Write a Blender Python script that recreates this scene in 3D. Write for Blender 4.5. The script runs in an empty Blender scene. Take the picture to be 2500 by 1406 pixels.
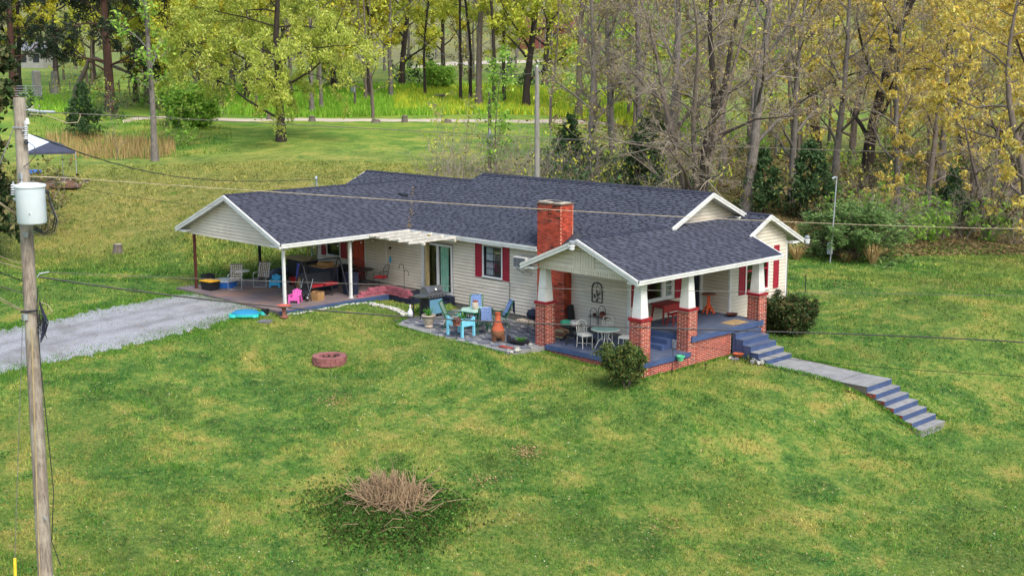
import bpy, bmesh, math, random
import numpy as np
from mathutils import Vector, Matrix

random.seed(7); RNG = np.random.default_rng(7)
SC = bpy.context.scene
COL = SC.collection
rad = math.radians

# ------------------------------------------------------------------ camera
CAM = np.array([41.462, -35.420, 9.732]); YAW, PITCH, ROLL, FPX = rad(135.526), rad(9.917), rad(-0.138), 3141.4
FW = np.array([math.cos(PITCH)*math.cos(YAW), math.cos(PITCH)*math.sin(YAW), -math.sin(PITCH)])
_r = np.array([math.sin(YAW), -math.cos(YAW), 0.0]); _u = np.cross(_r, FW)
RT = math.cos(ROLL)*_r + math.sin(ROLL)*_u; UP = -math.sin(ROLL)*_r + math.cos(ROLL)*_u
cd = bpy.data.cameras.new('camera'); cam = bpy.data.objects.new('camera', cd); COL.objects.link(cam)
cd.sensor_width = 36.0; cd.lens = FPX/2500*36.0; cd.clip_end = 3000; cd.clip_start = 0.5
cam.matrix_world = Matrix(((RT[0], UP[0], -FW[0], CAM[0]), (RT[1], UP[1], -FW[1], CAM[1]), (RT[2], UP[2], -FW[2], CAM[2]), (0, 0, 0, 1)))
SC.camera = cam

# ------------------------------------------------------------------ sky, sun, exposure
SUN_DIR = Vector((0.56, -0.16, 0.72)).normalized()      # towards the sun
W = bpy.data.worlds.new('World'); SC.world = W; W.use_nodes = True
_n = W.node_tree.nodes; _l = W.node_tree.links
_bg = _n['Background']; _sky = _n.new('ShaderNodeTexSky'); _sky.sky_type = 'NISHITA'; _sky.sun_disc = False
_sky.sun_elevation = math.asin(SUN_DIR.z); _sky.sun_rotation = math.atan2(SUN_DIR.x, SUN_DIR.y)
_sky.air_density = 1.3; _sky.dust_density = 3.0; _sky.ozone_density = 1.0
_l.new(_sky.outputs[0], _bg.inputs[0]); _bg.inputs[1].default_value = 0.15
sd = bpy.data.lights.new('sun', 'SUN'); sd.energy = 1.5; sd.angle = rad(22); sd.color = (1.0, 0.96, 0.90)
sun = bpy.data.objects.new('sun', sd); COL.objects.link(sun)
sun.rotation_euler = SUN_DIR.to_track_quat('Z', 'Y').to_euler(); sun.location = (30, 0, 60)
SC.view_settings.view_transform = 'Standard'; SC.view_settings.look = 'None'; SC.view_settings.gamma = 1.0
SC.view_settings.exposure = 1.06
try:
    SC.cycles.use_denoising = True; SC.cycles.denoiser = 'OPENIMAGEDENOISE'; SC.cycles.denoising_prefilter = 'ACCURATE'
except Exception: pass
SC.cycles.max_bounces = 6; SC.cycles.diffuse_bounces = 3; SC.cycles.glossy_bounces = 2; SC.cycles.transmission_bounces = 3
SC.cycles.transparent_max_bounces = 6; SC.cycles.caustics_reflective = False; SC.cycles.caustics_refractive = False

# ------------------------------------------------------------------ pixels to positions
def ray(u, v):
    return FW + RT*((u-1250)/FPX) - UP*((v-703)/FPX)
def pixD(u, v, D): return CAM + ray(u, v)*D
def on_x(u, v, x): d = ray(u, v); return CAM + d*((x-CAM[0])/d[0])
def on_y(u, v, y): d = ray(u, v); return CAM + d*((y-CAM[1])/d[1])
def on_z(u, v, z): d = ray(u, v); return CAM + d*((z-CAM[2])/d[2])

# ------------------------------------------------------------------ terrain height: thin plate through measured ground points
_cp = [(-8.6,-7.2,.04),(-.6,-7.2,0.0),(-8.6,0,.3),(2,-1.5,-.2),(3,-3.9,-.38),(6.5,-4.5,-.40),(9.4,-4.5,-.45),(9.9,-3.2,-.5),(12,-3.1,-.66),(14.6,-3,-.8),
 (14.6,0,-.82),(14.6,2.2,-.78),(15.9,2.4,-.9),(15.9,4.2,-.88),(14.5,5.5,-.82),(13.2,8.8,-.75),(18.7,2.3,-1.02),(18.7,4.1,-1.0),
 (20.3,2.3,-1.42),(20.3,4.1,-1.4),(22,2.3,-2.12),(22,4.1,-2.1),(24,3,-2.5),(30,0,-3.0),(36,-8,-3.3),(28,12,-2.9),(18,-4,-1.22),(21,-4,-2.35),(18.5,8.5,-1.0),(22,9,-1.9),
 (4.3,-8.2,-.98),(10,-8,-1.1),(15.5,-9,-1.75),(15.5,-14.5,-2.0),(21,-16,-2.5),(13,-24,-1.9),(17,-25,-2.1),(30,-30,-3.2),(41,-35,-3.6),(5,-16,-1.35),(-1,-18,-.75),
 (-1.2,-8.2,-.1),(-1,-11.4,-.35),(-6.5,-15.5,-.3),(-12,-20,-.5),(-20,-30,-.5),(0,-35,-1.6),(60,-55,-4),(0,4,0.0),(6,4,-.2),(8,9,-.3),(0,9,.4),(-8,9,.9)]
_cpix = [(300,610,66),(100,700,55),(560,560,66),(600,610,62.5),(300,450,78),(600,450,76),(60,450,78),(300,380,92),(690,340,98),(900,400,85),(1050,400,86),(1100,295,116),(520,295,116),
 (283,265,112),(100,230,135),(1100,220,150),(520,235,142),(1070,120,260),(1200,160,200),(2000,625,69),(2490,612,71),(2200,700,58.5),(2400,760,52),(2450,900,47.3),(2490,1040,42.6),
 (1900,520,80),(2300,560,82),(2000,345,135),(2400,300,145),(2300,200,195),(1600,330,120),(1450,300,118),(1450,230,150)]
_P = [list(c) for c in _cp] + [list(pixD(*c)) for c in _cpix]
_a0 = np.array([math.cos(YAW), math.sin(YAW)]); _b0 = np.array([math.sin(YAW), -math.cos(YAW)])
for A, B, z in [(300,-250,17),(300,-120,18),(300,0,18),(300,150,17),(300,300,16),(480,-300,42),(480,0,44),(480,300,44),(800,-600,75),(800,0,78),(800,600,75),(150,-150,7),(150,170,2.5),(80,120,-1.5),(80,-110,1.5),
                (10,-120,-2),(10,120,-4),(-60,0,-5),(-60,-200,-4),(-60,200,-5),(200,-300,9),(200,330,6)]:
    q = CAM[:2] + _a0*A + _b0*B; _P.append([q[0], q[1], z])
_P = np.array(_P)
def _phi(r2): return np.where(r2 > 1e-9, 0.5*r2*np.log(r2+1e-12), 0.0)
_S = 20.0; _X = _P[:, :2]/_S; _N = len(_P)
_K = _phi(((_X[:, None]-_X[None])**2).sum(-1)) + np.eye(_N)*2e-3
_A = np.zeros((_N+3, _N+3)); _A[:_N, :_N] = _K; _A[:_N, _N] = 1; _A[:_N, _N+1:] = _X; _A[_N:, :_N] = _A[:_N, _N:].T
_w = np.linalg.solve(_A, np.concatenate([_P[:, 2], [0, 0, 0]]))
def Hs(x, y):
    x = np.atleast_1d(np.asarray(x, float)); y = np.atleast_1d(np.asarray(y, float))
    q = np.stack([x, y], -1)/_S; out = np.empty(len(q))
    for i in range(0, len(q), 20000):
        s = q[i:i+20000]; out[i:i+20000] = _phi(((s[:, None]-_X[None])**2).sum(-1)) @ _w[:_N] + _w[_N] + s @ _w[_N+1:]
    out += 0.035*np.sin(x*.9+1.3*np.sin(y*.53))*np.cos(y*.77+.8*np.sin(x*.41)) + 0.015*np.sin(x*2.3+y*1.1)*np.sin(y*2.9-x*.7)
    return out
def H(x, y): return float(Hs(x, y)[0])
def gpt(u, v, far=400):
    d = ray(u, v); t = np.concatenate([np.arange(18, 120, .25), np.arange(120, far, 1.0)])
    P = CAM + d[None]*t[:, None]; g = P[:, 2]-Hs(P[:, 0], P[:, 1])
    i = np.argmax(g < 0)
    if g[i] >= 0: i = len(t)-1
    lo, hi = t[max(i-1, 0)], t[i]
    for _ in range(14):
        m = (lo+hi)/2; q = CAM+d*m
        if q[2] > H(q[0], q[1]): lo = m
        else: hi = m
    q = CAM+d*hi; return np.array([q[0], q[1], H(q[0], q[1])])
def depth(P): return float((np.asarray(P)-CAM) @ FW)

# ------------------------------------------------------------------ materials
def S(h):
    h = h.lstrip('#'); c = [int(h[i:i+2], 16)/255 for i in (0, 2, 4)]
    return tuple(x/12.92 if x <= .04045 else ((x+.055)/1.055)**2.4 for x in c) + (1.0,)
def N(nt, t, **kw):
    n = nt.nodes.new(t)
    for k, v in kw.items(): setattr(n, k, v)
    return n
def ramp(nt, fac, stops):
    r = N(nt, 'ShaderNodeValToRGB'); e = r.color_ramp.elements
    while len(e) < len(stops): e.new(.5)
    for el, (p, c) in zip(e, stops): el.position = p; el.color = c if len(c) == 4 else (*c, 1)
    nt.links.new(fac, r.inputs[0]); return r.outputs[0]
def noise(nt, vec, scale, detail=3, rough=.55, dist=0):
    n = N(nt, 'ShaderNodeTexNoise'); n.inputs['Scale'].default_value = scale; n.inputs['Detail'].default_value = detail
    n.inputs['Roughness'].default_value = rough; n.inputs['Distortion'].default_value = dist
    nt.links.new(vec, n.inputs['Vector']); return n.outputs['Fac']
def mixc(nt, fac, a, b, mode='MIX'):
    m = N(nt, 'ShaderNodeMix', data_type='RGBA', blend_type=mode)
    for i, s in ((0, fac), (6, a), (7, b)):
        if hasattr(s, 'is_linked'): nt.links.new(s, m.inputs[i])
        else: m.inputs[i].default_value = s
    return m.outputs[2]
def math_(nt, op, a, b=0.0, clamp=False):
    m = N(nt, 'ShaderNodeMath', operation=op); m.use_clamp = clamp
    for i, s in ((0, a), (1, b)):
        if hasattr(s, 'is_linked'): nt.links.new(s, m.inputs[i])
        else: m.inputs[i].default_value = s
    return m.outputs[0]
def scaled(nt, vec, s):
    m = N(nt, 'ShaderNodeVectorMath', operation='MULTIPLY'); nt.links.new(vec, m.inputs[0]); m.inputs[1].default_value = s; return m.outputs[0]
def newmat(name):
    m = bpy.data.materials.new(name); m.use_nodes = True
    return m, m.node_tree, m.node_tree.nodes['Principled BSDF']
def rnd_piece(nt):
    g = N(nt, 'ShaderNodeNewGeometry'); o = N(nt, 'ShaderNodeObjectInfo')
    return math_(nt, 'FRACT', math_(nt, 'ADD', g.outputs['Random Per Island'], o.outputs['Random']))
MATS = {}
def mat(name, col, col2=None, rough=.6, scale=6.0, amt=1.0, bump=0.0, bscale=None, spec=.35, metal=0.0, piece=0.0, stretch=(1, 1, 1), world=True, dirt=None, dirt_amt=.5, dscale=2.0):
    m, nt, b = newmat(name)
    c1 = S(col); c2 = S(col2) if col2 else tuple(min(1, x*.72) for x in c1[:3])+(1,)
    if world: v = N(nt, 'ShaderNodeNewGeometry').outputs['Position']
    else: v = N(nt, 'ShaderNodeTexCoord').outputs['Object']
    vs = scaled(nt, v, stretch) if stretch != (1, 1, 1) else v
    f = noise(nt, vs, scale, 5, .6)
    f = ramp(nt, f, [(.32, (0, 0, 0)), (.68, (amt, amt, amt))])
    c = mixc(nt, f, c1, c2)
    if dirt:
        df = ramp(nt, noise(nt, v, dscale, 6, .65, .4), [(.48, (0, 0, 0)), (.72, (dirt_amt,)*3)])
        c = mixc(nt, df, c, S(dirt))
    if piece:
        r = rnd_piece(nt); hs = N(nt, 'ShaderNodeHueSaturation')
        mr = N(nt, 'ShaderNodeMapRange'); nt.links.new(r, mr.inputs[0]); mr.inputs[3].default_value = 1-piece; mr.inputs[4].default_value = 1+piece
        nt.links.new(mr.outputs[0], hs.inputs['Value']); nt.links.new(c, hs.inputs['Color']); c = hs.outputs[0]
    nt.links.new(c, b.inputs['Base Color'])
    b.inputs['Roughness'].default_value = rough; b.inputs['Metallic'].default_value = metal; b.inputs['Specular IOR Level'].default_value = spec
    if bump:
        bp = N(nt, 'ShaderNodeBump'); bp.inputs['Strength'].default_value = bump; bp.inputs['Distance'].default_value = .02
        nt.links.new(noise(nt, vs, bscale or scale*6, 4), bp.inputs['Height']); nt.links.new(bp.outputs[0], b.inputs['Normal'])
    MATS[name] = m; return m

mat('siding', '#c9c1b2', '#bab0a0', .55, 1.3, .7, piece=.035, dirt='#9c9384', dirt_amt=.35, dscale=1.1)
mat('wall_core', '#6f6b64', rough=.8)  # darkened so the gaps between siding boards show as painted shadow lines
mat('trim', '#cfd0ce', '#babbb9', .5, 2.5, .7, dirt='#a09a8c', dirt_amt=.35)
mat('trim_old', '#c8c5bc', '#aaa59a', .7, 5, 1, dirt='#857d70', dirt_amt=.4, dscale=3)
mat('shingle', '#4b4e5a', '#434651', .9, 9, 1, bump=.5, bscale=120, spec=.15, piece=.15, dirt='#575a64', dirt_amt=.45, dscale=.45)
mat('shingle_dark', '#393b45', '#31333c', .9, 9, 1, bump=.5, bscale=120, spec=.15, piece=.2)
mat('ridge_cap', '#2c2e3a', '#3a3d4a', .9, 9, 1, spec=.15)
mat('brick', '#973b2b', '#7b2e23', .85, 14, 1, bump=.3, bscale=60, piece=.3, dirt='#4a2320', dirt_amt=.4, dscale=3)
mat('mortar', '#dccabc', '#cab29e', .95, 20, 1, dirt='#a8705c', dirt_amt=.4, dscale=1.2)
mat('chimney_brick', '#b0432c', '#8c3424', .85, 5, 1, bump=.3, bscale=60, piece=.38, dirt='#4c2420', dirt_amt=.75, dscale=1.4)
mat('chimney_mortar', '#b9745c', '#a05a46', .95, 3, 1, dirt='#d8b49c', dirt_amt=.8, dscale=2.2)
mat('red_paint', '#8a1c26', '#74161f', .55, 4, 1)
mat('shutter', '#961f33', '#7c1a2c', .5, 3, .8)
mat('blue_floor', '#4c566c', '#3e475b', .6, 2.2, 1, dirt='#6f7788', dirt_amt=.5, dscale=1.4, spec=.4)
mat('blue_rim', '#3c4d74', '#334264', .55, 3, 1, dirt='#4f6489', dirt_amt=.4, spec=.4)
mat('concrete', '#8c8c8a', '#757572', .85, 3, 1, bump=.25, bscale=40, dirt='#5d6069', dirt_amt=.5, dscale=1.3)
mat('patio_stone', '#595d68', '#42464f', .85, 4, 1, bump=.6, bscale=18, piece=.3, dirt='#94918f', dirt_amt=.6, dscale=2.5)
mat('carport_floor', '#7a6a62', '#5d5660', .75, .9, 1, bump=.15, bscale=30, dirt='#98705a', dirt_amt=.7, dscale=.5)
mat('black', '#17181c', '#22242a', .5, 6, 1, world=False)
mat('black_metal', '#141418', '#2a2a2e', .4, 8, 1, world=False, spec=.5)
mat('navy', '#1c2338', '#141a2b', .6, 3, 1, world=False)
mat('white_metal', '#dcdad2', '#c6c2b6', .4, 6, 1, world=False)
mat('white_plastic', '#dcdad4', '#c9c6be', .45, 4, 1, world=False)
mat('steel', '#9a9da2', '#7d8086', .3, 5, 1, metal=.85, world=False)
mat('galv', '#a7adb3', '#8b9197', .45, 6, 1, metal=.4, world=False)
mat('transformer', '#cdd5dd', '#c0cad4', .45, 2, 1, world=False, dirt='#8fa6a8', dirt_amt=.3)
mat('porcelain', '#c9ccd0', '#a9adb4', .3, 4, 1, world=False)
mat('red_wood', '#8d2620', '#741e1b', .6, 5, 1, world=False)
mat('orange_wood', '#d2582e', '#b84a26', .6, 5, 1, world=False)
mat('rust_top', '#8a5646', '#6d443a', .6, 6, 1, world=False)
mat('green_metal', '#1f5a3c', '#184a31', .45, 6, 1, world=False)
mat('chair_stripe', '#8a9c92', '#1f4a38', .8, 26, 1, world=False, stretch=(1, .05, .05))
mat('glass_top', '#9fc4b4', '#8ab0a2', .15, 3, .6, world=False, spec=.6)
mat('towel', '#7288b0', '#4f6594', .95, 22, 1, bump=.6, bscale=60, world=False)
mat('shell_blue', '#2b7fa8', '#246c92', .5, 4, .6, world=False)
mat('soot_brick', '#4a2a26', '#2e201e', .9, 5, 1, piece=.3)
mat('teal', '#2fb0a8', '#289a94', .5, 4, .6, world=False)
mat('sky_blue', '#2d9fcf', '#2589b6', .5, 4, .6, world=False)
mat('grill_blue', '#5f8ba3', '#4f7890', .5, 4, .8, world=False)
mat('light_blue', '#7cc6dd', '#67b3cd', .5, 4, .8, world=False)
mat('blue_plastic', '#2f6fc4', '#2459a6', .45, 4, .6, world=False)
mat('loop_blue', '#1f2748', '#171c34', .6, 4, .6, world=False)
mat('deep_blue', '#2b3f9c', '#213082', .5, 4, .6, world=False)
mat('pink', '#d763ad', '#c4539b', .5, 5, .6, world=False)
mat('red_plastic', '#b5261f', '#991d19', .45, 4, .6, world=False)
mat('yellow_lid', '#d9a728', '#c4931f', .5, 3, .8, world=False)
mat('cardboard', '#a07d55', '#87673f', .85, 4, 1, world=False)
mat('terracotta', '#b05a3c', '#95482f', .8, 5, 1, world=False, bump=.1)
mat('terracotta_dark', '#7a5238', '#5b4030', .85, 5, 1, world=False)
mat('pink_block', '#9a5660', '#834853', .9, 6, 1, bump=.4, bscale=30, piece=.15)
mat('pit_block', '#8c5a58', '#744846', .9, 6, 1, bump=.4, bscale=30, piece=.15)
mat('white_stone', '#b9b8ae', '#8b8a82', .85, 8, 1, bump=.3, piece=.2)
mat('grey_stone', '#7d7d80', '#5e5e62', .85, 8, 1, bump=.3, piece=.2)
mat('birdbath', '#b4584a', '#9d4a3e', .8, 6, 1, world=False)
mat('weave_white', '#d5cfc4', '#b7afa4', .8, 6, 1, world=False)
mat('weave_brown', '#5a4234', '#453228', .8, 6, 1, world=False)
mat('cream_stone', '#b7ab98', '#94877a', .85, 5, 1, bump=.4, world=False)
mat('mint', '#58b98a', '#4aa37a', .5, 4, .6, world=False)
mat('mat_tan', '#a3885c', '#7d6a50', .95, 9, 1, bump=.5, world=False)
mat('rusty', '#5d2f22', '#3f2320', .8, 9, 1, world=False)
mat('red_fabric', '#a8232c', '#8d1c25', .85, 6, 1, world=False)
mat('bag_white', '#c9c5bf', '#a79f98', .7, 6, 1, world=False)
mat('bag_green', '#3f9a78', '#2f7d62', .6, 9, 1, world=False)
mat('wood_pole', '#94887a', '#5f564e', .9, 3, 1, bump=.6, bscale=16, stretch=(9, 9, .5), world=False, dirt='#aba696', dirt_amt=.8, dscale=1.4)
mat('wood_pole_grey', '#8f8d86', '#6b6862', .9, 3, 1, bump=.4, bscale=14, stretch=(9, 9, .5), world=False)
mat('lumber', '#ab9a72', '#84744f', .8, 4, 1, stretch=(6, 6, 1), world=False)
mat('old_wood', '#6f675d', '#524b44', .9, 4, 1, bump=.4, stretch=(5, 5, 1))
mat('cable_black', '#1b1a1c', '#2b292b', .5, 4, 1)
mat('cable_tan', '#b3a48a', '#8d8068', .5, 4, 1)
mat('cable_grey', '#6b675f', '#4d4a46', .6, 4, 1)
mat('curtain_green', '#7fb79c', '#b4d8c2', .9, 9, 1, stretch=(6, 1, .2))
mat('curtain_white', '#c9ccd0', '#a5a9ae', .9, 9, 1, stretch=(6, 1, .2))
mat('orange_door', '#b5442c', '#9c3a26', .55, 3, .8)
mat('dark_frame', '#20222a', '#2a2c34', .5, 4, .8)
mat('tarp_white', '#c8d2da', '#aab6c0', .6, 3, .7, world=False)
mat('tarp_dark', '#3d4152', '#2f3342', .6, 3, .7, world=False)
mat('barn_red', '#6f4138', '#583229', .9, 1, 1)
mat('metal_roof', '#8d8f94', '#75777c', .6, 1, 1)
mat('white_board', '#96968f', '#85857f', .8, 1, 1)
mat('yellow_plastic', '#e0c23a', '#cfae2a', .5, 5, .6, world=False)
mat('vent_black', '#1d2028', '#262a34', .6, 5, .8)
def glass_mat():
    m, nt, b = newmat('window_glass'); nt.nodes.remove(b)
    out = nt.nodes['Material Output']; t = N(nt, 'ShaderNodeBsdfTransparent'); t.inputs[0].default_value = (.9, .93, .94, 1)
    g = N(nt, 'ShaderNodeBsdfGlossy'); g.inputs['Roughness'].default_value = .04; g.inputs[0].default_value = (.9, .95, 1, 1)
    lw = N(nt, 'ShaderNodeLayerWeight'); lw.inputs[0].default_value = .5; mx = N(nt, 'ShaderNodeMixShader')
    nt.links.new(math_(nt, 'ADD', math_(nt, 'MULTIPLY', math_(nt, 'POWER', lw.outputs['Facing'], 4.0), .5), .04), mx.inputs[0]); nt.links.new(t.outputs[0], mx.inputs[1]); nt.links.new(g.outputs[0], mx.inputs[2])
    nt.links.new(mx.outputs[0], out.inputs[0]); MATS['window_glass'] = m
glass_mat()

# ------------------------------------------------------------------ mesh builder
class MB:
    def __init__(s): s.v = []; s.f = []
    def add(s, vs, fs):
        o = len(s.v); s.v += [tuple(map(float, p)) for p in vs]; s.f += [tuple(i+o for i in f) for f in fs]; return s
    def hexa(s, p):  # bottom 4 ccw, top 4 ccw
        return s.add(p, [(3, 2, 1, 0), (4, 5, 6, 7), (0, 1, 5, 4), (1, 2, 6, 5), (2, 3, 7, 6), (3, 0, 4, 7)])
    def b(s, x0, x1, y0, y1, z0, z1):
        return s.hexa([(x0, y0, z0), (x1, y0, z0), (x1, y1, z0), (x0, y1, z0), (x0, y0, z1), (x1, y0, z1), (x1, y1, z1), (x0, y1, z1)])
    def taper(s, cx, cy, z0, z1, a0, a1, b0=None, b1=None):
        b0 = a0 if b0 is None else b0; b1 = a1 if b1 is None else b1
        return s.hexa([(cx-a0, cy-b0, z0), (cx+a0, cy-b0, z0), (cx+a0, cy+b0, z0), (cx-a0, cy+b0, z0), (cx-a1, cy-b1, z1), (cx+a1, cy-b1, z1), (cx+a1, cy+b1, z1), (cx-a1, cy+b1, z1)])
    def bar(s, p, q, w, h=None, up=(0, 0, 1)):
        p = Vector(p); q = Vector(q); h = h or w; d = (q-p).normalized(); u = Vector(up)
        if abs(d.dot(u)) > .98: u = Vector((1, 0, 0))
        r = d.cross(u).normalized()*w/2; u2 = r.cross(d).normalized()*h/2
        return s.hexa([p-r-u2, p+r-u2, q+r-u2, q-r-u2, p-r+u2, p+r+u2, q+r+u2, q-r+u2])
    def tube(s, pts, r, n=8, cap=True):
        pts = [Vector(p) for p in pts]; rs = r if hasattr(r, '__len__') else [r]*len(pts)
        vs = []; fs = []; ref = None
        for i, p in enumerate(pts):
            d = (pts[min(i+1, len(pts)-1)]-pts[max(i-1, 0)]).normalized()
            if ref is None:
                ref = Vector((0, 0, 1)) if abs(d.z) < .9 else Vector((1, 0, 0))
            a = d.cross(ref).normalized(); ref = a.cross(d).normalized(); c = ref
            for k in range(n):
                t = 2*math.pi*k/n; vs.append(p+(a*math.cos(t)+c*math.sin(t))*rs[i])
        for i in range(len(pts)-1):
            for k in range(n):
                fs.append((i*n+k, i*n+(k+1) % n, (i+1)*n+(k+1) % n, (i+1)*n+k))
        if cap: fs.append(tuple(range(n-1, -1, -1))); fs.append(tuple((len(pts)-1)*n+k for k in range(n)))
        return s.add(vs, fs)
    def lathe(s, prof, n=20, c=(0, 0), cap=True, sx=1, sy=1):
        vs = [(c[0]+r*math.cos(2*math.pi*k/n)*sx, c[1]+r*math.sin(2*math.pi*k/n)*sy, z) for r, z in prof for k in range(n)]
        fs = [(i*n+k, i*n+(k+1) % n, (i+1)*n+(k+1) % n, (i+1)*n+k) for i in range(len(prof)-1) for k in range(n)]
        if cap: fs.append(tuple(range(n-1, -1, -1))); fs.append(tuple((len(prof)-1)*n+k for k in range(n)))
        return s.add(vs, fs)
    def prism(s, poly, ext):  # planar polygon, extruded by vector
        n = len(poly); e = Vector(ext); vs = [Vector(p) for p in poly]; vs += [p+e for p in vs]
        return s.add(vs, [tuple(range(n-1, -1, -1)), tuple(range(n, 2*n))]+[(i, (i+1) % n, n+(i+1) % n, n+i) for i in range(n)])
    def mesh(s, name, smooth=False):
        me = bpy.data.meshes.new(name); me.from_pydata(s.v, [], s.f); me.update()
        bm = bmesh.new(); bm.from_mesh(me); bmesh.ops.recalc_face_normals(bm, faces=bm.faces); bm.to_mesh(me); bm.free()
        if smooth:
            me.polygons.foreach_set('use_smooth', [True]*len(me.polygons))
            try: me.set_sharp_from_angle(angle=rad(40))
            except Exception: pass
        return me
    def obj(s, name, m, parent=None, smooth=False, **props):
        me = s.mesh(name, smooth); return link(name, me, m, parent, **props)
def link(name, me, m, parent=None, loc=None, rot=None, **props):
    if m is not None and not me.materials: me.materials.append(MATS[m] if isinstance(m, str) else m)
    o = bpy.data.objects.new(name, me); COL.objects.link(o)
    if parent: o.parent = parent
    if loc is not None: o.location = loc
    if rot is not None: o.rotation_euler = rot
    for k, v in props.items(): o[k] = v
    return o
def thing(name, label, cat, loc=(0, 0, 0), rz=0.0, group=None, scale=1.0):
    o = bpy.data.objects.new(name, None); COL.objects.link(o); o.empty_display_size = .2
    o.location = loc; o.rotation_euler = (0, 0, rz); o.scale = (scale,)*3; o['label'] = label; o['category'] = cat
    if group: o['group'] = group
    return o
def copy_tree(o, parent=None):
    c = o.copy(); COL.objects.link(c); c.parent = parent
    for ch in list(o.children): copy_tree(ch, c)
    return c
def dup(root, label, loc, rz=0.0, scale=None):
    c = copy_tree(root); c.location = loc; c.rotation_euler = (0, 0, rz); c['label'] = label
    if scale: c.scale = (scale,)*3
    return c
def np_mesh(name, V, F):
    """V (n,3) array, F (m,k) array of equal-sided faces"""
    me = bpy.data.meshes.new(name); V = np.asarray(V, np.float32); F = np.asarray(F, np.int32)
    me.vertices.add(len(V)); me.vertices.foreach_set('co', V.ravel())
    k = F.shape[1]; me.loops.add(F.size); me.loops.foreach_set('vertex_index', F.ravel())
    me.polygons.add(len(F)); me.polygons.foreach_set('loop_start', np.arange(0, F.size, k, dtype=np.int32))
    try: me.polygons.foreach_set('loop_total', np.full(len(F), k, np.int32))
    except Exception: pass
    me.update(calc_edges=True); me.validate(); return me

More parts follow.
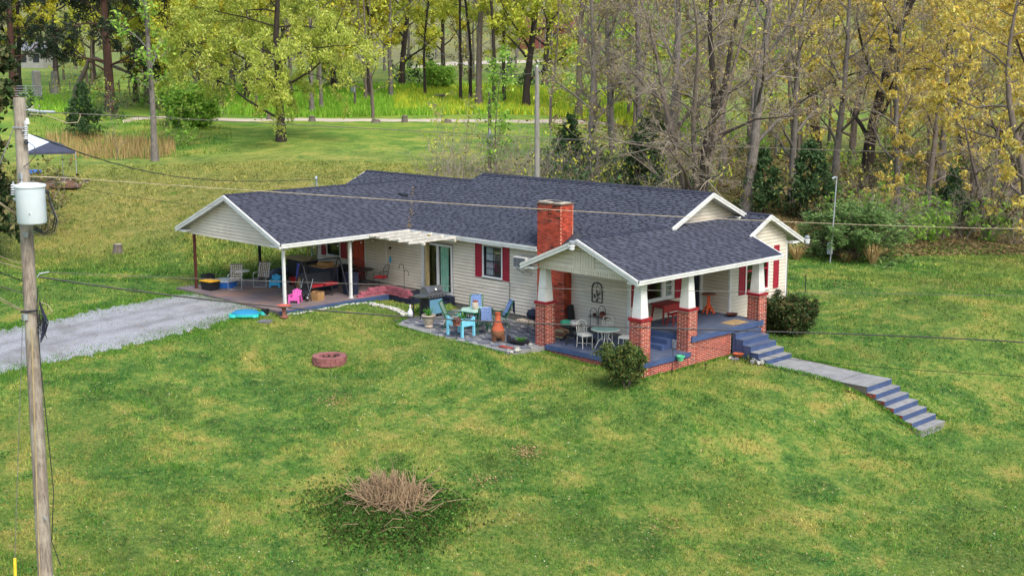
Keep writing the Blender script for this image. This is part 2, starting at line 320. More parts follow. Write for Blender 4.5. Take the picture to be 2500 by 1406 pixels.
# ================================================================== GROUND
def lawn_color(nt, pos, blade=False):
    big = noise(nt, pos, .11, 3, .55, .6); mid = noise(nt, pos, .42, 4, .6, .5); sm = noise(nt, pos, 1.7, 5, .7, .4); fine = noise(nt, pos, 7.5, 5, .75)
    vf = noise(nt, pos, 45, 3, .7)
    c = ramp(nt, math_(nt, 'ADD', math_(nt, 'MULTIPLY', mid, .55), math_(nt, 'MULTIPLY', sm, .45)),
             [(.4, S('#345e2a')), (.455, S('#4b7632')), (.505, S('#66873a')), (.55, S('#839245')), (.62, S('#a69d54'))])
    c = mixc(nt, ramp(nt, noise(nt, pos, .17, 4, .6, .8), [(.4, (.5, .5, .5)), (.5, (0, 0, 0))]), c, S('#3d6a2c'))
    c = mixc(nt, ramp(nt, big, [(.44, (0, 0, 0)), (.66, (.4, .4, .4))]), c, S('#88893f'))
    # the yard behind and beside the drive is drier and more olive
    d = N(nt, 'ShaderNodeVectorMath', operation='DOT_PRODUCT'); nt.links.new(pos, d.inputs[0]); d.inputs[1].default_value = (FW[0]/math.cos(PITCH), FW[1]/math.cos(PITCH), 0)
    dd = math_(nt, 'SUBTRACT', d.outputs['Value'], float(CAM[0]*FW[0]+CAM[1]*FW[1])/math.cos(PITCH))
    lat = N(nt, 'ShaderNodeVectorMath', operation='DOT_PRODUCT'); nt.links.new(pos, lat.inputs[0]); lat.inputs[1].default_value = (float(_b0[0]), float(_b0[1]), 0)
    ll = math_(nt, 'SUBTRACT', lat.outputs['Value'], float(CAM[:2] @ _b0))
    mr = N(nt, 'ShaderNodeMapRange'); nt.links.new(dd, mr.inputs[0]); mr.inputs[1].default_value = 58; mr.inputs[2].default_value = 70
    mr2 = N(nt, 'ShaderNodeMapRange'); nt.links.new(dd, mr2.inputs[0]); mr2.inputs[1].default_value = 78; mr2.inputs[2].default_value = 95; mr2.inputs[3].default_value = 1; mr2.inputs[4].default_value = 0
    mr3 = N(nt, 'ShaderNodeMapRange'); nt.links.new(ll, mr3.inputs[0]); mr3.inputs[1].default_value = -2; mr3.inputs[2].default_value = 8; mr3.inputs[3].default_value = 1; mr3.inputs[4].default_value = 0
    dry = math_(nt, 'MULTIPLY', math_(nt, 'MULTIPLY', mr.outputs[0], mr2.outputs[0]), mr3.outputs[0])
    dryc = ramp(nt, sm, [(.35, S('#6d7238')), (.5, S('#8d8448')), (.65, S('#a3945c'))])
    c = mixc(nt, math_(nt, 'MULTIPLY', dry, .72), c, dryc)
    # bright spring grass further out
    mr4 = N(nt, 'ShaderNodeMapRange'); nt.links.new(dd, mr4.inputs[0]); mr4.inputs[1].default_value = 88; mr4.inputs[2].default_value = 112
    c = mixc(nt, math_(nt, 'MULTIPLY', mr4.outputs[0], .7), c, ramp(nt, mid, [(.4, S('#56852c')), (.6, S('#8a9c3c'))]))
    # duller pasture far up the hill, and the brown floor of the wood on the right
    mr5 = N(nt, 'ShaderNodeMapRange'); nt.links.new(dd, mr5.inputs[0]); mr5.inputs[1].default_value = 150; mr5.inputs[2].default_value = 230
    c = mixc(nt, math_(nt, 'MULTIPLY', mr5.outputs[0], .75), c, ramp(nt, noise(nt, pos, .03, 4, .6), [(.4, S('#687046')), (.5, S('#7d7256')), (.6, S('#74655a'))]))
    edge = math_(nt, 'ADD', dd, math_(nt, 'MULTIPLY', noise(nt, pos, .35, 3), 6.0))
    mr6 = N(nt, 'ShaderNodeMapRange'); nt.links.new(edge, mr6.inputs[0]); mr6.inputs[1].default_value = 73; mr6.inputs[2].default_value = 76
    mr7 = N(nt, 'ShaderNodeMapRange'); nt.links.new(math_(nt, 'DIVIDE', ll, dd), mr7.inputs[0]); mr7.inputs[1].default_value = .05; mr7.inputs[2].default_value = .12
    mr8 = N(nt, 'ShaderNodeMapRange'); nt.links.new(dd, mr8.inputs[0]); mr8.inputs[1].default_value = 120; mr8.inputs[2].default_value = 150; mr8.inputs[3].default_value = 1; mr8.inputs[4].default_value = .35
    wf = math_(nt, 'MULTIPLY', math_(nt, 'MULTIPLY', mr6.outputs[0], mr7.outputs[0]), mr8.outputs[0])
    c = mixc(nt, math_(nt, 'MULTIPLY', wf, .85), c, ramp(nt, sm, [(.35, S('#4f4a30')), (.5, S('#6b5c40')), (.65, S('#7f7048'))]))
    # straw and bare soil
    c = mixc(nt, ramp(nt, math_(nt, 'ADD', math_(nt, 'MULTIPLY', sm, .7), math_(nt, 'MULTIPLY', big, .3)), [(.59, (0, 0, 0)), (.68, (.6, .6, .6))]), c, S('#9a8a5a'))
    c = mixc(nt, ramp(nt, math_(nt, 'ADD', math_(nt, 'MULTIPLY', mid, .4), math_(nt, 'MULTIPLY', sm, .6)), [(.3, (.8, .8, .8)), (.4, (0, 0, 0))]), c, S('#2f5427'))
    c = mixc(nt, ramp(nt, fine, [(.36, (.65, .65, .65)), (.47, (0, 0, 0))]), c, S('#33541f'))
    c = mixc(nt, ramp(nt, fine, [(.53, (0, 0, 0)), (.64, (.55, .55, .55))]), c, S('#aaa858'))
    if not blade:
        c = mixc(nt, ramp(nt, vf, [(.35, (.6, .6, .6)), (.5, (0, 0, 0))]), c, S('#2c3a18'))
    return c
def lawn_material():
    m, nt, b = newmat('lawn'); pos = N(nt, 'ShaderNodeNewGeometry').outputs['Position']
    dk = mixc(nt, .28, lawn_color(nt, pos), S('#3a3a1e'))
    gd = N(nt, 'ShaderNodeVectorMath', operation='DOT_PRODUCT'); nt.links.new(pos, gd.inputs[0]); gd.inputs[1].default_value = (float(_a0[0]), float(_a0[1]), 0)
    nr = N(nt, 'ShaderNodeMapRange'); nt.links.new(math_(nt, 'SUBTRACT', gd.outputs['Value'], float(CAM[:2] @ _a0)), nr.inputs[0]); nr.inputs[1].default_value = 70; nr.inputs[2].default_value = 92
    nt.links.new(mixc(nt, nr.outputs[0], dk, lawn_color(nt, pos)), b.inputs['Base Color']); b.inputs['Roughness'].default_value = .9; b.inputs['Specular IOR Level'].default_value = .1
    bp = N(nt, 'ShaderNodeBump'); bp.inputs['Strength'].default_value = .9; bp.inputs['Distance'].default_value = .05
    nt.links.new(noise(nt, pos, 14, 6, .75), bp.inputs['Height']); nt.links.new(bp.outputs[0], b.inputs['Normal']); MATS['lawn'] = m
    m, nt, b = newmat('grass_blade'); pos = N(nt, 'ShaderNodeNewGeometry').outputs['Position']
    c = lawn_color(nt, pos, True); hs = N(nt, 'ShaderNodeHueSaturation'); r = N(nt, 'ShaderNodeObjectInfo').outputs['Random']
    g = N(nt, 'ShaderNodeNewGeometry'); r = math_(nt, 'FRACT', math_(nt, 'ADD', r, g.outputs['Random Per Island']))
    mr = N(nt, 'ShaderNodeMapRange'); nt.links.new(r, mr.inputs[0]); mr.inputs[3].default_value = .6; mr.inputs[4].default_value = 1.5
    nt.links.new(mr.outputs[0], hs.inputs['Value']); nt.links.new(c, hs.inputs['Color']); c = hs.outputs[0]
    out = nt.nodes['Material Output']; nt.nodes.remove(b)
    df = N(nt, 'ShaderNodeBsdfDiffuse'); tr = N(nt, 'ShaderNodeBsdfTranslucent'); mx = N(nt, 'ShaderNodeMixShader'); mx.inputs[0].default_value = .3
    nt.links.new(c, df.inputs[0]); nt.links.new(c, tr.inputs[0]); nt.links.new(df.outputs[0], mx.inputs[1]); nt.links.new(tr.outputs[0], mx.inputs[2]); nt.links.new(mx.outputs[0], out.inputs[0])
    MATS['grass_blade'] = m
lawn_material()
def leaf_mat(name, cols, trans=.35, val=.3, world_scale=0):
    m, nt, b = newmat(name); out = nt.nodes['Material Output']; nt.nodes.remove(b)
    r = rnd_piece(nt); k = len(cols)
    c = ramp(nt, r, [((i+.5)/k, S(h)) for i, h in enumerate(cols)])
    hs = N(nt, 'ShaderNodeHueSaturation'); mr = N(nt, 'ShaderNodeMapRange')
    nt.links.new(math_(nt, 'FRACT', math_(nt, 'MULTIPLY', r, 37.7)), mr.inputs[0]); mr.inputs[3].default_value = 1-val; mr.inputs[4].default_value = 1+val
    nt.links.new(mr.outputs[0], hs.inputs['Value']); nt.links.new(c, hs.inputs['Color']); c = hs.outputs[0]
    df = N(nt, 'ShaderNodeBsdfDiffuse'); tr = N(nt, 'ShaderNodeBsdfTranslucent'); mx = N(nt, 'ShaderNodeMixShader'); mx.inputs[0].default_value = trans
    nt.links.new(c, df.inputs[0]); nt.links.new(c, tr.inputs[0]); nt.links.new(df.outputs[0], mx.inputs[1]); nt.links.new(tr.outputs[0], mx.inputs[2]); nt.links.new(mx.outputs[0], out.inputs[0])
    MATS[name] = m

# terrain sheet, finer where the camera is near
def _steps(*segs):
    out = []
    for a, b, s in segs: out += list(np.arange(a, b, s))
    return np.array(out+[segs[-1][1]])
_ga = _steps((-60, 18, 4), (18, 76, .45), (76, 150, 1.2), (150, 300, 6), (300, 900, 30))
_gb = _steps((-700, -60, 32), (-60, -30, 1.5), (-30, 30, .45), (30, 60, 1.5), (60, 700, 32))
_GA, _GB = np.meshgrid(_ga, _gb, indexing='ij')
_gx = CAM[0]+_a0[0]*_GA.ravel()+_b0[0]*_GB.ravel(); _gy = CAM[1]+_a0[1]*_GA.ravel()+_b0[1]*_GB.ravel()
_gz = Hs(_gx, _gy)
_in = ((_gx > -7.5) & (_gx < 11.3) & (_gy > .25) & (_gy < 7.5)) | ((_gx > 11) & (_gx < 14.1) & (_gy > -2.4) & (_gy < 4.1)) | ((_gx > 10) & (_gx < 11.3) & (_gy > -2.4) & (_gy < .3)) | ((_gx > -8) & (_gx < -1.1) & (_gy > -6.4) & (_gy < .3))
_gz = np.where(_in, np.minimum(_gz, -.9), _gz)
_pw = (_gx > 15.4) & (_gx < 19.2) & (_gy > 2.2) & (_gy < 4.2)
_gz = np.where(_pw, np.minimum(_gz, -.93-.1*np.clip(_gx-15.9, 0, 3)/3-.03), _gz)
_pw = (_gx >= 19.2) & (_gx < 22.2) & (_gy > 2.3) & (_gy < 4.1)
_gz = np.where(_pw, np.minimum(_gz, -1.3-.53*np.clip(_gx-19.9, 0, 2.0)), _gz)
_pw = (_gx > 2.2) & (_gx < 9.7) & (_gy > -4.1) & (_gy < .3)
_gz = np.where(_pw, np.minimum(_gz, -.42), _gz)
na, nb = len(_ga), len(_gb); _i = np.arange(na*nb).reshape(na, nb)
_F = np.stack([_i[:-1, :-1].ravel(), _i[:-1, 1:].ravel(), _i[1:, 1:].ravel(), _i[1:, :-1].ravel()], 1)
_me = np_mesh('ground', np.stack([_gx, _gy, _gz], 1), _F); _me.polygons.foreach_set('use_smooth', [True]*len(_me.polygons))
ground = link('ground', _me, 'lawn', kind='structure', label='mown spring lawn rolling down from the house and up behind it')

# gravel drive
def gravel_mat():
    m, nt, b = newmat('gravel'); pos = N(nt, 'ShaderNodeNewGeometry').outputs['Position']
    c = ramp(nt, noise(nt, pos, 22, 5, .75), [(.3, S('#64656a')), (.5, S('#8d8f93')), (.68, S('#b6b7ba'))])
    c = mixc(nt, ramp(nt, noise(nt, pos, .9, 4, .6), [(.45, (0, 0, 0)), (.65, (.6, .6, .6))]), c, S('#6c6a69'))
    c = mixc(nt, ramp(nt, noise(nt, pos, 2.6, 5, .75), [(.62, (0, 0, 0)), (.7, (.75, .75, .75))]), c, S('#5d7440'))
    sx = N(nt, 'ShaderNodeSeparateXYZ'); nt.links.new(pos, sx.inputs[0]); xr = math_(nt, 'ADD', math_(nt, 'ADD', sx.outputs[0], 4.1), math_(nt, 'MULTIPLY', math_(nt, 'SUBTRACT', noise(nt, pos, .25, 3), .5), 2.2))
    rut = math_(nt, 'ABSOLUTE', math_(nt, 'SUBTRACT', math_(nt, 'ABSOLUTE', xr), .85))
    c = mixc(nt, ramp(nt, rut, [(.0, (.38, .38, .38)), (.4, (0, 0, 0))]), c, S('#5f5f62'))
    nt.links.new(c, b.inputs['Base Color']); b.inputs['Roughness'].default_value = .95; b.inputs['Specular IOR Level'].default_value = .1
    bp = N(nt, 'ShaderNodeBump'); bp.inputs['Strength'].default_value = .8; bp.inputs['Distance'].default_value = .04
    nt.links.new(noise(nt, pos, 30, 4, .7), bp.inputs['Height']); nt.links.new(bp.outputs[0], b.inputs['Normal']); MATS['gravel'] = m
gravel_mat()
def strip(name, L, R, m, n=60, k=14, lift=.02, rag=.25, seed=1, **props):
    """a sheet between two ground polylines, draped on the terrain with ragged edges"""
    def res(P, n):
        P = np.array(P, float)[:, :2]; s = np.r_[0, np.cumsum(np.linalg.norm(np.diff(P, axis=0), axis=1))]; t = np.linspace(0, s[-1], n)
        return np.stack([np.interp(t, s, P[:, 0]), np.interp(t, s, P[:, 1])], 1)
    rg = np.random.default_rng(seed); A = res(L, n); B = res(R, n); d = B-A; d /= np.linalg.norm(d, axis=1)[:, None]
    A = A+d*rg.normal(0, rag, n)[:, None]; B = B+d*rg.normal(0, rag, n)[:, None]
    t = np.linspace(0, 1, k); V = A[:, None]*(1-t)[None, :, None]+B[:, None]*t[None, :, None]
    V = V.reshape(-1, 2); e = np.minimum(np.arange(k), k-1-np.arange(k)); z = Hs(V[:, 0], V[:, 1])+np.tile(np.where(e == 0, -.03, lift), n)
    i = np.arange(n*k).reshape(n, k); F = np.stack([i[:-1, :-1].ravel(), i[:-1, 1:].ravel(), i[1:, 1:].ravel(), i[1:, :-1].ravel()], 1)
    return link(name, np_mesh(name, np.c_[V, z], F), m, **props)
_dl = [gpt(u, v) for u, v in [(460, 716), (418, 722), (300, 742), (150, 775), (0, 806), (-160, 838)]]
_dr = [gpt(u, v) for u, v in [(640, 757), (590, 772), (520, 795), (430, 820), (250, 862), (100, 893), (0, 914), (-160, 950)]]
DRIVE_POLY = [p[:2] for p in _dl]+[p[:2] for p in _dr[::-1]]
strip('driveway', _dl, _dr, 'gravel', 90, 22, .03, .14, 3, kind='structure', label='pale grey gravel driveway leading to the carport')
_rl = [gpt(u, v) for u, v in [(300, 300), (520, 295), (700, 296), (900, 297), (1130, 299), (1300, 303), (1500, 312)]]
_rr = [gpt(u, v) for u, v in [(300, 292), (520, 287), (700, 288), (900, 289), (1130, 291), (1300, 294), (1500, 303)]]
mat('lane', '#b9ad9c', '#a3978a', .95, .6, 1)
strip('lane', _rl, _rr, 'lane', 60, 5, .06, .1, 4, kind='structure', label='pale dirt lane running behind the back yard')
_rl = [gpt(u, v) for u, v in [(1000, 168), (1100, 161), (1200, 156), (1300, 154), (1400, 152)]]
_rr = [gpt(u, v) for u, v in [(1000, 163), (1100, 152), (1200, 149), (1300, 148), (1400, 146)]]
strip('far_road', _rl, _rr, 'lane', 40, 5, .15, .1, 5, kind='structure', label='pale road crossing the hillside beyond the trees')
_rl = [gpt(u, v) for u, v in [(60, 268), (130, 262), (190, 252), (235, 240)]]; _rr = [gpt(u, v) for u, v in [(60, 256), (120, 250), (170, 243), (215, 233)]]
strip('farm_track', _rl, _rr, 'lane', 30, 5, .06, .1, 6, kind='structure', label='short gravel track by the field gate')

# ================================================================== HOUSE
house = thing('house', 'long cream-sided house with slate-blue shingle roof, red shutters and brick porch piers', 'house', (0, 0, 0))
SE, SP, SCP, SQ = .4515, .407, .4174, .496
def z_main(y): return 2.773+SE*(y+.4)
def z_car(x): return 4.419-SCP*abs(x+4.383)
def z_por(x): return 3.764-SP*abs(x-11.763)
def z_room(y): return 3.917-SQ*abs(y-6.49)
def roof_poly(poly, zf):
    up = [(x, y, zf(x, y)-.004) for x, y in poly]
    MB().prism([(x, y, z-.024) for x, y, z in up], (0, 0, .024)).obj('roof_deck', 'ridge_cap', house)
    MB().prism([(x, y, z-.13) for x, y, z in up], (0, 0, .10)).obj('soffit', 'trim', house)
roof_poly([(-8.35, -.4), (12.02, -.4), (12.02, 4.21), (-.75, 4.21), (-.75, 3.6), (-8.35, 3.6)], lambda x, y: z_main(y))
roof_poly([(-.75, 4.21), (12.02, 4.21), (12.02, 6.41), (11.4, 8.82), (-.75, 8.82)], lambda x, y: 4.855-SE*(y-4.21))
roof_poly([(-8.35, 3.6), (-.75, 3.6), (-.75, 7.6), (-8.35, 7.6)], lambda x, y: z_main(3.6)-SE*(y-3.6))
roof_poly([(-.44, -6.95), (-.44, -.4), (-4.383, 3.25), (-4.383, -6.95)], lambda x, y: z_car(x))
roof_poly([(-4.383, -6.95), (-4.383, 3.25), (-8.33, -.4), (-8.33, -6.95)], lambda x, y: z_car(x))
roof_poly([(14.519, -3.1), (14.519, 5.25), (13.06, 5.25), (13.06, 5.6), (12.4, 6.0), (11.763, 6.3), (11.763, -3.1)], lambda x, y: z_por(x))
roof_poly([(11.763, -3.1), (11.763, 1.85), (9.007, -.75), (9.007, -3.1)], lambda x, y: z_por(x))
roof_poly([(13.1, 6.49), (13.1, 5.085), (12.7, 5.4), (11.9, 6.15), (11.0, 6.49)], lambda x, y: z_room(y))
roof_poly([(13.1, 6.49), (10.6, 6.49), (9.0, 8.79), (13.1, 8.79)], lambda x, y: z_room(y))

SHINGLES_LEFT = [300]
def shingle_slope(P0, u, w, L, Smax, keep, seed, single=False):
    rg = random.Random(seed); P0 = Vector(P0); u = Vector(u).normalized(); w = Vector(w).normalized(); n = u.cross(w)
    if n.z < 0: n = -n
    EX = .142; bulk = MB(); dark = MB(); k = 0
    while k*EX < Smax-.03:
        b0 = k*EX; b1 = min(b0+EX*1.2, Smax); a = -rg.uniform(0, .4); tooth = True
        while a < L:
            tooth = not tooth or rg.random() < .15; wd = rg.choice((.2, .26, .32)) if tooth else rg.choice((.1, .14, .18)); a0 = max(a, 0); a1 = min(a+wd-.006, L); a += wd
            if a1-a0 < .04: continue
            c = P0+u*((a0+a1)/2)+w*((b0+b1)/2)
            if not keep(c): continue
            dk = not tooth; t = .006 if dk else rg.choice((.024, .032)); j = rg.uniform(-.004, .004)
            pts = []
            for nn in (0, 1):
                for aa, bb in ((a0, b0+j), (a1, b0+j), (a1, b1), (a0, b1)):
                    lift = (0 if not nn else (t+.006 if bb < b1 else .004)); pts.append(P0+u*aa+w*bb+n*lift)
            if single and SHINGLES_LEFT[0] > 0:
                SHINGLES_LEFT[0] -= 1; MB().hexa(pts).obj('shingle', 'shingle_dark' if dk else 'shingle', house)
            else: (dark if dk else bulk).hexa(pts)
        k += 1
    return bulk, dark
_bulk = MB(); _dark = MB()
def _take(b): _bulk.add(b[0].v, b[0].f); _dark.add(b[1].v, b[1].f)
wm = (0, 1, SE)
_take(shingle_slope((-8.35, -.43, z_main(-.43)), (1, 0, 0), wm, 20.37, 4.0*math.hypot(1, SE)+.5, lambda c: (c.y < 3.62 or c.x > -.75) and not (-8.3 < c.x < -.44 and z_car(c.x) > c.z+.12 and c.y < 3.2) and not (c.x > 9.1 and z_por(c.x) > c.z+.12) and not (7.15 < c.x < 8.5 and c.y < -.02), 11))
_take(shingle_slope((-.75, 3.6, z_main(3.6)), (1, 0, 0), wm, 12.77, .61*math.hypot(1, SE), lambda c: c.z > 4.62 and c.y > 4.03, 12))
_take(shingle_slope((-.41, -6.95, z_car(-.41)), (0, 1, 0), (-1, 0, SCP), 10.2, 3.97*math.hypot(1, SCP), lambda c: c.y < -.35 or z_main(c.y) < c.z+.05, 13))
_take(shingle_slope((-4.383, -6.95, z_car(-4.383)), (0, 1, 0), (-1, 0, -SCP), 10.2, .3, lambda c: True, 14))
_take(shingle_slope((14.55, -3.1, z_por(14.55)), (0, 1, 0), (-1, 0, SP), 9.2, 2.787*math.hypot(1, SP), lambda c: (c.y < 5.25 or c.x < 13.05) and z_room(c.y) < c.z+.04 and not (c.x < 11.9 and c.y > 6.1), 15, True))
_take(shingle_slope((13.1, 5.085, z_room(5.085)), (-1, 0, 0), (0, 1, SQ), 2.3, 1.405*math.hypot(1, SQ), lambda c: z_por(c.x) < c.z+.03, 16))
_o = len(_bulk.f); _bulk.add(_dark.v, _dark.f); _so = _bulk.obj('shingles', 'shingle', house, kind='stuff'); _so.data.materials.append(MATS['shingle_dark'])
_so.data.polygons.foreach_set('material_index', [0]*_o+[1]*(len(_bulk.f)-_o))
# ridge caps, made of overlapping cap pieces
def ridge(p, q, name='ridge_cap', w=.17, drop=.06):
    p = Vector(p); q = Vector(q); d = (q-p); L = d.length; d.normalize(); s = Vector((-d.y, d.x, 0)).normalized(); m = MB(); k = 0
    while k*.2 < L:
        a = p+d*(k*.2); b = p+d*min(k*.2+.23, L); h = Vector((0, 0, .035)); h2 = Vector((0, 0, .012)); dn = Vector((0, 0, -drop))
        m.add([a+h, a+s*w+dn+h, a-s*w+dn+h, b+h2, b+s*w+dn+h2, b-s*w+dn+h2], [(0, 1, 4, 3), (2, 0, 3, 5), (0, 2, 1)]); k += 1
    return m.obj(name, 'ridge_cap', house, kind='stuff')
ridge((12.02, 4.21, 4.855), (-.75, 4.21, 4.855)); ridge((-.75, 3.6, z_main(3.6)), (-8.35, 3.6, z_main(3.6)))
ridge((-4.383, -6.95, 4.419), (-4.383, 3.2, 4.419)); ridge((11.763, -2.85, 3.764), (11.763, 1.75, 3.764)); ridge((13.1, 6.49, 3.917), (11.9, 6.49, 3.917))
# fascia and rake boards
def rake(p, q, out, h=.17, t=.05, m='trim', name='rake_board'):
    """a board hanging below the line p-q, proud in direction out, with a narrower upper moulding"""
    p = Vector(p); q = Vector(q); o = Vector(out)
    for hh, tt, dz in ((h, t, -.012), (h*.42, t+.022, -.006)):
        d = Vector((0, 0, -hh)); z = Vector((0, 0, dz))
        MB().prism([p+z, q+z, q+z+d, p+z+d], o*tt).obj(name if hh == h else 'drip_edge', m, house)
rake((-4.383, -6.95, 4.419), (-.44, -6.95, z_car(-.44)), (0, -1, 0), .2); rake((-4.383, -6.95, 4.419), (-8.33, -6.95, z_car(-8.33)), (0, -1, 0), .2)
rake((-.44, -6.96, z_car(-.44)), (-.44, -.45, z_car(-.44)), (1, 0, 0), .16, name='fascia'); rake((-8.33, -6.95, z_car(-8.33)), (-8.33, -.4, z_car(-8.33)), (-1, 0, 0), .16, name='fascia')
rake((-.35, -.4, z_main(-.4)), (7.19, -.4, z_main(-.4)), (0, -1, 0), .17, name='fascia'); rake((8.63, -.4, z_main(-.4)), (9.5, -.4, z_main(-.4)), (0, -1, 0), .17, name='fascia')
rake((11.763, -3.1, 3.764), (14.519, -3.1, z_por(14.519)), (0, -1, 0), .19); rake((11.763, -3.1, 3.764), (9.007, -3.1, z_por(9.007)), (0, -1, 0), .19)
rake((14.519, -3.14, z_por(14.519)), (14.519, 5.25, z_por(14.519)), (1, 0, 0), .15, name='fascia')
rake((14.519, 5.25, z_por(14.519)), (13.06, 5.25, z_por(13.06)), (0, 1, 0), .14)
rake((12.02, 4.21, 4.855), (12.02, 1.72, z_main(1.72)), (1, 0, 0), .17); rake((12.02, 4.21, 4.855), (12.02, 6.41, 4.855-SE*2.2), (1, 0, 0), .17)
rake((13.1, 6.49, 3.917), (13.1, 5.09, z_room(5.09)), (1, 0, 0), .17); rake((13.1, 6.49, 3.917), (13.1, 8.79, z_room(8.79)), (1, 0, 0), .17)
rake((-8.35, 3.6, z_main(3.6)), (-8.35, -.4, z_main(-.4)), (-1, 0, 0), .17); rake((-.75, 4.21, 4.855), (-.75, 3.62, z_main(3.62)), (-1, 0, 0), .1)
# boxed eave returns
for x0, x1, y0, y1, z in ((-8.31, -7.66, -6.94, -6.62, 2.59), (-1.15, -.46, -6.94, -6.62, 2.59), (9.03, 9.6, -3.09, -2.8, 2.47), (14.0, 14.5, -3.09, -2.8, 2.47), (12.83, 13.09, 8.12, 8.77, 2.62), (11.5, 12.0, 5.95, 6.4, 3.7)):
    MB().b(x0, x1, y0, y1, z, z+.09).obj('eave_return', 'trim', house)

# ---- walls
def mapper(axis, plane):
    if axis == 'x': return lambda a, d, z: (a, plane-d, z)      # faces -Y
    return lambda a, d, z: (plane+d, a, z)                      # faces +X
def mbox(m, f, a0, a1, d0, d1, z0, z1):
    return m.hexa([f(a0, d0, z0), f(a1, d0, z0), f(a1, d1, z0), f(a0, d1, z0), f(a0, d0, z1), f(a1, d0, z1), f(a1, d1, z1), f(a0, d1, z1)])
def wall(axis, plane, a0, a1, z0, z1, ops=(), thick=.14):
    f = mapper(axis, plane); m = MB(); xs = sorted({a0, a1, *[o[0] for o in ops], *[o[1] for o in ops]})
    for p, q in zip(xs[:-1], xs[1:]):
        o = [o for o in ops if o[0] <= p+1e-6 and o[1] >= q-1e-6]
        if not o: mbox(m, f, p, q, -thick, 0, z0, z1)
        else:
            o = o[0]
            if o[2] > z0: mbox(m, f, p, q, -thick, 0, z0, o[2])
            if o[3] < z1: mbox(m, f, p, q, -thick, 0, o[3], z1)
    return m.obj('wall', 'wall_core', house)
NB = [0]
def siding(axis, plane, a0, a1, z0, z1, ops=(), lim=None, ex=.135, m='siding', prot=.03):
    f = mapper(axis, plane); z = z0
    while z < z1-.02:
        zt = min(z+ex-.016, z1); lo, hi = (a0, a1) if lim is None else lim(zt)
        lo2, hi2 = (a0, a1) if lim is None else lim(z)
        iv = [(lo, hi)]; zm = z+ex/2
        for o in ops:
            if o[2] < zm < o[3]:
                iv = [s for p, q in iv for s in ((p, min(q, o[0])), (max(p, o[1]), q)) if s[1]-s[0] > .02]
        for p, q in iv:
            if q-p < .06: continue
            p0 = lo2 if (lim and p == lo) else p; q0 = hi2 if (lim and q == hi) else q
            pts = [f(p0, .001, z), f(q0, .001, z), f(q0, prot, z), f(p0, prot, z), f(p, .001, zt), f(q, .001, zt), f(q, .005, zt), f(p, .005, zt)]
            MB().hexa(pts).obj('siding_board', m, house); NB[0] += 1
        z += ex
wops = [(-6.85, -5.92, 1.0, 2.02), (-4.97, -4.05, .1, 2.14), (0.02, 1.81, .2, 2.22), (3.76, 4.79, 1.22, 2.44)]
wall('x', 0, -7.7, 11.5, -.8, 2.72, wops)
wsid = [(a-.09, b+.09, c-.08, d+.09) for a, b, c, d in wops]+[(7.2, 8.62, -1, 5), (-7.8, -.2, -1, .12)]
siding('x', 0, -7.62, 11.42, -.12, 2.62, wsid)
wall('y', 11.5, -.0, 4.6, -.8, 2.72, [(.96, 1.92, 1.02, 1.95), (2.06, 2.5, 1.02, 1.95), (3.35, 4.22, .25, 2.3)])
siding('y', 11.5, .06, 4.3, .25, 2.5, [(.86, 2.6, .94, 2.03), (3.25, 4.32, .2, 2.38)])
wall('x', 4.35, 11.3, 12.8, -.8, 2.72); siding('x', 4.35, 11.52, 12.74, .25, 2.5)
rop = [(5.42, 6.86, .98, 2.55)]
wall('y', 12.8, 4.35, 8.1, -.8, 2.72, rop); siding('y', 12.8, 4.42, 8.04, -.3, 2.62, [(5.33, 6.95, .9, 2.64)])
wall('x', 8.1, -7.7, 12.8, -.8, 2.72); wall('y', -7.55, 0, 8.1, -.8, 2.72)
# gables
def gable(axis, plane, apex_a, apex_z, slope, z0, lo=-99, hi=99, under=.15, **kw):
    az = apex_z-under; f = mapper(axis, plane); w0 = (az-z0)/slope
    MB().prism([f(max(apex_a-w0, lo), -.1, z0), f(min(apex_a+w0, hi), -.1, z0), f(min(apex_a+w0, hi), -.1, max(z0, az-slope*(hi-apex_a))), f(apex_a, -.1, az), f(max(apex_a-w0, lo), -.1, max(z0, az-slope*(apex_a-lo)))],
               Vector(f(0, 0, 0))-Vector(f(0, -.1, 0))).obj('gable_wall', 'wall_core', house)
    def lim(z):
        w = max((az-z)/slope, .0); return (max(apex_a-w, lo), min(apex_a+w, hi))
    siding(axis, plane, -99, 99, z0, az-.02, lim=lim, **kw)
gable('x', -6.62, -4.383, 4.419, SCP, 2.5, -7.72, -1.05)
gable('y', 11.55, 4.21, 4.855, SE, 3.55)
gable('y', 12.8, 6.49, 3.917, SQ, 2.62, 4.42, 8.04)
gable('x', -2.78, 11.763, 3.764, SP, 2.66, 9.55, 14.0, ex=.16)
# porch gable: band of vertical boards, centre panel of battens
MB().b(9.6, 13.98, -2.775, -2.64, 2.49, 2.665).obj('beam', 'siding', house)
x = 9.64
while x < 13.9: MB().b(x, x+.085, -2.797, -2.776, 2.495, 2.66).obj('band_board', 'siding', house); x += .105
MB().b(11.28, 12.3, -2.812, -2.798, 2.72, 3.26).obj('vent_panel', 'siding', house)
for k in range(8): MB().b(11.29+k*.127, 11.29+k*.127+.1, -2.828, -2.8125, 2.73, 3.25-abs(k-3.5)*.02).obj('vent_batten', 'siding', house)
MB().b(9.64, 14.1, -2.70, -2.6, 2.5, 2.62).obj('beam', 'trim', house); MB().b(13.98, 14.12, -2.7, 5.1, 2.48, 2.62).obj('beam', 'trim', house)
MB().b(9.5, 14.2, -2.65, -.02, 2.6, 2.63).obj('porch_ceiling', 'trim', house); MB().b(11.55, 14.2, 0, 5.1, 2.6, 2.63).obj('porch_ceiling', 'trim', house)
MB().b(-7.9, -.8, -6.5, -.03, 2.62, 2.65).obj('carport_ceiling', 'trim_old', house)
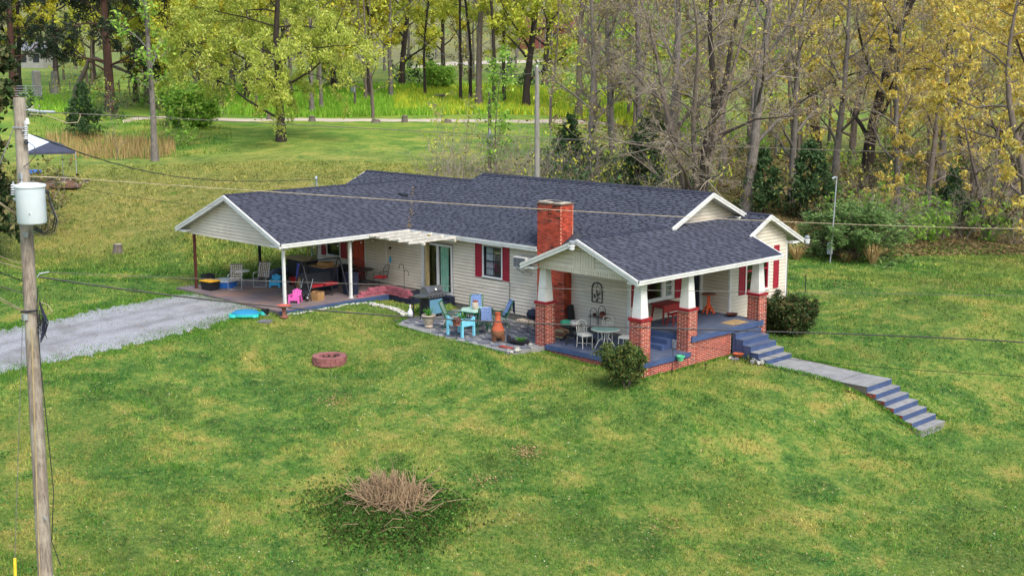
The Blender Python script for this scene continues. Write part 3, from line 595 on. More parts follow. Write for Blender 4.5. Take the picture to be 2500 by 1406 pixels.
for y in (-6.55, -3.3): MB().b(-7.9, -.6, y-.05, y+.05, 2.5, 2.615).obj('carport_beam', 'trim', house)
MB().b(-.88, -.78, -6.5, -.3, 2.5, 2.61).obj('carport_beam', 'trim', house)
# corner boards
for x0, x1, y0, y1, z0, z1 in ((11.42, 11.53, -.03, .06, -.12, 2.6), (12.74, 12.83, 4.32, 4.42, .25, 2.6), (12.77, 12.83, 8.04, 8.13, -.5, 2.75), (-7.73, -7.62, -.03, .05, .12, 2.6), (11.47, 11.54, 4.28, 4.34, .26, 2.6), (-.12, -.02, -.03, -.001, .1, 2.6)):
    MB().b(x0, x1, y0, y1, z0, z1).obj('corner_board', 'trim', house)

# ---- windows, shutters, doors
def window(axis, plane, a0, a1, z0, z1, frame='dark_frame', casing='trim', rows=4, cols=2, meet=True, curtain=None, cas=.07, curtain_span=None):
    f = mapper(axis, plane); w = MB()
    for p in ((a0-cas, a0, z0-cas, z1+cas), (a1, a1+cas, z0-cas, z1+cas), (a0, a1, z1, z1+cas), (a0, a1, z0-cas, z0)): mbox(w, f, p[0], p[1], -.05, .028, p[2], p[3])
    W_ = w.obj('window', casing, house); s = MB(); fr = .045
    for p in ((a0, a0+fr, z0, z1), (a1-fr, a1, z0, z1), (a0+fr, a1-fr, z1-fr, z1), (a0+fr, a1-fr, z0, z0+fr)): mbox(s, f, p[0], p[1], -.07, .006, p[2], p[3])
    if meet: mbox(s, f, a0+fr, a1-fr, -.068, .004, (z0+z1)/2-.022, (z0+z1)/2+.022)
    s.obj('sash', frame, W_)
    g = MB(); mbox(g, f, a0+fr, a1-fr, -.05, -.046, z0+fr, z1-fr); g.obj('pane', 'window_glass', W_)
    mu = MB()
    for k in range(1, cols):
        a = a0+(a1-a0)*k/cols; mbox(mu, f, a-.01, a+.01, -.044, -.03, z0+fr, z1-fr)
    for k in range(1, rows):
        z = z0+(z1-z0)*k/rows
        if not (meet and abs(z-(z0+z1)/2) < .03): mbox(mu, f, a0+fr, a1-fr, -.043, -.031, z-.01, z+.01)
    if mu.f: mu.obj('muntin', frame, W_)
    si = MB(); mbox(si, f, a0-cas-.02, a1+cas+.02, .028, .06, z0-cas-.0, z0-cas+.03); si.obj('sill', casing, W_)
    if curtain:
        c0, c1 = curtain_span or (a0, a1); drape(f, c0, c1, -.1, z0+.03, z1-.02, curtain, W_)
    return W_
def drape(f, c0, c1, d, z0, z1, m, parent):
    n = 28; vs = []; fs = []
    for k in range(n+1):
        a = c0+(c1-c0)*k/n; dd = d-.03*math.sin(k*1.9)
        vs += [f(a, dd, z0), f(a, dd, z1)]
    for k in range(n): fs.append((2*k, 2*k+2, 2*k+3, 2*k+1))
    return MB().add(vs, fs).obj('curtain', m, parent)
def shutter(axis, plane, a0, a1, z0, z1):
    f = mapper(axis, plane); m = MB(); mbox(m, f, a0, a1, .017, .03, z0, z1); s = m.obj('shutter', 'shutter', house)
    w = .05
    for p in ((a0, a0+w, z0, z1), (a1-w, a1, z0, z1), (a0+w, a1-w, z0, z0+.07), (a0+w, a1-w, z1-.07, z1), (a0+w, a1-w, (z0+z1)/2-.04, (z0+z1)/2+.04)):
        r = MB(); mbox(r, f, p[0], p[1], .03, .045, p[2], p[3]); r.obj('shutter_rail', 'shutter', s)
    z = z0+.09
    while z < z1-.09:
        if abs(z-(z0+z1)/2) > .06: r = MB(); mbox(r, f, a0+w, a1-w, .03, .036, z, z+.045); r.obj('louver', 'shutter', s)
        z += .065
window('x', 0, 3.76, 4.79, 1.22, 2.44, curtain='curtain_white', curtain_span=(3.8, 4.25)); shutter('x', 0, 3.28, 3.66, 1.13, 2.5); shutter('x', 0, 4.89, 5.27, 1.13, 2.5)
window('x', 0, -6.85, -5.92, 1.0, 2.02, rows=2, cols=1); shutter('x', 0, -7.3, -6.95, .92, 2.08); shutter('x', 0, -5.8, -5.35, .92, 2.08)
window('y', 11.5, .96, 1.92, 1.02, 1.95, frame='trim', rows=1, cols=1, meet=False); window('y', 11.5, 2.06, 2.5, 1.02, 1.95, frame='trim', rows=2, cols=1, curtain='curtain_white')
shutter('y', 11.5, 2.62, 3.0, .92, 2.1); shutter('y', 11.5, .08, .3, .92, 2.1); shutter('y', 11.5, .5, .82, .92, 2.1)
window('y', 12.8, 5.42, 6.86, .98, 2.55, frame='shutter', rows=4, cols=3); shutter('y', 12.8, 4.9, 5.3, .9, 2.62); shutter('y', 12.8, 7.2, 7.56, .9, 2.62)
# sliding glass door
fs_ = mapper('x', 0); m = MB()
for p in ((-.02, .07, .14, 2.24), (1.76, 1.85, .14, 2.24), (.07, 1.76, 2.15, 2.24), (.07, 1.76, .14, .22), (.87, .97, .22, 2.15)): mbox(m, fs_, p[0], p[1], -.08, .035, p[2], p[3])
sl = m.obj('sliding_door', 'trim', house)
for a, b_, d in ((.07, .87, -.02), (.97, 1.76, -.05)):
    g = MB(); mbox(g, fs_, a, b_, d-.004, d, .22, 2.15); g.obj('pane', 'window_glass', sl)
    g = MB()
    for p in ((a, a+.035, .22, 2.15), (b_-.035, b_, .22, 2.15)): mbox(g, fs_, p[0], p[1], d-.02, d+.015, p[2], p[3])
    g.obj('door_stile', 'dark_frame', sl)
drape(fs_, 1.0, 1.5, -.085, .22, 2.12, 'curtain_green', sl); drape(fs_, .1, .22, -.06, .22, 2.12, 'curtain_white', sl)
g = MB(); mbox(g, fs_, .84, .865, -.0, .05, 1.0, 1.25); g.obj('handle', 'black_metal', sl)
MB().b(.3, .44, -.20, -.06, -.1, 2.6).obj('door_post', 'lumber', house)
# orange carport door, dark front door
m = MB(); mbox(m, fs_, -4.97, -4.05, -.06, -.02, .12, 2.14); dr = m.obj('door', 'orange_door', house)
for z0, z1 in ((.25, .95), (1.1, 2.0)):
    for a in (-4.85, -4.46): g = MB(); mbox(g, fs_, a, a+.3, -.02, -.008, z0, z1); g.obj('door_panel', 'orange_door', dr)
MB().lathe([(.01, 0), (.035, .02), (.03, .05), (.0, .06)], 10).obj('handle', 'steel', dr, loc=(-4.15, .0, 1.05), rot=(rad(90), 0, 0))
for p in ((-5.05, -4.97, .12, 2.22), (-4.05, -3.97, .12, 2.22), (-4.97, -4.05, 2.14, 2.22)): m = MB(); mbox(m, fs_, p[0], p[1], -.05, .03, p[2], p[3]); m.obj('door_casing', 'trim', house)
fd = mapper('y', 11.5); m = MB(); mbox(m, fd, 3.36, 4.21, -.07, -.03, .26, 2.29); dr = m.obj('door', 'navy', house)
g = MB(); mbox(g, fd, 3.5, 4.07, -.03, -.02, .9, 2.1); g.obj('pane', 'window_glass', dr); g = MB(); mbox(g, fd, 3.42, 3.46, -.03, .03, 1.1, 1.3); g.obj('handle', 'steel', dr)
for p in ((3.25, 3.36, .25, 2.38), (4.21, 4.31, .25, 2.38), (3.36, 4.21, 2.29, 2.38)): m = MB(); mbox(m, fd, p[0], p[1], -.05, .03, p[2], p[3]); m.obj('door_casing', 'trim', house)
# white wall panel and frames by the carport
MB().b(-3.2, -2.42, -.05, -.02, 1.0, 2.3).obj('wall_panel', 'siding', house)
MB().b(-2.5, -2.4, -.075, -.051, .98, 2.32).obj('panel_trim', 'trim', house)
# ---- porch piers, columns, brick skirts
BR = MB().b(-.114, .114, -.05, .05, -.028, .028).mesh('brick'); BR.materials.append(MATS['brick'])
BH = MB().b(-.057, .057, -.05, .05, -.028, .028).mesh('brick'); BH.materials.append(MATS['brick'])
BRICKS = [300]
def brick_at(x, y, z, rot, half, parent, bulk):
    hl = .057 if half else .114; j = random.uniform(-.003, .003)
    if BRICKS[0] > 0 and bulk is None:
        BRICKS[0] -= 1; link('brick', BH if half else BR, None, parent, loc=(x, y, z+j), rot=(0, 0, rot+random.uniform(-.01, .01)))
    else:
        c, s = abs(math.cos(rot)), abs(math.sin(rot)); dx = hl*c+.05*s; dy = hl*s+.05*c
        bulk.b(x-dx, x+dx, y-dy, y+dy, z-.028+j, z+.028+j)
def pier(cx, cy, zb, zt, single=False):
    h = .255; core = MB().b(cx-h+.004, cx+h-.004, cy-h+.004, cy+h-.004, zb-.25, zt).obj('brick_pier', 'mortar', house)
    bulk = MB(); k = 0; z = zb-.2+.034; P = .0685
    while z < zt-.02:
        for side in range(4):
            rot = side*math.pi/2; nx, ny = math.sin(rot), -math.cos(rot); tx, ty = math.cos(rot), math.sin(rot)
            for j, (o, half) in enumerate(((-.132, False), (.117, False)) if (k+side) % 2 == 0 else ((-.198, True), (.0, False), (.195, True))):
                if (k+side) % 2 == 0 and j == 0: o = -.127
                x = cx+nx*(h-.05)+tx*o; y = cy+ny*(h-.05)+ty*o
                only = single and BRICKS[0] > 0 and z > zb-.05 and side in (0, 1)
                brick_at(x, y, z, rot, half, core, None if only else bulk)
        z += P; k += 1
    if bulk.f: bulk.obj('brickwork', 'brick', core, kind='stuff')
    MB().b(cx-.295, cx+.295, cy-.295, cy+.295, zt, zt+.1).obj('pier_cap', 'red_paint', house)
    c = MB().taper(cx, cy, zt+.1, 2.5, .2, .135); c.obj('tapered_column', 'trim', house)
    return core
PX = 14.08
pier(PX, -2.477, -.77, 1.16, True); pier(PX, .103, -.80, 1.16, True); pier(9.63, -2.477, -.52, 1.16); pier(PX, 4.33, -.8, 1.16)
def skirt(axis, plane, a0, a1, zb, zt):
    f = mapper(axis, plane); core = MB(); mbox(core, f, a0, a1, -.2, -.004, zb-.2, zt); c = core.obj('brick_skirt', 'mortar', house)
    bulk = MB(); z = zt-.036; k = 0
    while z > zb-.15:
        a = a0+(-.12 if k % 2 else 0)
        while a < a1:
            p, q = max(a, a0), min(a+.236, a1)
            if q-p > .03: mbox(bulk, f, p, q, -.1, random.uniform(-.001, .002), z-.028, z+.028)
            a += .249
        z -= .0685; k += 1
    bulk.obj('brickwork', 'brick', c, kind='stuff')
skirt('x', -2.72, 9.9, 13.8, -.72, -.46); skirt('y', 14.33, -2.2, -.17, -.85, -.46); skirt('y', 14.33, .37, 2.38, -.82, .05)
MB().b(9.9, 14.37, -2.77, -.02, -.455, -.28).obj('low_porch_slab', 'blue_rim', house); MB().b(9.93, 14.34, -2.74, -.03, -.279, -.272).obj('low_porch_floor', 'blue_floor', house)
MB().b(11.55, 14.4, .0, 4.34, .055, .245).obj('porch_slab', 'blue_rim', house)
y = .01; k = 0
while y < 4.32: MB().b(11.56, 14.385, y, min(y+.42, 4.33), .246, .2535).obj('floor_board', 'blue_floor', house); y += .425
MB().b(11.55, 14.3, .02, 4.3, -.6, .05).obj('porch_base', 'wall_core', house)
x = 11.56
while x < 13.8: MB().b(x, x+.14, -.03, .0, -.27, .05).obj('skirt_board', 'trim', house); x += .146
for k, (z0, z1, y0) in enumerate(((-.275, -.1, -.62), (-.1, .075, -.34))): MB().b(12.1, 13.55, y0, -.032, z0, z1).obj('side_step', 'blue_rim', house)
# front steps to the walk
for k in range(5):
    z1 = .03-.19*k; x1 = 14.53+.335*k; MB().b(14.40 if k == 0 else 14.53+.335*(k-1)-.02, x1, 2.4, 4.0, -1.0, z1-.012).obj('front_step', 'blue_rim', house)
    MB().b(14.41 if k == 0 else 14.53+.335*(k-1), x1+.012, 2.392, 4.008, z1-.012, z1).obj('step_tread', 'concrete' if k > 2 else 'blue_floor', house)
# steps below the sliding door
for k, (y0, z1) in enumerate(((-.34, .12), (-.68, -.06), (-1.0, -.22))): MB().b(1.12, 2.0, y0, -.03 if k == 0 else (-.34, -.68)[k-1]-.001, -.5, z1).obj('door_step', 'navy', house)
# ---- chimney
ch = MB().b(7.21, 8.41, -.41, .3, -.6, 4.46).obj('chimney', 'chimney_mortar', house); cb = MB(); cs = MB()
MB().hexa([(8.40, -.41, -.6), (8.62, -.41, -.6), (8.62, -.01, -.6), (8.40, -.01, -.6), (8.40, -.41, 2.0), (8.62, -.41, 2.0), (8.62, -.01, 2.0), (8.40, -.01, 2.0)]).obj('chimney_shoulder', 'chimney_mortar', ch)
MB().hexa([(8.405, -.415, 2.0), (8.63, -.415, 2.0), (8.63, -.01, 2.0), (8.405, -.01, 2.0), (8.405, -.415, 2.3), (8.42, -.415, 2.3), (8.42, -.01, 2.3), (8.405, -.01, 2.3)]).obj('chimney_slope', 'ridge_cap', ch)
z = -.45; k = 0
while z < 4.42:
    xr = 8.63 if z < 1.98 else 8.42; a = 7.2-(.11 if k % 2 else 0)
    while a < xr:
        p, q = max(a, 7.2), min(a+.208, xr)
        if q-p > .03: (cs if random.random() < max(.03, (z-3.6)*.55) else cb).b(p, q, -.416-random.uniform(0, .004), -.35, z, z+.053)
        a += .222
    a = -.41-(.11 if k % 2 else 0)
    while a < .25:
        p, q = max(a, -.345), min(a+.212, .25 if z > 2.6 else -.02)
        if q-p > .03:
            cb.b(xr-.06, xr+random.uniform(0, .004), p, q, z, z+.053); cb.b(7.2-random.uniform(0, .004), 7.26, p, q, z, z+.053)
        a += .222
    z += .0675; k += 1
cb.obj('brickwork', 'chimney_brick', ch, kind='stuff'); cs.obj('sooty_brickwork', 'soot_brick', ch, kind='stuff')
MB().b(7.17, 8.45, -.45, .33, 4.46, 4.5).obj('chimney_cap', 'old_wood', ch); MB().b(7.25, 7.85, -.4, .25, 4.5, 4.545).obj('chimney_cap', 'cream_stone', ch); MB().b(7.95, 8.4, -.38, .2, 4.5, 4.53).obj('chimney_cap', 'cream_stone', ch)
MB().b(7.5, 8.1, -.2, .1, 4.5, 4.56).obj('flue', 'black', ch)
MB().hexa([(8.43, -.4, 2.76), (8.8, -.4, 2.76), (8.8, .5, 3.18), (8.43, .5, 3.18), (8.43, -.4, 2.95), (8.5, -.4, 2.95), (8.5, .45, 3.4), (8.43, .45, 3.4)]).obj('flashing', 'vent_black', house)
# ---- carport slab and posts
MB().b(-8.3, -.5, -7.1, -.02, -.5, .115).obj('carport_slab', 'carport_floor', house)
MB().b(-.5, -.36, -7.1, -2.3, -.6, .10).obj('slab_edge', 'blue_rim', house)
MB().b(-.5, 1.1, -1.62, -.02, -.6, .07).obj('planter_plinth', 'navy', house); MB().b(-.5, -.38, -2.3, -1.63, -.6, .095).obj('slab_edge', 'blue_rim', house)
for x, y, m, n in ((-.84, -6.57, 'trim', 'trim'), (-.84, -3.28, 'trim', 'trim'), (-7.52, -6.57, 'rusty', 'rusty'), (-7.52, -3.28, 'black', 'black')):
    MB().b(x-.05, x+.05, y-.05, y+.05, .1, 2.5).obj('carport_post', m, house)
    MB().b(x-.09, x+.09, y-.09, y+.09, .11, .135).obj('post_base', m, house)
# roof vent, service mast, downspout
MB().hexa([(-3.2, 1.3, z_car(-3.2)-.05), (-2.9, 1.3, z_car(-2.9)-.05), (-2.9, 1.62, z_car(-2.9)-.05), (-3.2, 1.62, z_car(-3.2)-.05), (-3.2, 1.3, z_car(-3.2)+.06), (-2.9, 1.3, z_car(-2.9)+.16), (-2.9, 1.62, z_car(-2.9)+.16), (-3.2, 1.62, z_car(-3.2)+.06)]).obj('roof_vent', 'vent_black', house)
sm = MB().tube([(-5.9, -1.2, 3.5), (-5.9, -1.2, 4.62)], .035, 8).tube([(-5.9, -1.2, 4.62), (-5.88, -1.22, 4.7), (-5.8, -1.3, 4.7), (-5.76, -1.34, 4.62)], [.05, .06, .06, .045], 8).obj('service_mast', 'galv', house)
MB().tube([(-5.9, -1.2, 4.5), (-6.3, -1.6, 4.1)], .012, 6).obj('mast_brace', 'galv', sm)

# ================================================================== PATHS, PATIO
walk = MB().hexa([(15.92, 2.38, -1.1), (18.74, 2.4, -1.15), (18.76, 4.02, -1.15), (15.92, 4.02, -1.1), (15.92, 2.38, -.885), (18.74, 2.4, -.965), (18.76, 4.02, -.965), (15.92, 4.02, -.885)]).obj('path', 'concrete', kind='structure', label='short grey concrete path between the two flights of steps')
for x in (17.3,): MB().b(x-.01, x+.01, 2.39, 4.01, -.935, -.922).obj('joint', 'old_wood', walk)
gs = MB().b(18.82, 19.9, 2.4, 4.0, -1.5, -.992).obj('path_steps', 'old_wood', kind='structure', label='lower flight of blue painted concrete steps down the bank')
MB().b(18.81, 19.912, 2.39, 4.01, -.991, -.975).obj('tread', 'concrete', gs)
MB().b(19.902, 19.914, 2.4, 4.0, -1.17, -.992).obj('riser', 'blue_rim', gs)
for k in range(6):
    z1 = -1.17-.18*k; x0 = 19.915+.337*k; x1 = x0+.337
    MB().b(x0, x1-.014, 2.4, 4.0, z1-.6, z1-.014).obj('step', 'old_wood' if k < 5 else 'concrete', gs)
    MB().b(x0, x1-.002, 2.392, 4.008, z1-.013, z1).obj('tread', 'concrete', gs)
    if k < 5: MB().b(x1-.013, x1-.003, 2.4, 4.0, z1-.18, z1-.014).obj('riser', 'blue_rim', gs)
    for j in range(3):
        if k < 5: MB().b(x0+.01+.11*j, x0+.1+.11*j, 2.372, 2.4, z1-.1-.07*(j % 2), z1-.03-.06*(j % 2)).obj('brick', 'brick', gs)
PZ = -.345
patio = MB().prism([(1.9, -1.75, -.6), (2.9, -3.95, -.6), (6.4, -4.3, -.6), (9.5, -4.25, -.6), (9.85, -2.9, -.6), (9.85, -.05, -.6), (2.05, -.05, -.6)], (0, 0, .6+PZ-.02)).obj('patio', 'concrete', kind='structure', label='blue-grey stone patio beside the house wall')
rg = random.Random(5)
for i in range(12):
    for j in range(8):
        cx = 2.4+i*.64+(.3 if j % 2 else 0); cy = -.5-j*.48; w, h = .29, .215
        if cy < -3.75-(cx-2.9)*.06 or cx > 9.6 or cx < 2.3: continue
        pts = []
        for k in range(6):
            t = k*math.pi/3+rg.uniform(-.2, .2); pts.append((cx+math.cos(t)*(w+rg.uniform(-.03, .06)), cy+math.sin(t)*(h+rg.uniform(-.03, .05)), PZ-.021))
        MB().prism(pts, (0, 0, .018+rg.uniform(0, .012))).obj('flagstone', 'patio_stone', patio)

# ================================================================== helpers for furniture
def arc(c, r, a0, a1, n, plane='xz'):
    out = []
    for k in range(n+1):
        t = rad(a0+(a1-a0)*k/n); u, v = r*math.cos(t), r*math.sin(t)
        out.append((c[0]+u, c[1], c[2]+v) if plane == 'xz' else ((c[0], c[1]+u, c[2]+v) if plane == 'yz' else (c[0]+u, c[1]+v, c[2])))
    return out
def rock(parent, name, m, loc, s, seed):
    rg = random.Random(seed); bm = bmesh.new(); bmesh.ops.create_icosphere(bm, subdivisions=2, radius=1)
    for v in bm.verts:
        k = .8+.35*rg.random(); v.co = Vector((v.co.x*s[0]*k, v.co.y*s[1]*k, v.co.z*s[2]*k))
    me = bpy.data.meshes.new(name); bm.to_mesh(me); bm.free(); return link(name, me, m, parent, loc=loc, rot=(0, 0, rg.random()*6))
def blades(n, h, spread, seed, w=.02, droop=.35, base=.05):
    rg = random.Random(seed); m = MB()
    for _ in range(n):
        a = rg.random()*6.28; r = rg.random()*base; p = Vector((math.cos(a)*r, math.sin(a)*r, 0)); d = Vector((math.cos(a), math.sin(a), 0)); s = Vector((-d.y, d.x, 0))*w
        hh = h*rg.uniform(.6, 1.1); q = p+d*spread*rg.uniform(.2, .6)+Vector((0, 0, hh*.7)); e = p+d*spread*rg.uniform(.5, 1.1)+Vector((0, 0, hh*(1-droop*rg.random())))
        m.add([p-s, p+s, q+s*.8, q-s*.8, e], [(0, 1, 2, 3), (3, 2, 4)])
    return m
leaf_mat('leaf_fresh', ['#4f8a35', '#6aa544', '#3d7230'], .3)
leaf_mat('leaf_dark', ['#334a2c', '#41562f', '#4f5a34', '#5f5238', '#2a3d26'], .2)
leaf_mat('leaf_boxwood', ['#3f5a32', '#51693a', '#6c7a42', '#7f7c44', '#344c2c'], .3)

# ================================================================== FRONT PORCH THINGS
PF = .2536; LF = -.2715
t = thing('drop_leaf_table', 'red drop-leaf table under the porch window', 'table', (12.0, 1.45, PF))
MB().b(-.32, .32, -.5, .62, .68, .71).obj('tabletop', 'red_wood', t); MB().hexa([(.33, -.5, .44), (.36, -.5, .44), (.36, .62, .44), (.33, .62, .44), (.325, -.5, .70), (.345, -.5, .70), (.345, .62, .70), (.325, .62, .70)]).obj('drop_leaf', 'red_wood', t)
MB().b(-.26, .26, -.42, .54, .58, .679).obj('apron', 'red_wood', t)
for sx in (-1, 1):
    for sy in (-1, 1): MB().hexa([(sx*.28-.02, .06+sy*.5-.02, 0), (sx*.28+.02, .06+sy*.5-.02, 0), (sx*.28+.02, .06+sy*.5+.02, 0), (sx*.28-.02, .06+sy*.5+.02, 0), (sx*.24-.03, .06+sy*.44-.03, .579), (sx*.24+.03, .06+sy*.44-.03, .579), (sx*.24+.03, .06+sy*.44+.03, .579), (sx*.24-.03, .06+sy*.44+.03, .579)]).obj('leg', 'red_wood', t)
t = thing('bench', 'small red wooden bench in front of the red porch table', 'bench', (12.62, 1.4, PF))
MB().b(-.15, .15, -.45, .5, .4, .435).obj('seat', 'red_wood', t)
for sx in (-1, 1):
    for sy in (-.38, .43): MB().bar((sx*.16, sy*1.12, 0), (sx*.1, sy, .4), .035).obj('leg', 'red_wood', t)
MB().bar((-.1, -.36, .18), (-.1, .42, .18), .025).bar((.1, -.36, .18), (.1, .42, .18), .025).obj('stretcher', 'red_wood', t)
t = thing('pedestal_table', 'round-topped pedestal table with orange legs by the porch wall', 'side table', (12.2, 3.85, PF), .4)
MB().lathe([(.27, .74), (.285, .75), (.285, .77), (.27, .78)], 24).obj('tabletop', 'rust_top', t); MB().taper(0, 0, .22, .74, .055, .045).obj('column', 'orange_wood', t)
for k in range(4):
    c, s = math.cos(k*math.pi/2), math.sin(k*math.pi/2); MB().bar((c*.04, s*.04, .34), (c*.23, s*.23, .02), .05, .07).obj('leg', 'orange_wood', t)
t = MB().lathe([(.08, 0), (.16, .03), (.24, .11), (.225, .11), (.15, .045), (.0, .02)], 22, cap=False).obj('iron_bowl', 'rusty', smooth=True, label='dark shallow iron bowl on the porch floor by the siding', category='bowl'); t.location = (13.15, 4.05, PF)
t = MB().prism([(13.61, 2.69, PF+.001), (14.22, 2.67, PF+.001), (14.21, 3.62, PF+.001), (13.59, 3.65, PF+.001)], (0, 0, .012)).obj('door_mat', 'mat_tan', label='tan doormat at the head of the front steps', category='doormat')
def white_chair(name, label, loc, rz):
    t = thing(name, label, 'chair', loc, rz, 'white metal chairs round the glass table')
    MB().b(-.21, .21, -.2, .22, .43, .445).obj('seat_frame', 'white_metal', t)
    MB().prism([(-.2, -.2, .446), (.2, -.2, .446), (.22, .2, .446), (-.22, .2, .446)], (0, 0, .06)).obj('cushion', 'white_plastic', t)
    for sx in (-1, 1):
        MB().tube([(sx*.19, -.2, 0), (sx*.195, -.19, .43)], .013, 6).obj('leg', 'white_metal', t); MB().tube([(sx*.2, .24, 0), (sx*.195, .2, .43)], .013, 6).obj('leg', 'white_metal', t)
    MB().tube([(-.19, .22, .43), (-.2, .27, .75), (-.17, .29, .9), (0, .3, .96), (.17, .29, .9), (.2, .27, .75), (.19, .22, .43)], .013, 6).obj('back_frame', 'white_metal', t)
    m = MB(); m.tube([(-.12, .23, .47), (-.13, .27, .74), (0, .285, .88), (.13, .27, .74), (.12, .23, .47)], .009, 5)
    for k in range(5):
        a = -.12+.06*k; m.tube([(a, .25, .5), (a+.12 if a < .02 else .13, .272, .76)], .006, 4); m.tube([(a, .25, .5), (a-.12 if a > -.02 else -.13, .272, .76)], .006, 4)
    m.obj('lattice', 'white_metal', t)
    m = MB().tube([(-.19, -.15, .14), (-.06, 0, .16), (0, 0, .15), (.06, 0, .16), (.19, -.15, .14)], .008, 5).tube([(-.19, .2, .14), (-.06, 0, .16)], .008, 5).tube([(.19, .2, .14), (.06, 0, .16)], .008, 5); m.obj('stretcher', 'white_metal', t)
    return t
TC = (11.92, -1.78, LF)
t = thing('glass_table', 'round white metal table with frosted glass top on the low porch', 'table', TC)
MB().lathe([(.50, .70), (.515, .705), (.515, .72), (.50, .725)], 32).obj('rim', 'white_metal', t, smooth=True); MB().lathe([(.495, .726), (.495, .734)], 32).obj('glass_top', 'glass_top', t)
for k in range(4):
    c, s = math.cos(k*1.571+.5), math.sin(k*1.571+.5); MB().tube([(c*.38, s*.38, 0), (c*.28, s*.28, .22), (c*.1, s*.1, .42), (c*.18, s*.18, .62), (c*.3, s*.3, .7)], .016, 6).obj('leg', 'white_metal', t)
_tw = Vector(TC)
white_chair('metal_chair', 'white metal chair in front of the chimney side of the glass table', (11.25, -2.12, LF), rad(70))
white_chair('metal_chair', 'white lattice-back chair between the glass table and house wall', (11.3, -1.1, LF), rad(20))
white_chair('metal_chair', 'white metal chair half hidden behind the corner brick pier', (12.55, -1.4, LF), rad(-75))
t = thing('plant_stand', 'black arched wire plant stand against the porch siding', 'plant stand', (10.15, -.22, LF))
for x0, h in ((-.36, .98), (.05, 1.12)):
    MB().tube([(x0, 0, 0), (x0, 0, h-.16)]+[(x0+.17-.17*math.cos(k*math.pi/8), 0, h-.16+.17*math.sin(k*math.pi/8)) for k in range(1, 8)]+[(x0+.34, 0, h-.16), (x0+.34, 0, 0)], .011, 5).obj('arched_frame', 'black_metal', t)
for z in (.25, .68):
    m = MB().tube([(-.36, -.12, z), (.39, -.12, z), (.39, .12, z), (-.36, .12, z), (-.36, -.12, z)], .01, 5)
    for k in range(9): m.tube([(-.33+.085*k, -.12, z), (-.33+.085*k, .12, z)], .006, 4)
    m.obj('shelf', 'black_metal', t)
t = thing('lantern_house', 'small brown birdhouse on the wire plant stand', 'birdhouse', (10.38, -.22, LF+.69))
MB().b(-.07, .07, -.07, .07, 0, .13).obj('body', 'rust_top', t); MB().prism([(-.09, -.09, .13), (.09, -.09, .13), (0, -.09, .24)], (0, .18, 0)).obj('roof', 'rusty', t)
t = MB().lathe([(.05, 0), (.07, .1), (.08, .11), (.06, .11), (.05, .04)], 12).obj('flower_pot', 'rusty', label='small dark pot on the wire plant stand shelf', category='pot'); t.location = (10.0, -.22, LF+.69)
t = thing('wall_art', 'arched black iron wall hanging with leaf scrollwork on the siding', 'wall art', (9.96, -.045, .92))
fr = [(-.25, 0, 0), (-.25, 0, .5)]+[(-.25*math.cos(k*math.pi/10), 0, .5+.25*math.sin(k*math.pi/10)) for k in range(1, 10)]+[(.25, 0, .5), (.25, 0, 0), (-.25, 0, 0)]
MB().tube(fr, .022, 6).obj('frame', 'black_metal', t)
m = MB(); m.tube([(0, 0, 0), (.05, 0, .2), (-.05, 0, .4), (.03, 0, .72)], .01, 5)
for k in range(14):
    x, z = random.uniform(-.2, .2), random.uniform(.06, .62); a = random.random()*3.14; c, s = math.cos(a)*.06, math.sin(a)*.06
    m.prism([(x-c, -.008, z-s), (x-s*.4, -.008, z+c*.4), (x+c, -.008, z+s), (x+s*.4, -.008, z-c*.4)], (0, .012, 0))
m.obj('scrollwork', 'black_metal', t)
t = thing('pedestal_stand', 'black pedestal table with curved claw legs by the first pier', 'table', (10.35, -1.85, LF))
MB().tube([(0, 0, .2), (0, 0, .3), (0, 0, .42), (0, 0, .6)], [.06, .075, .045, .06], 10).obj('column', 'black', t, smooth=True); MB().lathe([(.4, .6), (.42, .62), (.42, .64)], 24).obj('tabletop', 'black', t)
for k in range(4):
    c, s = math.cos(k*1.571+.3), math.sin(k*1.571+.3); MB().tube([(c*.05, s*.05, .3), (c*.2, s*.2, .26), (c*.36, s*.36, .08), (c*.47, s*.47, .03)], [.045, .04, .032, .03], 6).obj('leg', 'black', t)
def sack(name, label, m, loc, s, rz, tilt):
    bm = bmesh.new(); bmesh.ops.create_icosphere(bm, subdivisions=3, radius=1)
    for v in bm.verts:
        x, y, z = v.co; k = 1+.08*math.sin(7*x+3*z)*math.cos(5*y); v.co = Vector((math.copysign(abs(x)**.7, x)*s[0]*k, math.copysign(abs(y)**.7, y)*s[1]*k, max(z, -.6)*s[2]*k+s[2]*.6))
    me = bpy.data.meshes.new(name); bm.to_mesh(me); bm.free(); me.polygons.foreach_set('use_smooth', [True]*len(me.polygons))
    o = link(name, me, m, label=label, category='bag', loc=loc, rot=(tilt, 0, rz)); return o
sack('soil_bag', 'white plastic sack slumped on the black pedestal table', 'bag_white', (10.5, -1.85, LF+.645), (.3, .17, .12), rad(-35), 0)
sack('soil_bag', 'green printed sack lying on the black table behind the pier', 'bag_green', (10.15, -1.9, LF+.645), (.25, .16, .11), rad(20), 0)
t = MB().lathe([(.12, 0), (.24, .02), (.25, .1), (.23, .12), (.05, .13)], 20).obj('lidded_pan', 'black', label='black round lidded pan on the low porch under the sacks', category='pan', smooth=True); t.location = (10.75, -1.35, LF)
t = MB().hexa([(0, 0, 0), (.05, 0, 0), (.05, .4, 0), (0, .4, 0), (-.1, .05, .95), (-.06, .05, .95), (-.06, .35, .95), (-.1, .35, .95)]).obj('leaning_panel', 'black', label='black panel leaning against the brick chimney side', category='panel'); t.location = (8.85, -.42, LF)
t = thing('firewood_stack', 'small stack of split firewood behind the first pier', 'firewood', (9.3, -1.4, -.36))
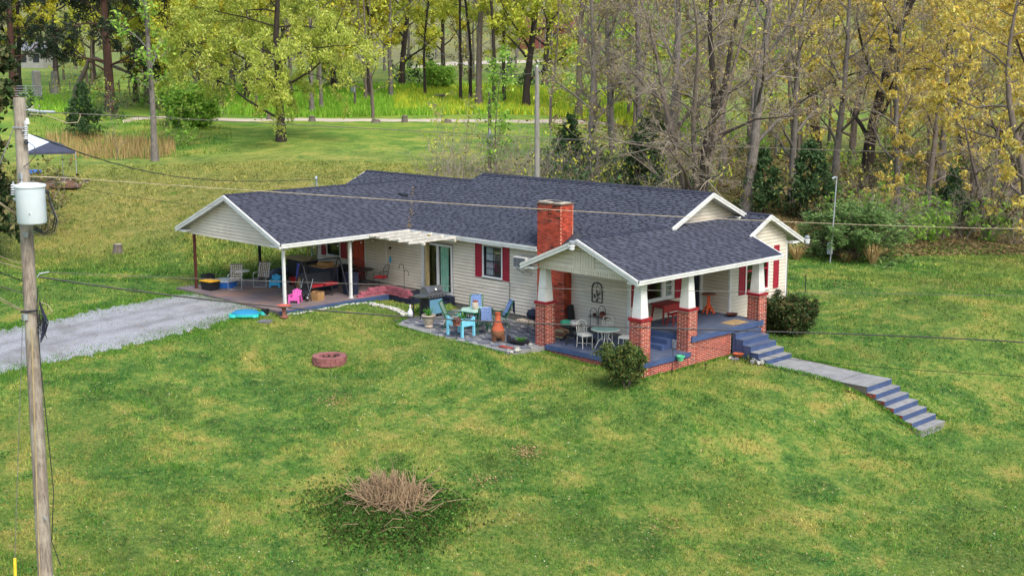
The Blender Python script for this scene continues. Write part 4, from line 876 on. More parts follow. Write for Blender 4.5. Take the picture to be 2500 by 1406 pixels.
for k in range(9): MB().tube([(-.2, (k % 3)*.13, .06+.11*(k//3)), (.22, (k % 3)*.13+.01, .06+.11*(k//3))], .055, 7).obj('log', 'rust_top' if k % 2 else 'lumber', t)

# ================================================================== PATIO THINGS
t = thing('gas_grill', 'stainless gas grill with blue cabinet door on the patio', 'grill', (2.72, -1.95, PZ))
MB().b(-.26, .24, -.36, .42, .08, .8).obj('cabinet', 'black', t); MB().b(.241, .255, -.3, .36, .12, .72).obj('cabinet_door', 'grill_blue', t)
cb_ = MB().b(-.28, .3, -.4, .46, .8, .93).obj('control_panel', 'steel', t)
for k in range(5): MB().lathe([(.028, 0), (.03, .03), (.0, .031)], 10).obj('knob', 'black', cb_, loc=(.3, -.28+.15*k, .865), rot=(0, rad(90), 0))
pr = [(-.26, .93), (-.26, 1.08), (-.16, 1.2), (.02, 1.24), (.16, 1.18), (.26, 1.02), (.28, .93)]
ld = MB().prism([(x, -.38, z) for x, z in pr], (0, .82, 0)).obj('lid', 'steel', t); MB().tube([(.29, -.25, 1.06), (.33, -.25, 1.06), (.33, .3, 1.06), (.29, .3, 1.06)], .014, 6).obj('handle', 'black', ld)
MB().lathe([(.045, 0), (.045, .02)], 12).obj('thermometer', 'white_plastic', ld, loc=(.235, .03, 1.12), rot=(0, rad(55), 0))
MB().b(-.26, .27, -.82, -.41, .87, .92).obj('side_shelf', 'steel', t); MB().b(-.26, .27, .47, .75, .87, .92).obj('side_shelf', 'steel', t)
for x in (-.22, .2): MB().b(x-.02, x+.02, -.78, -.74, 0, .87).obj('leg', 'black', t)
for x in (-.2, .18):
    for y in (-.3, .36): MB().lathe([(.04, -.02), (.04, .02)], 12).obj('wheel', 'black', t, loc=(x, y, .041), rot=(rad(90), 0, 0))
t = thing('goose_figure', 'pale blue goose figurine standing beside the grill leg', 'figurine', (2.35, -2.75, PZ), .4)
MB().lathe([(.07, 0), (.12, .06), (.14, .16), (.11, .26), (.05, .33), (.035, .42), (.045, .47), (.03, .52), (.0, .54)], 14).obj('body', 'porcelain', t, smooth=True); MB().tube([(.03, 0, .48), (.12, 0, .46)], [.025, .008], 6).obj('beak', 'orange_wood', t)
t = thing('urn_planter', 'cream stone urn with spiky green plant on the patio edge', 'planter', (4.35, -3.5, PZ))
MB().lathe([(.15, 0), (.17, .05), (.13, .1), (.17, .16), (.24, .4), (.29, .47), (.27, .5), (.23, .49), (.2, .42), (.0, .4)], 20, cap=False).obj('pot', 'cream_stone', t, smooth=True)
blades(45, .42, .3, 3, .014).obj('plant', 'leaf_fresh', t, loc=(0, 0, .4))
t = thing('planter_box', 'light blue wooden planter box on legs with scalloped sides', 'planter', (6.3, -3.6, PZ))
hx, hy = .4, .29
for x in (-hx, hx):
    for y in (-hy, hy): MB().b(x-.04, x+.04, y-.04, y+.04, 0, .72).obj('leg', 'light_blue', t)
def scallop(n, L): return [(-L+2*L*k/n, .68-.09*math.sin(math.pi*k/n)) for k in range(n+1)]
for y, s in ((-hy, -1), (hy, 1)): MB().prism([(-hx+.04, y-.015, .4), (hx-.04, y-.015, .4)]+[(x, y-.015, z) for x, z in scallop(10, hx-.04)[::-1]], (0, .03, 0)).obj('side_panel', 'light_blue', t)
for x in (-hx, hx): MB().prism([(x-.015, -hy+.04, .4), (x-.015, hy-.04, .4)]+[(x-.015, y, z) for y, z in scallop(10, hy-.04)[::-1]], (.03, 0, 0)).obj('end_panel', 'light_blue', t)
MB().b(-hx+.02, hx-.02, -hy+.02, hy-.02, .42, .56).obj('soil', 'old_wood', t); blades(40, .35, .28, 4, .016, base=.15).obj('plant', 'leaf_fresh', t, loc=(0, 0, .55))
b0 = on_z(1115, 832, -.42); t = thing('birdhouse', 'little brown birdhouse on a thin pole before the blue planter', 'birdhouse', tuple(b0))
MB().tube([(0, 0, -.1), (0, 0, .58)], .008, 6).obj('pole', 'black_metal', t); MB().b(-.1, .1, -.1, .1, .58, .76).obj('box', 'rust_top', t)
MB().prism([(-.15, -.13, .74), (.15, -.13, .74), (0, -.13, .9)], (0, .26, 0)).obj('roof', 'rusty', t); MB().lathe([(.03, 0), (.03, .004)], 12).obj('entrance', 'black', t, loc=(.101, 0, .68), rot=(0, rad(90), 0))
t = thing('chiminea', 'tall terracotta chiminea with darker footed base on the patio', 'chiminea', (8.0, -3.3, PZ))
MB().lathe([(.2, .13), (.25, .22), (.255, .34), (.24, .4)], 24, cap=False).obj('fire_bowl', 'terracotta_dark', t, smooth=True)
MB().lathe([(.24, .4), (.2, .52), (.15, .64), (.155, .66), (.14, .68), (.11, .82), (.095, .98), (.11, 1.0), (.11, 1.06), (.085, 1.06), (.08, .9)], 24, cap=False).obj('chimney_neck', 'terracotta', t, smooth=True)
for k in range(3):
    c, s = math.cos(k*2.094+.5), math.sin(k*2.094+.5); MB().hexa([(c*.17-.06, s*.17-.06, 0), (c*.17+.06, s*.17-.06, 0), (c*.17+.06, s*.17+.06, 0), (c*.17-.06, s*.17+.06, 0), (c*.15-.09, s*.15-.09, .2), (c*.15+.09, s*.15-.09, .2), (c*.15+.09, s*.15+.09, .2), (c*.15-.09, s*.15+.09, .2)]).obj('foot', 'terracotta_dark', t)
TG = (5.75, -2.3, PZ)
t = thing('patio_table', 'green hexagonal patio table with pale glass top', 'table', TG, .2)
MB().lathe([(.68, .68), (.7, .69), (.7, .72), (.68, .725)], 6).obj('rim', 'green_metal', t); MB().lathe([(.66, .726), (.66, .734)], 6).obj('glass_top', 'glass_top', t)
for k in range(6): c, s = math.cos(k*1.0472), math.sin(k*1.0472); MB().bar((c*.5, s*.5, 0), (c*.5, s*.5, .68), .045).obj('leg', 'green_metal', t)
t = thing('glass_jar', 'large clear jar with brown lid on the green table', 'jar', (TG[0]-.1, TG[1]+.05, PZ+.735))
MB().lathe([(.1, 0), (.12, .02), (.125, .2), (.1, .26), (.09, .27)], 16).obj('jar_body', 'cream_stone', t, smooth=True); MB().lathe([(.1, .271), (.1, .33)], 16).obj('lid', 'rust_top', t)
def green_chair(label, loc, rz, towel=True):
    t = thing('patio_chair', label, 'chair', loc, rz, 'green patio chairs')
    MB().prism([(-.24, -.25, .4), (.24, -.25, .4), (.24, .22, .36), (-.24, .22, .36)], (0, 0, .03)).obj('seat', 'chair_stripe', t)
    MB().prism([(-.24, .22, .38), (.24, .22, .38), (.24, .48, 1.02), (-.24, .48, 1.02)], (0, .03, .0)).obj('backrest', 'chair_stripe', t)
    for sx in (-1, 1):
        MB().tube([(sx*.27, -.3, 0), (sx*.28, -.26, .6), (sx*.28, .28, .62)], .02, 6).obj('armrest', 'green_metal', t); MB().tube([(sx*.26, .35, 0), (sx*.26, .2, .38), (sx*.26, .5, 1.05)], .02, 6).obj('back_post', 'green_metal', t)
    MB().tube([(-.26, .5, 1.05), (.26, .5, 1.05)], .02, 6).obj('top_rail', 'green_metal', t)
    if towel:
        m = MB(); ys = [(.16, .5), (.3, .66), (.44, .96), (.5, 1.085), (.56, 1.06), (.58, .8), (.6, .55)]; n = 9; vs = []; fs = []
        for i, (y, z) in enumerate(ys):
            for k in range(n): x = -.2+.4*k/(n-1); vs.append((x+.01*math.sin(i*2), y-.012*math.sin(k*1.7+i), z))
        for i in range(len(ys)-1):
            for k in range(n-1): fs.append((i*n+k, i*n+k+1, (i+1)*n+k+1, (i+1)*n+k))
        m.add(vs, fs); w = Matrix.Rotation(rz, 3, 'Z')
        o = m.obj('towel', 'towel', smooth=True, label='blue towel draped over the '+label.split(' chair ')[0]+' chair '+label.split(' chair ')[1], category='towel', group='blue towels on patio chairs'); o.location = loc; o.rotation_euler = (0, 0, rz)
    return t
green_chair('green patio chair nearest the door steps', (5.1, -1.75, PZ), rad(40))
green_chair('green patio chair backed to the wall below the meter', (6.35, -1.65, PZ), rad(-30))
green_chair('green patio chair between the table and chiminea', (6.6, -2.75, PZ), rad(-120))
green_chair('green striped patio chair behind the blue planter, without a towel', (5.2, -3.0, PZ), rad(125), False)
t = thing('kettle_smoker', 'black kettle grill on thin legs behind the first pier', 'grill', (7.9, -1.35, PZ))
MB().lathe([(.06, .5), (.2, .56), (.26, .7), (.26, .72), (.2, .86), (.05, .92), (.0, .925)], 20, cap=False).obj('kettle', 'navy', t, smooth=True); MB().tube([(-.06, 0, .93), (-.06, 0, .98), (.06, 0, .98), (.06, 0, .93)], .01, 5).obj('handle', 'steel', t)
for k in range(3): c, s = math.cos(k*2.1), math.sin(k*2.1); MB().tube([(c*.15, s*.15, .58), (c*.24, s*.24, 0)], .012, 5).obj('leg', 'black_metal', t)
t = thing('dark_planter', 'low black scalloped planter with small green plant near the pier', 'planter', (8.95, -3.1, PZ), .3)
MB().lathe([(.2, 0), (.28, .06), (.3, .14), (.26, .14), (.22, .08), (0, .07)], 12, cap=False, sx=1.3).obj('pot', 'black', t); MB().hexa([(-.5, -.12, 0), (-.3, -.14, 0), (-.3, .14, 0), (-.5, .12, 0), (-.52, -.06, .26), (-.4, -.1, .16), (-.4, .1, .16), (-.52, .06, .3)]).obj('spout', 'black', t)
blades(50, .2, .2, 9, .014, base=.12).obj('plant', 'leaf_fresh', t, loc=(.05, 0, .08))
t = thing('stone_edging', 'jumble of grey stones and bricks at the patio corner', 'stones', (9.4, -3.6, -.5))
for k in range(34): a = k/33; rock(t, 'stone', 'grey_stone' if k % 3 else 'white_stone', (.02+random.uniform(-.2, .2)-.05*a, -.55+1.15*a+random.uniform(-.1, .1), .06+random.uniform(0, .08)), (random.uniform(.06, .13), random.uniform(.05, .1), random.uniform(.04, .08)), k)
for k in range(6): MB().b(-.1, .1, -.05, .05, 0, .06).obj('brick', 'brick', t, loc=(-.55+.2*(k % 3), -.35+.11*(k//3), .12), rot=(0, 0, random.uniform(-.1, .1)))
t = thing('log_row', 'row of short round log ends against the house footing', 'logs', (6.6, -.3, PZ))
for k in range(6): MB().tube([(-.45+.17*k, -.22, .07), (-.45+.17*k, .15, .07)], .075, 9).obj('log', 'cream_stone', t)
t = thing('electric_meter', 'grey electric meter and conduit on the siding', 'meter', (5.3, -.02, .0))
MB().b(-.11, .11, -.12, -.0, .05, .3).obj('meter_box', 'galv', t); MB().lathe([(.07, 0), (.065, .05), (.0, .07)], 14).obj('dial', 'porcelain', t, loc=(0, -.12, .2), rot=(rad(90), 0, 0)); MB().tube([(0, -.03, .3), (0, -.03, 1.12)], .012, 6).obj('conduit', 'cable_grey', t)
t = thing('air_conditioner', 'boxy white air conditioner on brackets beside the chimney', 'air conditioner', (6.3, 0, 1.86))
MB().b(-.34, .34, -.5, -.02, .0, .42).obj('casing', 'white_plastic', t); gr = MB().b(-.32, .32, -.51, -.501, .03, .39).obj('grille', 'navy', t)
for k in range(8): MB().b(-.32, .32, -.518, -.511, .05+.043*k, .06+.043*k).obj('fin', 'galv', gr)
for k in range(9): MB().b(-.3+.075*k, -.292+.075*k, -.522, -.5185, .03, .39).obj('fin', 'galv', gr)
for x in (-.22, .22): MB().bar((x, -.46, -.03), (x, -.03, -.03), .03).bar((x, -.44, -.03), (x, -.03, -.3), .025).obj('bracket', 'galv', t)
def yard_light(label, loc, d):
    t = thing('yard_light', label, 'lamp', loc, 0, 'grey yard lights'); d = Vector(d)
    MB().tube([(0, 0, .04), tuple(d*.14+Vector((0, 0, .02)))], .03, 8).obj('arm', 'galv', t); c = d*.2
    MB().lathe([(.08, -.02), (.1, .02), (.1, .12), (.06, .15), (0, .155)], 14, (c.x, c.y), cap=False).obj('ballast', 'galv', t, smooth=True); MB().lathe([(.11, -.04), (.13, -.02), (.1, .0)], 14, (c.x, c.y)).obj('collar', 'white_metal', t); MB().lathe([(.06, -.19), (.1, -.16), (.11, -.04)], 14, (c.x, c.y)).obj('lens', 'porcelain', t, smooth=True)
yard_light('grey dusk light at the peak of the porch gable', (11.72, -3.15, 3.58), (0, -1, 0)); yard_light('grey dusk light on the far eave of the right-hand gable', (13.1, 8.8, 2.72), (.4, .9, 0))

# pergola over the sliding door
t = thing('pergola', 'weathered white pergola rafters over the sliding door', 'pergola', (0, 0, 0))
for k in range(5):
    x = -.35+.72*k; y0 = -2.62-.08*k; MB().b(x-.045, x+.045, y0, -.42, 2.66, 2.755).obj('rafter', 'trim_old', t)
MB().b(-.4, 2.62, -.56, -.47, 2.53, 2.658).obj('ledger', 'trim_old', t); MB().b(-.42, 2.7, -2.3, -2.2, 2.57, 2.658).obj('beam', 'trim_old', t)
MB().b(1.76, 1.86, -1.3, -1.2, 2.756, 2.83).obj('block', 'lumber', t)

# flower bed, block wall, hook
t = thing('block_wall', 'low curved wall of stacked pink concrete blocks by the carport', 'wall', (0, 0, 0))
BK = MB().hexa([(-.145, -.09, -.055), (.145, -.09, -.055), (.12, .09, -.055), (-.12, .09, -.055), (-.135, -.075, .055), (.135, -.075, .055), (.115, .085, .055), (-.115, .085, .055)]).mesh('block'); BK.materials.append(MATS['pink_block'])
path = [(-.66, -3.1), (-.66, -1.75), (-.5, -1.55), (1.05, -1.5)]
def along(P, s):
    for a, b in zip(P[:-1], P[1:]):
        L = math.dist(a, b)
        if s <= L: k = s/L; return a[0]+(b[0]-a[0])*k, a[1]+(b[1]-a[1])*k, math.atan2(b[1]-a[1], b[0]-a[0])
        s -= L
    return None
for c in range(3):
    s = .15+.14*c; zb = .165+.115*c
    while True:
        q = along(path, s)
        if q is None: break
        if not (c == 2 and s < .7) and s < 3.05-.1*c: link('block', BK, None, t, loc=(q[0], q[1], zb-(.03 if q[0] > .3 else 0)+random.uniform(-.004, .004)), rot=(0, 0, q[2]+random.uniform(-.06, .06)))
        s += .295
t = thing('stone_row', 'crooked row of whitish stones edging the flower bed', 'stones', (0, 0, 0))
for k in range(40):
    a = k/39; x = .1+2.2*a; y = -3.05+.3*math.sin(a*3)+random.uniform(-.12, .12)
    rock(t, 'stone', 'white_stone', (x, y, H(x, y)+.06), (random.uniform(.06, .12), random.uniform(.05, .1), random.uniform(.05, .08)), 100+k)
t = thing('bed_stone_row', 'thin line of pale rubble along the carport slab edge', 'stones', (0, 0, 0))
for k in range(26):
    y = -6.9+3.9*k/25; x = -.22+random.uniform(-.05, .06); rock(t, 'stone', 'white_stone', (x, y, H(x, y)+.03), (random.uniform(.04, .09), random.uniform(.05, .1), random.uniform(.03, .05)), 200+k)
t = thing('shepherd_hook', 'black double shepherd hook standing in the flower bed', 'plant hook', (.3, -1.35, .07))
MB().tube([(0, 0, -.1), (0, 0, 1.2)]+[(-.16+.16*math.cos(k*math.pi/8), 0, 1.2+.16*math.sin(k*math.pi/8)) for k in range(1, 9)]+[(-.34, 0, 1.12)], .012, 6).obj('pole', 'black_metal', t)
MB().tube([(0, 0, .95)]+[(.15-.15*math.cos(k*math.pi/8), 0, 1.0+.14*math.sin(k*math.pi/8)) for k in range(1, 9)]+[(.3, 0, .93), (.35, 0, .95)], .01, 6).obj('side_hook', 'black_metal', t)
t = thing('wind_chime', 'blue-bottomed wind chime hanging by the carport wall', 'wind chime', (-1.95, -.25, 1.15))
MB().tube([(0, 0, .25), (0, 0, 1.3)], .004, 4).obj('cord', 'cable_black', t); MB().lathe([(.05, .6), (.06, .66), (.02, .7)], 10).obj('top', 'black', t); MB().b(-.05, .05, -.012, .012, 0, .26).obj('sail', 'sky_blue', t)

# ================================================================== CARPORT THINGS
CF = .1155
def lawn_chair(label, loc, rz):
    t = thing('lawn_chair', label, 'lawn chair', loc, rz, 'webbed folding lawn chairs')
    for sx in (-1, 1):
        MB().tube([(sx*.29, -.3, .02), (sx*.29, -.28, .58), (sx*.29, .2, .6)], .014, 6).obj('arm_frame', 'galv', t); MB().b(sx*.29-.025, sx*.29+.025, -.26, .18, .605, .625).obj('armrest', 'white_plastic', t)
        MB().tube([(sx*.25, .3, .02), (sx*.26, -.22, .4)], .013, 6).obj('leg', 'galv', t); MB().tube([(sx*.25, .12, .34), (sx*.25, .42, 1.02)], .013, 6).obj('back_post', 'galv', t)
    MB().tube([(-.29, -.3, .02), (.29, -.3, .02)], .014, 6).tube([(-.25, .3, .02), (.25, .3, .02)], .013, 6).tube([(-.25, .42, 1.02), (.25, .42, 1.02)], .013, 6).obj('cross_tube', 'galv', t)
    def strap(P, Q, w, m, nm): MB().bar(P, Q, w, .006, up=(0, -.9, .4)).obj(nm, m, t)
    for k in range(6):
        a = -.21+.084*k; strap((a, .135, .37), (a, .425, 1.02), .05, 'weave_white', 'webbing'); MB().bar((a, -.24, .405), (a, .14, .36), .05, .006).obj('webbing', 'weave_white', t)
    for k in range(7):
        f = .06+.15*k; y, z = .13+.29*f, .36+.66*f; MB().bar((-.25, y-.009+(.003 if k % 2 else 0), z), (.25, y-.009, z), .006, .03, up=(0, .4, .9)).obj('webbing', 'weave_brown', t)
    for k in range(5): MB().bar((-.25, -.2+.075*k, .408-.008*k), (.25, -.2+.075*k, .408-.008*k), .045, .008).obj('webbing', 'weave_brown', t)
    return t
lawn_chair('webbed folding lawn chair next to the yellow-lidded bin', (-6.15, -5.45, CF), rad(50))
lawn_chair('webbed folding lawn chair next to the small blue chair', (-5.85, -4.3, CF), rad(35))
t = thing('folding_table', 'round white folding table between the webbed lawn chairs', 'table', (-6.5, -4.95, CF))
MB().lathe([(.36, .66), (.38, .67), (.38, .7), (.36, .705)], 24).obj('tabletop', 'white_plastic', t)
for k in range(4): c, s = math.cos(k*1.57), math.sin(k*1.57); MB().tube([(c*.3, s*.3, 0), (-c*.12, -s*.12, .66)], .011, 5).obj('leg', 'galv', t)
t = thing('storage_bin', 'black storage bin with a yellow lid at the carport edge', 'storage bin', (-6.75, -6.35, CF), rad(5))
MB().taper(0, 0, 0, .38, .3, .35, .22, .27).obj('bin_body', 'black', t); MB().b(-.38, .38, -.3, .3, .381, .41).obj('lid', 'yellow_lid', t); MB().b(-.3, .3, -.22, .22, .411, .43).obj('lid_panel', 'yellow_lid', t)
t = thing('milk_crate', 'open black crate beside the rusty carport post', 'crate', (-7.5, -6.0, CF)); 
for a, b_, c, d in ((-.22, .22, -.22, -.2), (-.22, .22, .2, .22), (-.22, -.2, -.2, .2), (.2, .22, -.2, .2)): MB().b(a, b_, c, d, 0, .55).obj('side', 'black', t)
t = thing('wading_pool', 'small round blue and white wading pool on the carport', 'wading pool', (-6.95, -5.45, CF)); MB().lathe([(.5, 0), (.55, .2), (.56, .26), (.52, .26), (.48, .03), (0, .02)], 28, cap=False).obj('pool_wall', 'blue_plastic', t, smooth=True); MB().lathe([(.555, .265), (.575, .28), (.575, .31), (.5, .3)], 28, cap=False).obj('rim', 'white_plastic', t); MB().lathe([(.5, .27), (.5, .29), (0, .3)], 24, cap=False).obj('cover', 'tarp_white', t)
def kid_chair(label, m, loc, rz, name='kid_chair'):
    t = thing(name, label, 'chair', loc, rz, 'plastic kid chairs')
    MB().hexa([(-.17, -.2, .2), (.17, -.2, .2), (.15, .14, .15), (-.15, .14, .15), (-.17, -.2, .22), (.17, -.2, .22), (.15, .14, .175), (-.15, .14, .175)]).obj('seat', m, t)
    for k in range(5):
        a = -.13+.065*k; h = .54-.05*abs(k-2)*.7; MB().hexa([(a-.028, .12, .17), (a+.028, .12, .17), (a+.028, .145, .17), (a-.028, .145, .17), (a*1.25-.033, .24, h), (a*1.25+.033, .24, h), (a*1.25+.033, .265, h), (a*1.25-.033, .265, h)]).obj('back_slat', m, t)
    for sx in (-1, 1):
        MB().b(sx*.2-.045, sx*.2+.045, -.24, .17, .3, .325).obj('armrest', m, t); MB().hexa([(sx*.2-.03, -.23, 0), (sx*.2+.03, -.23, 0), (sx*.2+.03, -.13, 0), (sx*.2-.03, -.13, 0), (sx*.19-.03, -.22, .3), (sx*.19+.03, -.22, .3), (sx*.19+.03, -.08, .3), (sx*.19-.03, -.08, .3)]).obj('leg', m, t)
        MB().hexa([(sx*.2-.025, .18, 0), (sx*.2+.025, .18, 0), (sx*.2+.025, .26, 0), (sx*.2-.025, .26, 0), (sx*.19-.025, .1, .3), (sx*.19+.025, .1, .3), (sx*.19+.025, .17, .3), (sx*.19-.025, .17, .3)]).obj('leg', m, t)
    MB().b(-.17, .17, -.215, -.2, .1, .2).obj('apron', m, t); return t
kid_chair('small sky-blue plastic chair on the carport slab', 'sky_blue', (-5.35, -3.95, CF), rad(45)); kid_chair('small pink plastic chair near the front carport post', 'pink', (-1.65, -5.5, CF), rad(35))
t = thing('toy_tub', 'red plastic toy tub behind the small blue chair', 'toy tub', (-5.1, -3.0, CF)); MB().lathe([(.22, .06), (.3, .3), (.32, .32), (.28, .32), (.2, .1), (0, .09)], 16, cap=False, sx=1.3).obj('tub', 'red_plastic', t)
for s in (-1, 1): MB().lathe([(.09, -.03), (.09, .03)], 12).obj('wheel', 'black', t, loc=(s*.2, -.2, .09), rot=(rad(90), 0, 0))
t = MB().hexa([(-.09, 0, 0), (.09, 0, 0), (.09, .03, 0), (-.09, .03, 0), (-.06, .2, .85), (.06, .2, .85), (.06, .22, .85), (-.06, .22, .85)]).obj('toy_slide', 'deep_blue', label='narrow blue plastic slide standing in the red tub', category='toy'); t.location = (-5.0, -3.05, CF+.105); t.rotation_euler = (0, 0, .6)
t = thing('porch_swing', 'black A-frame swing with red cushions under the carport', 'swing', (-2.0, -3.95, CF), rad(90)) 
for x in (-.95, .95):
    for s in (-1, 1): MB().tube([(x, 0, 1.55), (x, s*.12, 1.4), (x, s*.62, .02)], .028, 7).obj('frame_leg', 'black_metal', t)
MB().tube([(-.95, 0, 1.55), (.95, 0, 1.55)], .028, 7).obj('top_beam', 'black_metal', t)
MB().b(-.75, .75, -.25, .25, .44, .47).obj('seat', 'black', t); MB().hexa([(-.75, .25, .47), (.75, .25, .47), (.75, .28, .47), (-.75, .28, .47), (-.75, .4, .95), (.75, .4, .95), (.75, .43, .95), (-.75, .43, .95)]).obj('backrest', 'black', t)
for x in (-.38, .38): MB().b(x-.33, x+.33, -.24, .22, .471, .54).obj('cushion', 'red_fabric', t)
for x in (-.76, .76):
    for y in (-.22, .3): MB().tube([(x, y, .45), (x, 0, 1.53)], .008, 4).obj('hanger', 'black_metal', t)
MB().tube([(-.7, -.22, .44), (-.7, -.22, .02)], .02, 6).obj('front_leg', 'black_metal', t); MB().tube([(.4, -.22, .44), (.4, -.22, .02)], .02, 6).obj('front_leg', 'black_metal', t)
def big_bin(label, loc, s, m='navy', lid=None):
    t = thing('bin', label, 'bin', loc); MB().taper(0, 0, 0, s[2], s[0]*.92, s[0], s[1]*.92, s[1]).obj('bin_body', m, t); MB().b(-s[0]-.02, s[0]+.02, -s[1]-.02, s[1]+.02, s[2]+.001, s[2]+.04).obj('lid', lid or m, t); return t
big_bin('tall navy bin behind the right-hand carport post', (-1.55, -2.75, CF), (.26, .24, .88)); big_bin('wide dark bin with cardboard lid behind the swing', (-3.6, -2.6, CF), (.5, .4, .95), 'navy', 'cardboard')
big_bin('low dark bin against the carport wall', (-4.2, -1.0, CF), (.4, .3, .7), 'black'); big_bin('long black chest at the back corner of the carport', (-6.2, -1.9, CF), (.75, .35, .9), 'black', 'lumber')
big_bin('black upright box beside the long chest', (-4.8, -2.3, CF), (.3, .3, .8), 'black')
t = thing('plank_pile', 'loose boards lying across the black chest', 'boards', (-6.2, -1.9, CF+.945))
for k in range(6): MB().b(-1.0+.05*k, .9-.1*k, -.3+.1*k, -.22+.1*k, .02*(k % 3), .02*(k % 3)+.02).obj('board', 'lumber', t)
t = thing('ladder', 'wooden stepladder leaning at the back of the carport', 'ladder', (-6.9, -.75, CF), rad(20))
for s in (-1, 1): MB().bar((s*.26, -.35, 0), (s*.18, .1, 2.2), .05, .03).obj('rail', 'lumber', t)
for k in range(7): z = .25+.29*k; w = .26-.08*z/2.2; MB().b(-w, w, -.35+.45*z/2.2-.04, -.35+.45*z/2.2+.04, z, z+.025).obj('rung', 'lumber', t)
t = thing('ladder', 'dark metal ladder leaning on the corner of the house', 'ladder', (-7.4, -.3, CF))
for s in (-1, 1): MB().bar((s*.2, -.15, 0), (s*.2, .1, 2.3), .04, .03).obj('rail', 'galv', t)
for k in range(7): z = .3+.28*k; MB().bar((-.2, -.15+.25*z/2.3, z), (.2, -.15+.25*z/2.3, z), .025).obj('rung', 'galv', t)
t = thing('stroller', 'folded black stroller behind the pink chair', 'stroller', (-1.75, -4.95, CF), rad(30))
for x, y in ((-.22, -.25), (.22, -.25), (-.2, .3), (.2, .3)):
    w_ = MB().tube(arc((0, 0, 0), .12, 0, 360, 14, 'xz'), .022, 6, False).obj('wheel', 'black', t, loc=(x, y, .145), rot=(0, 0, rad(90))); MB().lathe([(.03, -.03), (.03, .03)], 8).obj('hub', 'white_plastic', w_, rot=(rad(90), 0, 0))
for x in (-.22, .22): MB().tube([(x, -.25, .15), (x, .1, .5), (x, .35, .85)], .014, 6).obj('push_bar', 'galv', t); MB().tube([(x, .3, .15), (x, .0, .55)], .014, 6).obj('frame', 'black_metal', t)
MB().hexa([(-.2, -.2, .28), (.2, -.2, .28), (.2, .2, .2), (-.2, .2, .2), (-.2, -.1, .4), (.2, -.1, .4), (.2, .3, .62), (-.2, .3, .62)]).obj('seat', 'black', t); MB().tube([(-.22, .35, .85), (.22, .35, .85)], .018, 6).obj('handle', 'black', t)
t = thing('cardboard_box', 'open cardboard box under the swing seat', 'box', (-1.5, -4.55, CF), .2)
for a, b_, c, d in ((-.25, .25, -.2, -.19), (-.25, .25, .19, .2), (-.25, -.24, -.19, .19), (.24, .25, -.19, .19)): MB().b(a, b_, c, d, 0, .34).obj('side', 'cardboard', t)
t = thing('bistro_table', 'round black metal table near the orange door', 'table', (-2.9, -1.0, CF)); MB().lathe([(.45, .7), (.46, .71), (.46, .73), (.44, .735)], 24).obj('tabletop', 'black_metal', t)
for k in range(4): c, s = math.cos(k*1.57+.4), math.sin(k*1.57+.4); MB().tube([(c*.34, s*.34, 0), (c*.1, s*.1, .3), (c*.2, s*.2, .7)], .016, 6).obj('leg', 'black_metal', t)
def iron_chair(label, loc, rz):
    t = thing('iron_chair', label, 'chair', loc, rz, 'black metal chairs with red cushions'); MB().b(-.22, .22, -.22, .22, .4, .42).obj('seat', 'black_metal', t); MB().b(-.21, .21, -.21, .2, .421, .49).obj('cushion', 'red_fabric', t)
    m = MB().tube([(-.22, .2, .42), (-.24, .3, .9), (-.12, .34, 1.02), (.12, .34, 1.02), (.24, .3, .9), (.22, .2, .42)], .014, 6)
    for k in range(5): m.tube([(-.16+.08*k, .22, .45), (-.16+.08*k, .325, .98)], .006, 4)
    m.obj('backrest', 'black_metal', t)
    for sx in (-1, 1): MB().tube([(sx*.24, .25, .65), (sx*.27, -.18, .64), (sx*.26, -.24, .42), (sx*.26, -.28, .02), (sx*.25, .0, .01), (sx*.24, .34, .03)], .013, 6).obj('side_frame', 'black_metal', t)
iron_chair('black metal chair with red cushion near the house wall', (-2.0, -.75, CF), rad(-70)); iron_chair('black metal chair with red cushion before the orange door', (-3.7, -.75, CF), rad(60))
t = thing('string_lights', 'string of small white bulbs under the carport eave', 'string lights', (0, 0, 0))
pts = [(-.7, -6.4+.3*k, 2.5-.09*math.sin(k*math.pi/3.3)**2) for k in range(21)]; MB().tube(pts, .005, 4).obj('wire', 'cable_black', t)
for k in range(0, 21, 2):
    p = pts[k]; MB().lathe([(.0, -.05), (.022, -.03), (.016, 0)], 8).obj('bulb', 'white_plastic', t, loc=(p[0], p[1], p[2]-.005))

t = thing('feed_sack', 'tan sack slumped by the red toy tub', 'bag', (-4.3, -3.35, CF)); MB().lathe([(.18, 0), (.24, .12), (.22, .3), (.1, .42), (.14, .48)], 12, sx=1.2).obj('sack_body', 'cardboard', t, smooth=True); MB().tube([(-.12, 0, .43), (.12, 0, .43)], .02, 6).obj('tie', 'cable_tan', t)
t = thing('cardboard_box', 'flat cardboard box on the dark bin behind the swing', 'box', (-3.55, -2.55, CF+.995), .3); MB().b(-.3, .3, -.22, .22, 0, .14).obj('carton', 'cardboard', t); MB().b(-.3, .3, -.015, .015, .141, .144).obj('tape', 'mat_tan', t)
t = thing('trash_bag', 'black bag heaped beside the long chest', 'bag', (-5.3, -2.3, CF)); MB().lathe([(.25, 0), (.32, .12), (.3, .34), (.12, .52), (.05, .54)], 14).obj('bag_body', 'black', t, smooth=True); MB().lathe([(.04, .54), (.1, .62), (.05, .64)], 8).obj('knot', 'black', t)
t = thing('push_toy', 'grey and cream ride-on toy by the dark bin', 'toy', (-3.3, -3.75, CF), .5); MB().b(-.28, .28, -.12, .12, .12, .26).obj('body', 'cream_stone', t); MB().b(-.3, -.22, -.1, .1, .26, .52).obj('back', 'steel', t)
for x_ in (-.2, .2):
    for y_ in (-.13, .13): MB().lathe([(.09, -.025), (.09, .025)], 12).obj('wheel', 'black', t, loc=(x_, y_, .09), rot=(rad(90), 0, 0))
